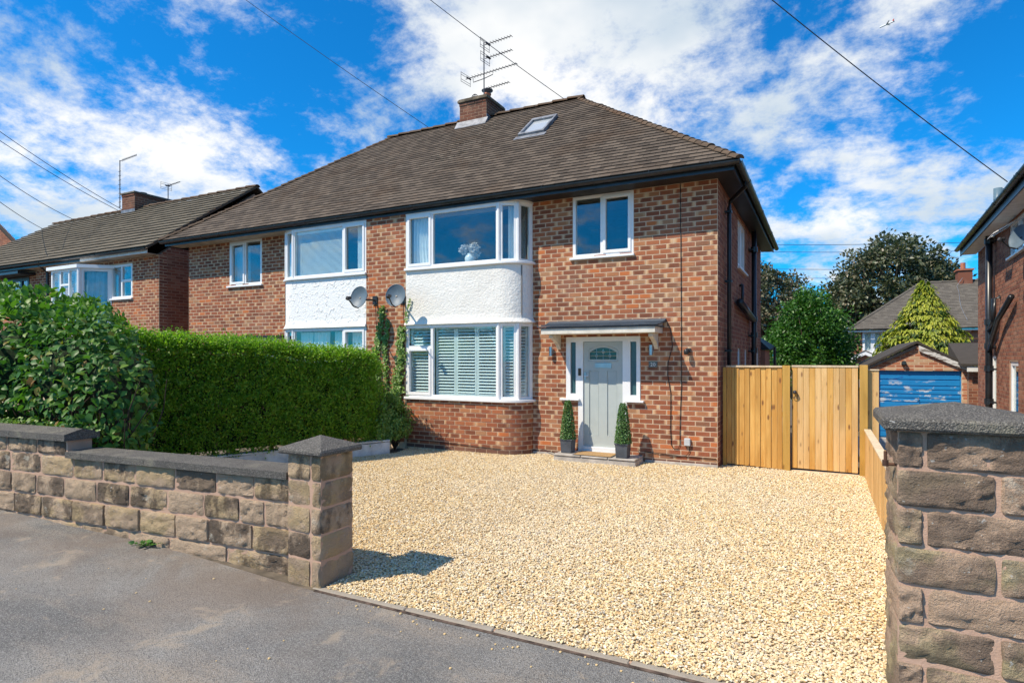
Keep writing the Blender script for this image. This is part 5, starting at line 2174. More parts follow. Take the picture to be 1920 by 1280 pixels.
# weed at the foot of the wall
t = thing("weed", "small bright green weed at the foot of the front wall", "weed", (*fW(7.35, 0, .07)[:2], .06))
P, T, L_ = [], [], []
bx_, by_, _ = fW(7.35, 0, .07)
for k in range(42):
    an, rr_ = U(0, 6.28), abs(random.gauss(0, .05))
    P.append((bx_ + rr_ * math.cos(an) * 1.6, by_ + rr_ * math.sin(an) * .7, pave_h(bx_, by_) + .005 + U(0, .03)))
    T.append((math.cos(an), math.sin(an), U(.1, .7)))
    L_.append(U(.03, .06))
L_ = np.array(L_)
me = scatter("leaves", np.array(P), np.array(T), np.tile((0, 0, 1.0), (len(P), 1)) + rng.normal(0, .3, (len(P), 3)), L_, L_ * .7, LEAF_BIG, M_LEAF_TREE, rng.random(len(P)))
link("leaves", me, t)["kind"] = "stuff"
mb = MB()
for k in range(6):
    an = k * 1.05
    mb.tube([(bx_, by_, pave_h(bx_, by_)), (bx_ + .05 * math.cos(an), by_ + .04 * math.sin(an), pave_h(bx_, by_) + .03)], .003, 4)
mb.build("stem", M_LEAF_BOX, t)

# ================================================================== hedge on its low white wall, and the big-leaved shrub
HA, HB = Vector((-9.2, 4.45)), Vector((-7.22, 8.98))
hd = (HB - HA).normalized()
hn = Vector((hd.y, -hd.x))      # towards the drive
fH, LH = seg((HA.x, HA.y), (HB.x, HB.y))
t = thing("boundary_wall", "low white rendered wall under the clipped hedge", "low wall", (HB.x, HB.y, 0))
mb = MB()
n_ = 12
for k in range(n_):
    a, b = LH * k / n_, LH * (k + 1) / n_
    mb.hexa([fH(a, -.2, 0), fH(b, -.2, 0), fH(b, -.2, -.2), fH(a, -.2, -.2)], [fH(a, .235 + .02 * math.sin(k), 0), fH(b, .235 + .02 * math.sin(k + 1), 0), fH(b, .25, -.2), fH(a, .25, -.2)], skip=("1", "3") if 0 < k < n_ - 1 else ())
mb.build("wall", M_HEDGEWALL, t, weld=True)
mb = MB()
mb.fbox(fH, 0, LH, .236, .262, -.215, .012)
mb.build("coping", M_HEDGEWALL, t)


def hedge_top(s):
    return 2.20 - .36 * (s / LH) + .02 * math.sin(s * 3.1) + .035 * noise.noise((s * 2.1, 4, 9)) + .02 * noise.noise((s * 6, 1, 2))


hedge = thing("hedge", "long clipped privet hedge between the two front gardens", "hedge", (HA.x, HA.y, 0))
HT = .95


LHE = LH - .22


def hedge_pts(n):
    P, N_ = [], []
    while len(P) < n:
        s = U(.0, LHE + .02)
        top = hedge_top(s)
        endr = max(0, (s - (LHE - .35)) / .35)
        top -= .12 * endr ** 2
        q = R()
        bump = .05 * noise.noise((s * 1.6, 0, 0)) + .05 * noise.noise((s * 2.3, len(P) % 97 * .03, 3.3))
        if q > .985 or (q > .80 and q < .88):     # rounded shoulder
            z = top - U(0, .16)
            d = .08 - .5 * max(0, z - top + .16) - abs(random.gauss(0, .03)) - .3 * endr ** 2
            nn = Vector((hn.x * .6, hn.y * .6, .7))
        elif q < .62:        # face to the drive
            z = .22 + (top - .22) * R() ** .85
            bul = .06 + .05 * noise.noise((s * 1.3, z * 1.6, 1.1)) - .14 * max(0, (z - top + .25) / .25) ** 2 - .10 * max(0, (.55 - z) / .35)
            d = bul - abs(random.gauss(0, .085)) - .3 * endr ** 2
            nn = Vector((hn.x, hn.y, .15))
        elif q < .88:      # top
            z = top + .02 * noise.noise((s * 3, 0, 5)) - abs(random.gauss(0, .04))
            d = U(-HT, .06)
            z -= .10 * max(0, (d + .06) / .12) ** 2
            nn = Vector((0, 0, 1))
        elif q < .97:      # end towards the house
            s = LHE + .05 - abs(random.gauss(0, .09))
            d = U(-HT, -.02)
            z = .3 + (hedge_top(LHE) - .12 - .3) * R()
            nn = Vector((hd.x, hd.y, .2))
        else:
            z = .22 + (top - .22) * R()
            d = -HT + abs(random.gauss(0, .06))
            nn = Vector((-hn.x, -hn.y, .2))
        # thin places near the far end, low down
        if q < .62 and s > LHE * .72 and .75 < z < 1.55 and noise.noise((s * 6, z * 6, 7)) > .34:
            continue
        P.append(fH(s, z, d))
        N_.append(nn)
    return np.array(P), np.array([tuple(v) for v in N_])


NC, PER = 5800, 17           # clusters of shoots, so that the face is lumpy
C, CN = hedge_pts(NC)
C = C + CN * rng.uniform(-.11, .09, (NC, 1))
P = np.repeat(C, PER, 0) + rng.normal(0, .046, (NC * PER, 3))
N_ = np.repeat(CN, PER, 0)
NH = NC * PER
ct = np.repeat(rng.random(NC) * .35, PER)
T = rand_dirs(NH) + N_ * .55 + np.array((0, 0, .3))
nn = N_ * .5 + rand_dirs(NH) * .9 + np.array((0, 0, .7))
L_ = rng.uniform(.028, .052, NH)
me = scatter("foliage", P, T, nn, L_, L_ * .62, LEAF_SMALL, M_LEAF_HEDGE, np.clip(ct + rng.random(NH) * .66, 0, .999))
link("foliage", me, hedge)["kind"] = "stuff"
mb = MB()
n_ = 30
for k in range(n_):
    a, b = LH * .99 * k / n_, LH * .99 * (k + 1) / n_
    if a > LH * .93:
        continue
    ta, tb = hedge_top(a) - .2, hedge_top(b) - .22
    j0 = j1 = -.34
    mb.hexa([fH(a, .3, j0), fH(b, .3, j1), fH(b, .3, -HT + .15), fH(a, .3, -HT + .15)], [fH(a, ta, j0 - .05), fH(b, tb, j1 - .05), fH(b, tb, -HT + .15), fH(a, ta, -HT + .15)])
mb.build("light_block_core", M_INNER, hedge)  # solid dark boxes added inside the hedge to block light
mb = MB()
for k in range(340):
    s = U(0, LH)
    z = U(.2, hedge_top(s) - .15)
    d = U(-.3, .02)
    p = Vector(fH(s, z, d))
    mb.tube([p, p + Vector((U(-.12, .12), U(-.12, .12), U(.05, .3)))], .005, 4)
for k in range(16):
    s = LH * (k + .5) / 16
    mb.tube([fH(s, 0.2, -.45), fH(s + U(-.1, .1), 1.2, -.4)], .03, 6)
mb.build("twigs", M_TWIG, hedge)["kind"] = "stuff"

# dark low ivy mound at the hedge's foot by the house
t = thing("ivy_mound", "low straggling ivy bush between the hedge end and the right bay", "bush", (-7.35, 9.35, 0))
n_ = 6500
d_ = rand_dirs(n_)
d_[:, 2] = np.abs(d_[:, 2])
lmp = np.array([.72 + .5 * (noise.noise((v[0] * 2.3, v[1] * 2.3, v[2] * 2.3)) + .4) for v in d_])[:, None]
P = np.array((-7.50, 9.22, .25)) + d_ * np.array((.38, .52, .95)) * rng.uniform(.65, 1.05, (n_, 1)) * lmp
P[:, 2] += .0
me = scatter("foliage", P, rand_dirs(n_) + np.array((0, 0, -.5)), d_ + rand_dirs(n_) * .6, rng.uniform(.03, .055, n_), rng.uniform(.03, .05, n_), LEAF_BIG, M_LEAF_IVY, rng.random(n_) * .5)
link("foliage", me, t)["kind"] = "stuff"
mb = MB()
for k in range(16):
    an = U(0, 6.28)
    mb.tube([(-7.42, 9.38, .0), (-7.42 + .2 * math.cos(an), 9.38 + .28 * math.sin(an), U(.3, .75))], .008, 5)
mb.build("stem", M_TWIG, t)

# broad-leaved shrub over the wall
shrub = thing("shrub", "large broad-leaved shrub rising behind the front wall at the left", "shrub", (-8.2, 4.3, 0))
SC = [((-7.15, 3.95, 1.22), (.60, .50, .80)), ((-7.7, 4.0, 1.48), (.85, .60, .92)), ((-8.8, 4.0, 1.62), (.98, .65, 1.02)), ((-10.1, 4.0, 1.75), (1.1, .7, 1.12)), ((-11.6, 4.0, 1.8), (1.1, .7, 1.12)),
      ((-8.1, 4.4, 1.4), (.8, .6, .80)), ((-9.4, 4.7, 1.65), (1.3, .7, .98)), ((-7.05, 3.9, .95), (.48, .42, .45)), ((-7.15, 4.0, .72), (.48, .38, .38))]


def shrub_pts(n):
    P, N_ = [], []
    vol = [a[1][0] * a[1][2] for a in SC]
    while len(P) < n:
        (c, r) = random.choices(SC, vol)[0]
        v = Vector((random.gauss(0, 1), random.gauss(0, 1), random.gauss(0, 1))).normalized()
        if v.y > .45:
            continue
        f = 1 - abs(random.gauss(0, .13))
        f += .14 * noise.noise((v.x * 2.2 + c[0], v.y * 2.2, v.z * 2.2))
        p = Vector((c[0] + v.x * r[0] * f, c[1] + v.y * r[1] * f, c[2] + v.z * r[2] * f))
        deep = False
        for c2, r2 in SC:
            if c2 is c:
                continue
            q = ((p.x - c2[0]) / r2[0]) ** 2 + ((p.y - c2[1]) / r2[1]) ** 2 + ((p.z - c2[2]) / r2[2]) ** 2
            if q < .62:
                deep = True
        if deep or p.z < .5:
            continue
        # bare hollow low down, where the twigs show
        if ((p.x + 8.35) / .75) ** 2 + ((p.z - 1.02) / .22) ** 2 < 1 and p.y < 4.0 and R() < .93:
            continue
        P.append(tuple(p))
        N_.append((v.x / r[0], v.y / r[1], v.z / r[2]))
    return np.array(P), unit(np.array(N_))


NS = 10500
P, N_ = shrub_pts(NS)
T = N_ * .35 + rand_dirs(NS) * .75 + np.array((0, -.15, -.35))
nn = N_ * .9 + rand_dirs(NS) * .55 + np.array((0, 0, .55))
L_ = rng.uniform(.065, .12, NS)
# young upright shoots along the top
tops = P[:, 2] > 2.25
T[tops] += np.array((0, 0, .9))
rr = rng.random(NS) * .86
rr[tops] = rng.uniform(.55, 1.0, tops.sum())
dcam = np.linalg.norm(P - np.array((0, 0, 1.8)), axis=1) - L_ * 12
order = np.argsort(dcam + (P[:, 1] > 4.1) * 3)
ind, rest = order[:300], order[300:]
me = scatter("foliage", P[rest], T[rest], nn[rest], L_[rest], L_[rest] * .66, LEAF_BIG, M_LEAF_BIG, rr[rest])
link("foliage", me, shrub)["kind"] = "stuff"
lv = []
for k in range(10):
    lv.append(scatter("leaf", np.zeros((1, 3)), np.array([(1.0, 0, 0)]), np.array([(0, 0, 1.0)]), np.ones(1), np.full(1, .62 + .02 * (k % 4)), LEAF_BIG, M_LEAF_BIG, np.array([k / 10 * .9])))
for i in ind:
    x_ = Vector(T[i]).normalized()
    y_ = Vector(nn[i]).cross(x_).normalized()
    z_ = x_.cross(y_)
    mt = Matrix((x_, y_, z_)).transposed().to_4x4()
    link("leaf", random.choice(lv), shrub, Matrix.Translation(P[i]) @ mt @ Matrix.Scale(float(L_[i]), 4))
mb = MB()
for k in range(150):
    c, r = random.choice(SC[:7])
    a = Vector((c[0] + U(-.5, .5), c[1] + U(-.15, .2), U(.5, .9)))
    b = a + Vector((U(-.35, .35), U(-.35, .2), U(.3, .9)))
    mb.tube([a, (a + b) / 2 + Vector((U(-.06, .06), U(-.06, .06), .02)), b], .011, 5, r2=.004)
mb.tube([(-8.42, 4.0, .4), (-8.40, 3.98, 1.4)], .028, 7)
for k in range(40):
    a = Vector((U(-9.0, -7.8), U(3.8, 4.1), U(.8, 1.2)))
    mb.tube([a, a + Vector((U(-.3, .3), U(-.15, .15), U(-.1, .3)))], .007, 4)
mb.build("branches", M_TWIG, shrub)["kind"] = "stuff"
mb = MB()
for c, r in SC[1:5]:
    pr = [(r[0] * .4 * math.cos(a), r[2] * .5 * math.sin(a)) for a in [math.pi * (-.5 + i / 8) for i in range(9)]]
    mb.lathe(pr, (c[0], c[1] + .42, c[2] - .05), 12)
mb.build("light_block_core", M_INNER, shrub, kind="stuff")  # solid dark ellipsoids added inside the shrub to stop light coming through

# trailing ivy on the coping under the shrub
t = thing("trailing_ivy", "small-leaved ivy trailing along the upper coping under the shrub", "creeper", (*fW(SU - .6, 0, -.3)[:2], 1.04))
n_ = 620
s_ = rng.uniform(SU - 2.0, SU + .06, n_)
P = np.array([fW(s, 1.045 + abs(random.gauss(0, .03)) - (.10 * R() if s > SU - .02 else 0), -.30 + abs(random.gauss(0, .055)) - .05) for s in s_])
me = scatter("foliage", P, rand_dirs(n_) + np.array((.3, -.4, 0)), rand_dirs(n_) * .7 + np.array((0, -.3, 1)), rng.uniform(.022, .045, n_), rng.uniform(.02, .04, n_), LEAF_BIG, M_LEAF_IVY, rng.random(n_))
link("foliage", me, t)["kind"] = "stuff"
mb = MB()
mb.tube([fW(SU - 2.0 + .2 * k, 1.05 + .012 * math.sin(k * 2), -.28) for k in range(11)], .005, 5)
mb.build("stem", M_TWIG, t)

# ================================================================== timber fence, gate and low drive fence
FYB = 10.56


def board(parent, x0, x1, z0, z1, y, th, mat, name="board"):
    mb = MB()
    mb.hexa([(x0, y - th / 2, z0), (x1, y - th / 2, z0), (x1, y + th / 2, z0), (x0, y + th / 2, z0)], [(x0, y - th / 2, z1), (x1, y - th / 2, z1), (x1, y + th / 2, z1), (x0, y + th / 2, z1)])
    o_ = mb.build(name, mat, parent, bevel=.003)
    return o_


t = thing("boarded_fence", "golden close-boarded fence panel between the house corner and the gate", "fence", (-1.0, FYB, 0))
x = -1.435
wds = [.09, .05, .075, .095, .088, .092, .09, .09, .088, .097, .082]
sc_ = .845 / sum(wds)
for k, w_ in enumerate(wds):
    w_ *= sc_
    board(t, x, x + w_ - .003, .045 - .003 * k, 1.635 + .002 * k, FYB - .012 + (.012 if k % 2 else 0), .016, M_BOARD)
    x += w_
board(t, -1.49, -1.44, .0, 1.64, FYB - .03, .05, M_POST, "post")
board(t, -1.44, -.59, 1.64, 1.668, FYB, .07, M_RAIL, "capping_rail")
for z in (.35, .85, 1.4):
    board(t, -1.44, -.59, z, z + .075, FYB + .045, .045, M_BOARD, "rail")
board(t, -.585, -.475, -.05, 1.672, FYB - .025, .10, M_POST, "post")
t = thing("side_gate", "boarded timber side gate with black ring latch", "gate", (0, FYB, 0))
x = -.452
gw_ = .915 / 11
for k in range(11):
    board(t, x, x + gw_ - .003, .055 - .001 * k, 1.645, FYB - .012 + U(-.002, .002), .018, M_BOARDP if k % 3 else M_BOARD)
    x += gw_
board(t, -.455, .466, 1.647, 1.676, FYB, .06, M_RAIL, "capping_rail")
for z in (.2, .85, 1.45):
    board(t, -.45, .462, z, z + .09, FYB + .035, .045, M_BOARD, "ledge")
mb = MB()
mb.tube([(-.405, FYB - .022, 1.255), (-.405, FYB - .055, 1.255)], .026, 12)
mb.lathe([(0, -.03), (.022, -.022), (.03, 0), (.022, .022), (0, .03)], (-.405, FYB - .07, 1.255), 12)
la = mb.build("latch", M_DARKPL, t, smooth=False)
mb = MB()
mb.tube([(-.402 + .042 * math.cos(a), FYB - .05, 1.20 + .042 * math.sin(a)) for a in [2 * math.pi * i / 16 for i in range(17)]], .005, 6)
mb.build("ring", M_DARKPL, la)
mb = MB()
mb.box(-.475, -.453, FYB - .03, FYB + .0, 1.16, 1.34)
mb.build("latch_keep", M_DARKPL, la)
t = thing("gate_post", "golden square post at the hinge side of the timber gate", "post", (.53, FYB, 0))
mb = MB()
mb.box(.482, .588, FYB - .07, FYB + .035, -.1, 1.685)
mb.build("shaft", M_POST, t, bevel=.004)
mb = MB()
for z in (.3, 1.35):
    mb.box(.475, .4815, FYB - .03, FYB + .02, z, z + .12)
mb.build("hinge", M_METAL, t)
tag(board(None, -.455, .475, -.02, .022, FYB - .03, .09, M_RAIL, "gate_sill"), "pale timber sill board on the gravel under the gate", "sill board")

t = thing("fence_end", "pale boarded fence end right of the gate post, before the blue garage door", "fence", (.66, FYB + .1, 0))
for k, (a, b) in enumerate(((.592, .66), (.663, .735))):
    board(t, a, b, .0, 1.60, FYB + .02, .02, M_BOARDP)
board(t, .59, .74, 1.602, 1.622, FYB + .02, .05, M_RAIL, "capping_rail")

t = thing("drive_fence", "low pale boarded fence along the right side of the drive", "fence", (.57, 7.3, 0))
y = 4.12
k = 0
bmesh_cache = []
for i in range(6):
    mb = MB()
    mb.box(-.01, .01, -.0485, .0485, 0, .71 + .002 * i)
    bmesh_cache.append(mb.mesh("board", M_BOARDP))
while y < FYB - .12:
    link("board", bmesh_cache[k % 6], t, Matrix.Translation((.556 + (.006 if k % 2 else 0), y + .05, -.01)))
    y += .1
    k += 1
mb = MB()
mb.hexa([(.535, 4.07, .70), (.625, 4.07, .70), (.625, FYB - .1, .70), (.535, FYB - .1, .70)], [(.535, 4.07, .728), (.625, 4.07, .728), (.625, FYB - .1, .728), (.535, FYB - .1, .728)])
mb.build("capping_rail", M_RAIL, t, bevel=.004)
for z in (.15, .5):
    mb = MB()
    mb.box(.575, .615, 4.1, FYB - .1, z, z + .07)
    mb.build("rail", M_BOARDP, t)
for y in (4.2, 6.3, 8.4, 10.3):
    mb = MB()
    mb.box(.58, .66, y, y + .08, -.1, .69)
    mb.build("post", M_POST, t)

# ================================================================== the house to the left
YN = 10.2
nb = thing("neighbouring_house", "brick house next door on the left with brown tiled gable roof and small white bay", "house", (-20, YN, 0))
N0, N1, NB = -28.6, -16.12, 16.6
fN = lambda s, z, d: (s, YN - d, z)
fNR, LNR = seg((N1, YN), (N1, NB))
hn_ = [(-18.36, -17.33, 3.49, 4.45), (-20.3, -18.95, 3.0, 4.45), (-24.6, -22.9, 3.2, 4.45)]
mb = MB()
mb.slab(fN, N0, N1, -.3, 4.60, hn_, -.22, 0)
w = mb.build("wall", M_MORTAR, nb)
mb = MB()
lay_bricks(mb, fN, N0, N1, 1.2, 4.60, hn_, start=N1)
mb.build("brickwork", M_BRICK, w, kind="stuff")
mb = MB()
mb.slab(fNR, .221, LNR - .01, -.3, 4.60, [], -.22, 0)
gz = lambda y: 4.72 + (y - 9.82) * .715
mb.prism([(YN + .01, 4.60), (NB - .01, 4.60), (13.3, 7.0)], lambda y, z: (N1 - .2, y, z), lambda y, z: (N1, y, z))
w = mb.build("gable_wall", M_MORTAR_DK, nb)
mb = MB()
lay_bricks(mb, fNR, 0, LNR, 1.2, 4.62, [])
z = 4.62
k = 0
while z < 7.0:
    a = (z - 4.55) / .715
    b = LNR - a
    if b - a > .2:
        lay_bricks(mb, fNR, a, b, z, z + BRH, [], start=.117 * (k % 2))
    z += BRH
    k += 1
mb.build("brickwork", M_BRICK_SIDE, w, kind="stuff")
mb = MB()
mb.slab(seg((N0, NB), (N0, YN))[0], 0, NB - YN, -.3, 4.6, [], -.2, 0)
mb.slab(seg((N1, NB), (N0, NB))[0], 0, N1 - N0, -.3, 4.6, [], -.2, 0)
mb.build("rear_wall", M_MORTAR_DK, nb)
mb = MB()
mb.box(N0 + .3, N1 - .3, 12.3, 12.4, 0, 4.6)
mb.box(N0 + .3, N1 - .3, 10.45, 12.3, 2.2, 2.3)
mb.build("interior", M_ROOM, nb)
# roof
n0 = Vector((N0 - .3, 9.80, 4.74))
runn, rise = 13.3 - 9.80, 7.22 - 4.74
sln = math.hypot(runn, rise)
wN = Vector((0, runn, rise)).normalized()
nN = Vector((0, -rise, runn)).normalized()
lenN = (N1 + .12) - n0.x
mb = MB()
a_, b_, c_, d_ = (n0.x, 9.80, 4.70), (N1 + .12, 9.80, 4.70), (N1 + .12, 13.3, 7.18), (-27.9, 13.3, 7.18)
mb.face((a_, b_, c_, d_))
mb.face(((N1 + .12, 16.8, 4.70), (n0.x, 16.8, 4.70), d_, c_))
mb.face((a_, d_, (n0.x, 16.8, 4.70)))
rf = mb.build("roof", M_FELT, nb)
j, ind = tile_roof(n0, Vector((1, 0, 0)), wN, nN, lenN, 17, lambda v: v / sln * (-27.9 - n0.x), lambda v: lenN, .30, sln / 17, .028, .055, near=fcam, count=300)
place_tiles(ind, n0, Vector((1, 0, 0)), wN, nN, .30, sln / 17, .028, .055, M_TILE3, rf)
j.build("tile_courses", M_TILE3, rf, kind="stuff")
half_pipe_tiles(None, "ridge_tile", (-27.9, 13.3, 7.24), (N1 + .14, 13.3, 7.24), None, .46, .11, M_RIDGE, rf, up)
mb = MB()
mb.prism([(9.8, 4.70), (9.8, 4.77), (13.3, 7.25), (13.3, 7.18)], lambda y, z: (N1 + .05, y, z), lambda y, z: (N1 + .13, y, z))
mb.prism([(16.8, 4.70), (13.3, 7.18), (13.3, 7.25), (16.8, 4.77)], lambda y, z: (N1 + .05, y, z), lambda y, z: (N1 + .13, y, z))
mb.build("verge", M_RIDGE, rf)
mb = MB()
mb.box(-19.3, N1 + .02, 9.85, 9.875, 4.60, 4.73)
mb.build("fascia", M_WPAINT, nb, label="white fascia board")
mb = MB()
mb.box(n0.x, -19.302, 9.85, 9.875, 4.60, 4.73)
mb.build("fascia", M_BLACK, nb, label="black fascia board")
mb = MB()
mb.box(n0.x, N1 - .01, 9.876, YN, 4.602, 4.612)
mb.build("soffit", M_GREYSOFF, nb)
gutter((n0.x, 9.79, 4.72), (N1 + .1, 9.79, 4.72), .055, (0, -1, 0), M_BLACK, nb, joints=3, brackets=1.1)
# bay with flat cornice
bf, Lb = seg((-20.37, 9.62), (-18.9, 9.62))
window(nb, bf, 0, Lb, 2.7, 4.36, [(.07, .46, 2.76, 4.30, False), (.52, .92, 3.94, 4.30, False), (.52, .92, 2.76, 3.88, False), (.98, Lb - .08, 2.76, 4.30, False)], label="white bay window front of the house next door")
bs, Lbs = seg((-18.9, 9.62), (-18.32, 10.19))
window(nb, bs, .0, Lbs, 2.7, 4.36, [(.12, Lbs - .1, 2.76, 4.28, False)], label="white bay window side of the house next door")
mb = MB()
cpts = [(-20.6, YN), (-20.48, 9.54), (-18.86, 9.54), (-18.2, YN)]
mb.prism(cpts, lambda a, b: (a, b, 4.36), lambda a, b: (a, b, 4.455))
mb.build("cornice", M_WHITE, nb, bevel=.01)
mb = MB()
mb.prism([(-20.37, YN), (-20.37, 9.64), (-18.91, 9.64), (-18.34, YN)], lambda a, b: (a, b, 1.2), lambda a, b: (a, b, 2.7))
mb.build("bay_wall", M_RENDER2, nb)
mb = MB()
mb.tube([(-18.9, 9.63, 2.7), (-18.9, 9.63, 4.36)], .06, 8)
mb.build("corner_post", M_WHITE, nb)
window(nb, fN, -18.36, -17.33, 3.49, 4.45, [(-18.30, -17.87, 3.55, 4.39, False), (-17.80, -17.39, 4.02, 4.39, False), (-17.80, -17.39, 3.55, 3.95, False)], d=.004, sill=(-18.42, -17.3, .045, .05), label="white window with small top light at the right end")
window(nb, fN, -24.6, -22.9, 3.2, 4.42, [(-24.5, -24.0, 3.3, 4.3, False), (-23.9, -23.45, 3.3, 4.3, False), (-23.35, -23.0, 3.3, 4.3, False)], d=.02, mat=M_BLACK, label="dark framed window at the far end")
mb = MB()
mb.box(-24.9, -22.5, 9.7, YN, 4.44, 4.52)
mb.build("bay_roof", M_BLACK, nb)
mb = MB()
mb.tube([(-21.6, 9.86, 4.66), (-21.6, 10.1, 4.45), (-21.6, 10.13, 1)], .04, 8)
mb.build("downpipe", M_BLACK, nb)
for a, b, m_, lab, fmx in ((.10, .44, M_CURT, "white curtain in the left light of the next house's bay", bf), (1.02, Lb - .1, M_CURT, "white curtain in the right light of the next house's bay", bf), (.15, Lbs - .12, M_CURTB, "blue curtain in the angled side of the next house's bay", bs), (-18.28, -17.9, M_CURTB, "pale blue curtain in the next house's right window", fN)):
    mb = MB()
    wavy(mb, fmx, a, b, 2.8 if fmx is not fN else 3.55, 4.28 if fmx is not fN else 4.38, -.14, .02, 4, 0)
    tag(mb.build("curtain", m_, None, smooth=True), lab, "curtain", "curtains of the house next door")
# chimney with two aerials
ch = MB()
q0, q1, q2, q3 = -22.72, -21.95, 13.0, 14.55
ch.box(q0, q1, q2, q3, 6.6, 7.72)
ch = ch.build("chimney", M_MORTAR_DK, rf)
mb = MB()
for p, q in (((q0, q2), (q1, q2)), ((q1, q2), (q1, q3)), ((q0, q3), (q0, q2))):
    fm, L = seg(p, q)
    lay_bricks(mb, fm, 0, L, 6.9, 7.7, [])
    lay_bricks(mb, fm, 0, L, 7.62, 7.71, [], proud=.025)
bk = mb.build("chimney_brickwork", M_BRICK_CHIM, rf, kind="stuff")
mb = MB()
mb.box(q0 - .05, q1 + .05, q2 - .05, q3 + .05, 7.71, 7.76)
mb.tube([(-22.3, 13.5, 7.76), (-22.3, 13.5, 7.86)], .14, 10)
mb.build("chimney_cap", plain("stained_flaunching", (.17, .15, .12), .95, var=.2), rf)
mb = MB()
mb.box(q0 - .03, q1 + .03, q2 - .02, q2 - .008, 6.98, 7.14)
mb.build("flashing", M_LEAD, rf)
t = thing("television_aerial", "thin tall pole aerial on the left of the next house's chimney", "aerial", (q0 - .05, 13.0, 7.3))
mb = MB()
mb.tube([(q0 - .08, 12.97, 7.25), (q0 - .08, 12.97, 8.98)], .018, 6)
mb.build("mast", M_DKMETAL, t)
mb = MB()
yagi(mb, (q0 - .1, 12.97, 8.95), (1, -.1, 0), 1.25, 16, .05, False, True)
mb.build("aerial", M_DKMETAL, t)
mb = MB()
for k in range(9):
    mb.tube([(q0 - .16, 12.97, 7.3 + k * .16), (q0 - .02, 12.97, 7.3 + k * .16)], .01, 5)
mb.build("rung", M_DKMETAL, t)
t = thing("television_aerial", "short aerial on the right of the next house's chimney", "aerial", (q1 + .03, 14.2, 7.5))
mb = MB()
mb.tube([(q1 + .06, 14.2, 7.3), (q1 + .06, 14.2, 8.30)], .018, 6)
mb.build("mast", M_DKMETAL, t)
mb = MB()
yagi(mb, (q1 - .05, 14.2, 8.24), (1, -.1, .02), .95, 10, .06)
mb.build("aerial", M_DKMETAL, t)

# the house beyond it: only a corner of its gable shows
fb = thing("far_brick_house", "brick gable with dark verge at the far left edge", "house", (-40, 16, 0))
mb = MB()
BK = (-5.6, 2.35)
mb.prism([(-44.2, -.3), (-36.9, -.3), (-36.9, 7.6), (-40.4, 9.75), (-44.2, 7.6)], lambda x, z: (x, 16.02, z), lambda x, z: (x + BK[0], 16.02 + BK[1], z))
w = mb.build("wall", M_MORTAR_DK, fb)
mb = MB()
ff = lambda s, z, d: (s, 16.02 - d, z)
lay_bricks(mb, ff, -41.5, -36.9, 5.5, 7.6, [])
z = 7.6
while z < 9.6:
    hw = (9.75 - z) / 2.15 * 3.5
    lay_bricks(mb, ff, -40.4 - hw * .9, -40.4 + hw, z, z + BRH, [], start=U(0, .2))
    z += BRH
mb.build("brickwork", M_BRICK_SIDE, w, kind="stuff")
mb = MB()
fr0, fr1 = (lambda x, z: (x, 15.8, z)), (lambda x, z: (x + BK[0], 15.8 + BK[1], z))
mb.prism([(-36.6, 7.45), (-36.6, 7.63), (-40.4, 10.0), (-40.4, 9.80)], fr0, fr1)
mb.prism([(-44.2, 7.63), (-44.2, 7.45), (-40.4, 9.80), (-40.4, 10.0)], fr0, fr1)
mb.build("roof", M_FELT, fb)
mb = MB()
mb.box(-44, -36.7, 15.75, 15.98, 7.35, 7.55)
mb.build("band", M_WPAINT, fb)

# ================================================================== right-hand house
rh = thing("right_hand_house", "brick side wall of the house across the side drive, with black pipes", "house", (5, 16, -.5))
A_, B_ = (3.655, 20.0), (3.16, 11.2)
fQ, LQ = seg(B_, A_)
fQ, LQ = seg(A_, B_)     # outward normal faces the drive


def sQ(y):
    return (20.0 - y) / (20.0 - 11.2) * LQ


hq = [(sQ(15.83), sQ(14.3), 3.86, 4.55), (sQ(17.98), sQ(17.35), -.3, 1.86), (sQ(15.85), sQ(15.0), -.3, 1.72)]
mb = MB()
mb.slab(fQ, 0, LQ, -1.2, 4.60, hq, -.22, 0)
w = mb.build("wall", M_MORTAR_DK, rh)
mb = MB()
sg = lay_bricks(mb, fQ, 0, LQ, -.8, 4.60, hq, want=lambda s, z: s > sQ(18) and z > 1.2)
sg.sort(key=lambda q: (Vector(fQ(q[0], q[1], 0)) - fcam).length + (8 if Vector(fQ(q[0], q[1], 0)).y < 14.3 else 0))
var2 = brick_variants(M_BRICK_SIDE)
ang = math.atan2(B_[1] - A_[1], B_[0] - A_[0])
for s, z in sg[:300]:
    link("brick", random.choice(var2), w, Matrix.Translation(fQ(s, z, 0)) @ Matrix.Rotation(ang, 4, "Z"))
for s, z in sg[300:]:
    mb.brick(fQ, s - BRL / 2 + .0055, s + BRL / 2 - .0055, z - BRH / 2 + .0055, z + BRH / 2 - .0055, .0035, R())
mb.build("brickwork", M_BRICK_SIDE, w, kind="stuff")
mb = MB()
mb.slab(seg((10.5, 20.0), A_)[0], 0, 6.62, -1.2, 4.6, [], -.2, 0)
mb.slab(seg(B_, (10.5, 11.2))[0], 0, 7.3, -1.2, 4.6, [], -.2, -.004)
mb.box(5.5, 5.6, 11.6, 19.6, -1, 4.6)
mb.build("rear_wall", M_MORTAR_DK, rh)
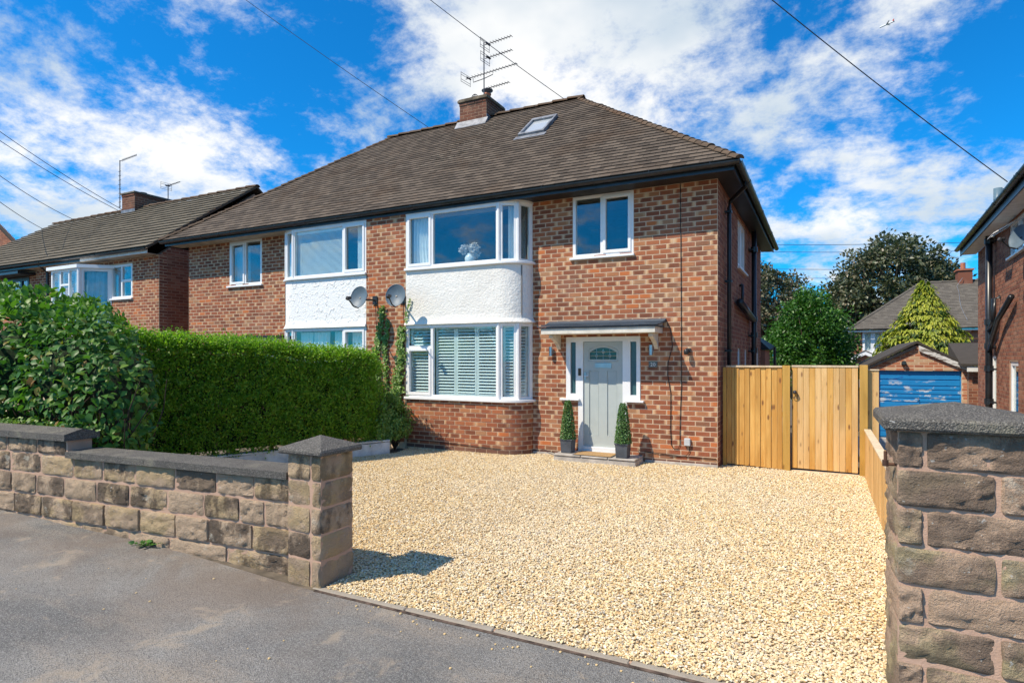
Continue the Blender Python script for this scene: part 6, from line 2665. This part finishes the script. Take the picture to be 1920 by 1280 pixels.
# eaves
off = lambda s, z, d: fQ(s, z, d)
mb = MB()
mb.fbox(fQ, -.35, LQ, 4.602, 4.615, 0.0, .33)
mb.build("soffit", M_WPAINT, rh)
mb = MB()
mb.fbox(fQ, -.35, LQ, 4.57, 4.77, .33, .355)
mb.build("fascia", M_BLACK, rh)
ga, gb2 = Vector(fQ(-.38, 4.76, .42)), Vector(fQ(LQ, 4.76, .42))
nq = Vector(fQ(0, 0, 1)) - Vector(fQ(0, 0, 0))
gutter(tuple(gb2), tuple(ga), .06, tuple(nq), M_BLACK, rh, joints=2.2, brackets=.9)
mb = MB()
pa, pb = Vector(fQ(-.4, 4.80, .38)), Vector(fQ(LQ, 4.80, .38))
inn = -nq
ra_, rb_ = pa + inn * 3.6 + Vector((0, 0, 2.7)) + Vector(fQ(3.6, 0, 0)) - Vector(fQ(0, 0, 0)), pb + inn * 3.6 + Vector((0, 0, 2.7))
mb.face([tuple(v) for v in (pb, pa, ra_, rb_)])
mb.face([tuple(v) for v in (pa, pa + inn * 7.2, ra_)])
rr2 = mb.build("roof", M_FELT, rh)
uq = (pa - pb).normalized()
wq = (inn * 3.6 + Vector((0, 0, 2.7))).normalized()
nqq = uq.cross(wq).normalized()
if nqq.z < 0:
    nqq = -nqq
lq = (pa - pb).length
j, _ = tile_roof(pb, uq, wq, nqq, lq, 24, lambda v: 0, lambda v: lq - v / 4.5 * 3.6, .205, .16, .013, .022)
j.build("tile_courses", M_TILE, rr2, kind="stuff")
window(rh, fQ, hq[0][0], hq[0][1], 3.86, 4.55, [(hq[0][0] + .07, hq[0][0] + .72, 3.92, 4.49, False), (hq[0][0] + .8, hq[0][1] - .07, 3.92, 4.49, False)], d=-.01, sill=(hq[0][0] - .07, hq[0][1] + .07, .05, .07), label="white upper side window")
# the top light stands open, hinged at its head
mb = MB()
a, b = hq[0][0] + .05, hq[0][0] + .74
hz_, hl, an = 4.50, .42, math.radians(58)
fO = lambda s, q, d: fQ(s, hz_ - q * math.cos(an) - d * math.sin(an), .02 + q * math.sin(an) - d * math.cos(an) * -1)
mb.slab(lambda s, q, d: fO(s, q, d), a, b, 0, hl, [(a + .05, b - .05, .05, hl - .05)], -.02, .02)
ow_ = mb.build("open_light", M_WHITE, rh, weld=True)
mb = MB()
mb.fbox(lambda s, q, d: fO(s, q, d), a + .046, b - .046, .046, hl - .046, -.004, .004)
mb.build("pane", M_GLASS, ow_)
window(rh, fQ, hq[1][0], hq[1][1], -.3, 1.86, [(hq[1][0] + .10, hq[1][1] - .08, -.1, 1.77, False)], d=-.02, label="white framed side door with glass")
window(rh, fQ, hq[2][0], hq[2][1], -.3, 1.72, [(hq[2][0] + .10, hq[2][1] - .08, -.1, 1.63, False)], d=-.02, label="white framed lower side window")
sp0 = sQ(17.45)
mb = MB()
mb.tube([fQ(sp0, 5.05, .12), fQ(sp0, -1, .12)], .07, 12)
p1 = mb.build("soil_pipe", M_BLACK, rh, smooth=True)
mb = MB()
for z in (4.42, 2.55, 2.0, 1.48, .72):
    mb.tube([fQ(sp0, z, .12), fQ(sp0, z + .13, .12)], .09, 12)
    mb.fbox(fQ, sp0 - .16, sp0 + .16, z + .03, z + .07, .008, .12)
mb.build("pipe_collar", M_BLACK, p1)
mb = MB()
mb.tube([fQ(sp0 + .02, 2.42, .12), fQ(sp0 + .35, 2.52, .13), fQ(sp0 + .62, 2.62, .13), fQ(sp0 + .66, 2.75, .13), fQ(sp0 + .66, 3.1, .13), fQ(sp0 + .66, 3.14, .01)], .05, 10)
mb.tube([fQ(sp0 + .02, 1.95, .12), fQ(sp0 + .5, 2.22, .13), fQ(sp0 + 1.2, 2.62, .13), fQ(sp0 + 2.4, 3.0, .10)], .055, 10)
mb.build("branch_pipe", M_BLACK, p1, smooth=True)
mb = MB()
vp = Vector(fQ(sQ(17.15), 0, .05))
mb.tube([(vp.x + .05, vp.y, 4.8), (vp.x + .05, vp.y, 5.62)], .085, 12)
mb.build("vent_pipe", M_BLUEPIPE, rr2, smooth=True)
mb = MB()
mb.tube([(vp.x + .05, vp.y, 4.86), (vp.x + .05, vp.y, 5.0)], .11, 12)
mb.build("vent_collar", M_BLUEPIPE, rr2, smooth=True)
dx_, dy_, dz_ = fQ(sQ(14.05), 4.0, .14)
dish(dx_, dy_, dz_, math.radians(-62), (dx_ + .3, dy_ + .2, dz_ - .05), "pale round satellite dish on the right-hand house by its upper window")

# lean-to joining the garage and the right-hand house
t = thing("side_store", "brick lean-to store with dark roof between the blue garage and the right-hand house", "outbuilding", (3.9, 21.3, -.6))
mb = MB()
mb.box(3.67, 4.5, 21.3, 24, -1, 1.42)
w = mb.build("wall", M_MORTAR_DK, t)
mb = MB()
lay_bricks(mb, lambda s, z, d: (s, 21.3 - d, z), 3.67, 4.5, -.8, 1.42, [])
mb.build("brickwork", M_BRICK_SIDE, w, kind="stuff")
mb = MB()
mb.hexa([(3.45, 21.05, 1.56), (4.6, 21.05, 1.56), (4.6, 23, 1.9), (3.45, 23, 1.9)], [(3.45, 21.05, 1.62), (4.6, 21.05, 1.62), (4.6, 23, 2.25), (3.45, 23, 2.25)])
mb.build("roof", M_FELT, t)
mb = MB()
mb.box(3.6, 4.3, 21.08, 21.1, 1.40, 1.55)
mb.build("fascia", M_WPAINT, t)

# ================================================================== garage
YG = 21.5
gg = thing("garage", "small brick garage with pitched roof and peeling blue up-and-over door", "garage", (2.5, YG, -.65))
GX0, GX1 = 1.12, 3.70
fG = lambda s, z, d: (s, YG - d, z)
hg = [(1.47, 3.55, -1, 1.42)]
gzz = lambda x: 1.52 + (1 - abs(x - 2.46) / 1.28) * .66
mb = MB()
mb.slab(fG, GX0, GX1, -1.0, 1.50, hg, -.2, 0)
mb.prism([(GX0, 1.50), (GX1, 1.50), (2.46, 2.16)], lambda x, z: (x, YG, z), lambda x, z: (x, YG + .2, z))
mb.box(GX0, GX0 + .1, YG + .2, 26.5, -1, 1.5)
mb.box(GX1 - .1, GX1, YG + .2, 26.5, -1, 1.5)
mb.box(GX0, GX1, 26.4, 26.5, -1, 1.5)
w = mb.build("wall", M_MORTAR, gg)
mb = MB()
lay_bricks(mb, fG, GX0, GX1, -.9, 1.50, hg, start=.05)
z = 1.50
k = 0
while z < 2.1:
    hw = (2.16 - z) / .66 * 1.25 - .05
    if hw > .1:
        lay_bricks(mb, fG, 2.46 - hw, 2.46 + hw, z, z + BRH, [], start=.05 + .117 * (k % 2))
    z += BRH
    k += 1
mb.build("brickwork", M_BRICK_GAR, w, kind="stuff")
dmb = MB()
dmb.fbox(fG, 1.47, 3.55, -.65, 1.42, -.16, -.10)
gd = dmb.build("door", M_BLUE, gg, label="blue panelled garage door with peeling paint")
z = -.62
zs = [-.62, -.44, -.24, -.07, .11, .28, .46, .58, .70, .83, .95, 1.13, 1.40]
for a, b in zip(zs, zs[1:]):
    mb = MB()
    mb.fbox(fG, 1.50, 3.52, a + .012, b - .012, -.10, -.082)
    mb.build("panel", M_BLUE, gd, bevel=.008)
mb = MB()
mb.tube([fG(2.5, .52, -.08), fG(2.5, .60, -.04), fG(2.5, .52, -.03)], .014, 8)
mb.build("handle", M_STEEL, gd)
mb = MB()
mb.fbox(fG, 2.15, 2.85, 1.40, 1.432, -.09, .0)
mb.build("lintel_strip", M_CREAM, gg)
rfm = MB()
y0_, y1_ = YG - .07, 26.7
for sg_ in (-1, 1):
    ex, ez, rx, rz = 2.46 + sg_ * 1.42, 1.44, 2.46, 2.22
    q = [(ex, y0_, ez), (rx, y0_, rz), (rx, y1_, rz), (ex, y1_, ez)]
    q2 = [(a, b, c + .07) for a, b, c in q]
    if sg_ < 0:
        rfm.hexa([q[0], q[1], q[2], q[3]], q2)
    else:
        rfm.hexa([q[1], q[0], q[3], q[2]], [q2[1], q2[0], q2[3], q2[2]])
rfm.build("roof", M_FELT, gg)
mb = MB()
mb.prism([(2.50, 2.16), (2.50, 1.99), (3.90, 1.30), (3.95, 1.40)], lambda x, z: (x, y0_ - .01, z), lambda x, z: (x, y0_ + .02, z))
m = Mat("peeling_white_board", .8, .2)
m.color(m.mix(m.step(m.noise(1.0, 5, .6, m.stretch(m.pos(), (4, 4, 22))), .48, .58), (.62, .61, .58), (.20, .18, .16)))
mb.build("bargeboard", m.m, gg)
mb = MB()
mb.prism([(2.43, 2.16), (1.05, 1.42), (1.05, 1.36), (2.43, 2.06)], lambda x, z: (x, y0_ - .01, z), lambda x, z: (x, y0_ + .02, z))
mb.build("bargeboard", M_BLACKM, gg)
t = thing("garage_light", "small black lamp above the blue garage door", "wall light", (2.13, YG, 1.64))
mb = MB()
mb.fbox(fG, 2.07, 2.19, 1.58, 1.62, .008, .1)
mb.tube([fG(2.13, 1.64, .02), fG(2.13, 1.64, .12)], .06, 12)
mb.build("lamp_body", M_DARKPL, t)
mb = MB()
mb.tube([fG(2.13, 1.64, .12), fG(2.13, 1.64, .125)], .05, 12)
mb.build("lens", M_DKGLASS, t)

# ================================================================== house behind the gardens
YD = 41.0
hz_ = thing("rear_house", "red brick house behind the gardens with grey hipped roof and small white gabled porch", "house", (6, YD, -1.5))
fD = lambda s, z, d: (s, YD - d, z)
mb = MB()
mb.slab(fD, 1.55, 13, -2, 3.38, [(2.02, 3.06, 2.1, 3.36)], -.2, 0)
w = mb.build("wall", M_MORTAR_DK, hz_)
mb = MB()
lay_bricks(mb, fD, 1.55, 9, .3, 3.38, [(2.02, 3.06, 2.1, 3.36)])
mb.build("brickwork", brick_mat("brick_orange_red", [(0, (.30, .11, .06)), (.5, (.36, .14, .08)), (.85, (.26, .09, .05))], (.38, .2, .13), .3), w, kind="stuff")
mb = MB()
mb.box(1.55, 1.75, YD + .2, YD + 8, -2, 3.38)
mb.box(2, 12, YD + 2, YD + 2.1, -1, 3.3)
mb.build("side_wall", M_MORTAR_DK, hz_)
rise = 2.95
o_ = Vector((1.25, YD - .35, 3.45))
rn = 4.05
sl_ = math.hypot(rn, rise)
wd_ = Vector((0, rn, rise)).normalized()
nd_ = Vector((0, -rise, rn)).normalized()
mb = MB()
mb.face([(1.25, YD - .35, 3.42), (13.5, YD - .35, 3.42), (13.5, YD - .35 + rn, 3.42 + rise), (5.3, YD - .35 + rn, 3.42 + rise)])
mb.face([(1.25, YD - .35 + 2 * rn, 3.42), (1.25, YD - .35, 3.42), (5.3, YD - .35 + rn, 3.42 + rise)])
rfd = mb.build("roof", M_FELT, hz_)
M_TILED = tile_mat("grey_tile", (0.075, .066, .055), (.15, .133, .11), (.10, .085, .07), .4)
j, _ = tile_roof(o_, Vector((1, 0, 0)), wd_, nd_, 12, 30, lambda v: v / sl_ * rn, lambda v: 9.5, .22, sl_ / 30, .014, .022)
j.build("tile_courses", M_TILED, rfd, kind="stuff")
half_pipe_tiles(None, "ridge_tile", (5.3, YD - .35 + rn, 3.45 + rise), (10, YD - .35 + rn, 3.45 + rise), None, .5, .12, M_TILED, rfd, up)
half_pipe_tiles(None, "hip_tile", (1.25, YD - .35, 3.46), (5.3, YD - .35 + rn, 3.46 + rise), None, .4, .10, M_TILED, rfd, up)
mb = MB()
mb.box(1.2, 13, YD - .40, YD - .33, 3.28, 3.36)
mb.build("fascia", M_WPAINT, hz_)
gutter((1.2, YD - .46, 3.44), (13, YD - .46, 3.44), .06, (0, -1, 0), M_BLACK, hz_, joints=4, brackets=2)
window(hz_, fD, 2.02, 3.06, 2.1, 3.36, [(2.10, 2.48, 2.18, 3.28, True), (2.60, 2.98, 2.18, 3.28, True)], d=.02, fw=.08, sill=(1.95, 3.12, .06, .06), label="white two-light window")
mb = MB()
wavy(mb, fD, 2.1, 3.0, 2.15, 3.3, -.15, .03, 5)
tag(mb.build("curtain", M_CURT, None, smooth=True), "pale curtain in the rear house's white window", "curtain")
mb = MB()
mb.prism([(1.0, 1.42), (2.1, 1.95), (3.2, 1.42), (3.2, 1.62), (2.1, 2.16), (1.0, 1.62)], lambda x, z: (x, YD - 1.25, z), lambda x, z: (x, YD - 1.2, z))
po = mb.build("porch", M_WHITE, hz_)
mb = MB()
mb.prism([(1.0, 1.62), (2.1, 2.16), (3.2, 1.62), (3.2, 1.66), (2.1, 2.22), (1.0, 1.66)], lambda x, z: (x, YD - 1.27, z), lambda x, z: (x, YD - .02, z))
mb.build("porch_roof", M_TILED, po)
mb = MB()
mb.prism([(1.2, -1.5), (3.0, -1.5), (3.0, 1.5), (2.1, 1.94), (1.2, 1.5)], lambda x, z: (x, YD - 1.1, z), lambda x, z: (x, YD - .02, z))
mb.build("porch_wall", M_BRICK_GAR, po)
mb = MB()
mb.box(7.15, 7.85, YD + 3.4, YD + 4.3, 5.9, 7.0)
mb.build("chimney", M_BRICK_SIDE, rfd)
mb = MB()
mb.box(7.08, 7.92, YD + 3.33, YD + 4.37, 7.0, 7.08)
mb.tube([(7.45, YD + 3.8, 7.08), (7.45, YD + 3.8, 7.5)], .13, 10)
mb.build("chimney_pot", M_TERRA, rfd)
mb = MB()
mb.tube([(7.35, YD + 3.3, 6.55)] + [tuple(o_ + Vector((1, 0, 0)) * (5.75 + .06 * math.sin(i)) + wd_ * (sl_ * (1 - i / 8)) + nd_ * .05) for i in range(1, 8)], .013, 5)
mb.build("roof_cable", M_LEAD, rfd)

# ================================================================== trees


def tree(name, label, base, trunk_h, trunk_r, clumps, leaves, size, mat, limbs, droop=0.0, jitter=.5):
    """clumps: (centre, radii). Tapered trunk, limbs that reach the clumps, leaves through each clump."""
    t = thing(name, label, "tree", base)
    b = Vector(base)
    mb = MB()
    top = b + Vector((0, 0, trunk_h))
    mb.tube([b, b + Vector((.05, .02, trunk_h * .5)), top], trunk_r, 10, r2=trunk_r * .55)
    mb.build("trunk", M_BARK, t, smooth=True)
    mb = MB()
    for c, r in random.sample(clumps, min(limbs, len(clumps))):
        c = Vector(c)
        st_ = b + Vector((0, 0, trunk_h * U(.5, 1)))
        mid = st_.lerp(c, .5) + Vector((0, 0, .06 * (c - st_).length))
        mb.tube([st_, mid, c], trunk_r * .35, 6, r2=trunk_r * .06)
    mb.build("limb", M_BARK, t, smooth=True)
    n = len(clumps) * leaves
    C = np.repeat(np.array([c for c, r in clumps]), leaves, 0)
    Rr = np.repeat(np.array([r if hasattr(r, "__len__") else (r, r, r) for c, r in clumps]), leaves, 0)
    d = rand_dirs(n)
    rad = rng.random((n, 1)) ** .5
    P = C + d * Rr * rad
    T = d + rand_dirs(n) * jitter + np.array((0, 0, -droop))
    N_ = d * .6 + rand_dirs(n) * .8 + np.array((0, 0, .6))
    L_ = size * rng.uniform(.6, 1.3, n)
    ctone = np.repeat(rng.random(len(clumps)) * .45, leaves)
    rn_ = np.clip(ctone + rng.random(n) * .55, 0, .999)
    me = scatter("crown", P, T, N_, L_, L_ * .62, LEAF_SMALL, mat, rn_)
    link("crown", me, t)["kind"] = "stuff"
    return t


def ellipsoid_clumps(c, r, n, cr, flat=.0, bottom=-.8, seed=0, lump=.22):
    out = []
    while len(out) < n:
        v = Vector((random.gauss(0, 1), random.gauss(0, 1), random.gauss(0, 1))).normalized()
        if v.z < bottom:
            continue
        f = U(.45, 1.0) ** .6 * (1 + lump * noise.noise((v.x * 1.9 + seed, v.y * 1.9, v.z * 1.9)))
        out.append(((c[0] + v.x * r[0] * f, c[1] + v.y * r[1] * f, c[2] + v.z * r[2] * f), cr * U(.7, 1.25)))
    return out


cl = ellipsoid_clumps((-.52, 25, 2.35), (1.50, 1.5, 1.55), 210, .34, seed=3, lump=.42)
cl += ellipsoid_clumps((-.45, 25, 3.2), (.85, .8, 1.1), 60, .26, seed=8, lump=.3)
cl += ellipsoid_clumps((-.5, 25, 1.2), (1.75, 1.6, 1.3), 130, .34, seed=5, lump=.3)
tree("garden_tree", "rounded bright green tree beyond the fence, beside the house's rear corner", (-.52, 25, -.9), 2.6, .13, cl, 85, .11, M_LEAF_TREE, 40, .2)
cl = ellipsoid_clumps((5.2, 60, 7.2), (4.9, 4.2, 4.5), 330, .72, seed=1, lump=.35)
cl += ellipsoid_clumps((1.9, 60, 5.9), (1.7, 2.2, 2.6), 90, .62, seed=2)
cl += ellipsoid_clumps((8.2, 60, 8.1), (1.5, 1.6, 1.3), 50, .55, seed=6)
tree("copper_tree", "huge dark copper-green tree rising behind the rear house", (5.0, 60, -1.6), 7.0, .42, cl, 55, .34, M_LEAF_COPPER, 80)
cl = ellipsoid_clumps((-4.1, 55, 6.2), (2.9, 2.6, 3.2), 170, .58, seed=4, lump=.3)
tree("copper_tree", "smaller dark copper-green tree behind the main house's rear corner", (-4.1, 55, -1.6), 6.0, .3, cl, 55, .30, M_LEAF_COPPER, 50)

# golden conifer: tiers of drooping sprays
t = thing("golden_conifer", "yellow-green conifer with drooping sprays behind the garage", "tree", (3.95, 32, -1.3))
mb = MB()
mb.tube([(3.95, 32, -1.3), (3.95, 32, 5.1)], .14, 8, r2=.02)
mb.build("trunk", M_BARK, t)
P, T, N_, L_, rr = [], [], [], [], []
limb = MB()
for k in range(900):
    h = 1 - R() ** .62
    z = .3 + 4.85 * (1 - (1 - h))
    z = -.2 + 5.35 * h
    rad = (3.5 * (1 - h) ** .95 + .05) * U(.66, 1.08)
    an = U(0, 6.283)
    an_d = Vector((math.cos(an), math.sin(an), 0))
    tip = Vector((3.95, 32, z)) + an_d * rad
    limb.tube([(3.95, 32, z - .1), tip], .012, 4)
    tone = R() * .35
    for i in range(42):
        q = R()
        sp_ = Vector((-an_d.y, an_d.x, 0)) * random.gauss(0, .13)
        p = tip - an_d * (min(.6, rad * .8) * (1 - q)) + sp_ + Vector((0, 0, .10 * math.sin(q * 3) - .22 * q * q + random.gauss(0, .03)))
        P.append(tuple(p))
        dv = an_d * .7 + sp_ * 2.5 + Vector((U(-.2, .2), U(-.2, .2), -.45 - .5 * q))
        T.append(tuple(dv))
        N_.append(tuple(Vector((0, 0, 1)) + an_d * .6 + Vector((U(-.4, .4), U(-.4, .4), 0))))
        L_.append(U(.12, .24))
        rr.append(min(.999, tone + .15 * R() + .5 * q))
limb.build("limb", M_BARK, t)
me = scatter("crown", np.array(P), np.array(T), np.array(N_), np.array(L_), np.array(L_) * .4, LEAF_SMALL, M_LEAF_GOLD, np.array(rr))
link("crown", me, t)["kind"] = "stuff"

# ================================================================== wires and the aeroplane


def wire(label, pts, r=.009, sag=.15):
    a, b = Vector(pts[0]), Vector(pts[1])
    mb = MB()
    n = 16
    mb.tube([a.lerp(b, i / n) - Vector((0, 0, sag * 4 * (i / n) * (1 - i / n))) for i in range(n + 1)], r, 6)
    tag(mb.build("overhead_wire", M_WIRE, None, smooth=True), label, "wire", "overhead wires")


def ray(px, py):
    r_, u_ = (px - 960) / 1131, (670 - py) / 1131
    return Vector((.8883 * r_ - .4593, .4593 * r_ + .8883, u_))


E0 = Vector((0, 0, 1.8))


def along(p, q, y0, y1, ext=.12):
    """span whose line of sight passes the points p and q of the photo, between depths y0 and y1."""
    p2 = (p[0] - (q[0] - p[0]) * ext, p[1] - (q[1] - p[1]) * ext)
    a, b = ray(*p2), ray(*q)
    return [E0 + a * (y0 / a.y), E0 + b * (y1 / b.y)]


wire("wire from the top left sky to the ridge left of the shared chimney", along((462, 0), (812, 245), 11.5, 14.4), .008, .04)
wire("wire passing the shared chimney's aerials to the ridge's right end", along((808, 0), (1065, 191), 11.5, 14.4), .008, .04)
wire("wire crossing the right sky down to the right-hand house's eaves", along((1450, 0), (1889, 341), 9.5, 12.9), .008, .05)
wire("upper wire of the close pair at the left edge above the neighbouring roof", along((0, 245), (238, 398), 9, 13.4), .010, .1)
wire("lower wire of the close pair at the left edge above the neighbouring roof", along((0, 262), (228, 398), 9, 13.4), .010, .1)
wire("wire low at the left edge reaching the neighbouring ridge's left half", along((0, 328), (143, 414), 9, 13.4), .010, .1)
wire("lowest wire at the left edge reaching the neighbouring hip", along((0, 378), (82, 430), 9, 13.2), .010, .05)
for y_a, y_b, lab in ((459, 454, "topmost"), (472, 470, "second"), (504, 503, "third"), (521, 518, "lowest")):
    a, b = ray(1420, y_a), ray(1830, y_b)
    wire("%s of the four level wires far behind the trees at the right" % lab, [E0 + a * (75 / a.y), E0 + b * (75 / b.y)], .028, .1)

t = thing("airliner", "tiny white and red airliner high in the sky at the upper right", "aeroplane", tuple(E0 + ray(1663, 46) * 1700))
c = E0 + ray(1663, 46) * 1700
f_ = Vector((-.93, .15, -.18)).normalized()
s_ = f_.cross(Vector((0, 0, 1))).normalized()
u_ = s_.cross(f_)
mb = MB()
mb.tube([c - f_ * 18, c - f_ * 14, c - f_ * 8, c + f_ * 13, c + f_ * 16, c + f_ * 18], 2.1, 12)
mb.build("fuselage", M_WHITE, t, smooth=True)
mb = MB()
for sg_ in (-1, 1):
    A, B, C_, D_ = c + f_ * 3 + s_ * sg_ * 1.5, c - f_ * 3 + s_ * sg_ * 1.5, c - f_ * 8 + s_ * sg_ * 16 + u_ * 1.5, c - f_ * 6 + s_ * sg_ * 16 + u_ * 1.5
    mb.hexa([tuple(v - u_ * .25) for v in (A, B, C_, D_)], [tuple(v + u_ * .25) for v in (A, B, C_, D_)])
mb.build("wing", M_WHITE, t)
mb = MB()
A, B, C_, D_ = c - f_ * 12 + u_ * 1.5, c - f_ * 17 + u_ * 1.5, c - f_ * 19 + u_ * 7, c - f_ * 16.5 + u_ * 7
mb.hexa([tuple(v - s_ * .25) for v in (A, B, C_, D_)], [tuple(v + s_ * .25) for v in (A, B, C_, D_)])
for sg_ in (-1, 1):
    A, B, C_, D_ = c - f_ * 14 + s_ * sg_, c - f_ * 17 + s_ * sg_, c - f_ * 18.5 + s_ * sg_ * 6, c - f_ * 17 + s_ * sg_ * 6
    mb.hexa([tuple(v - u_ * .2) for v in (A, B, C_, D_)], [tuple(v + u_ * .2) for v in (A, B, C_, D_)])
mb.build("tail", M_RED, t)
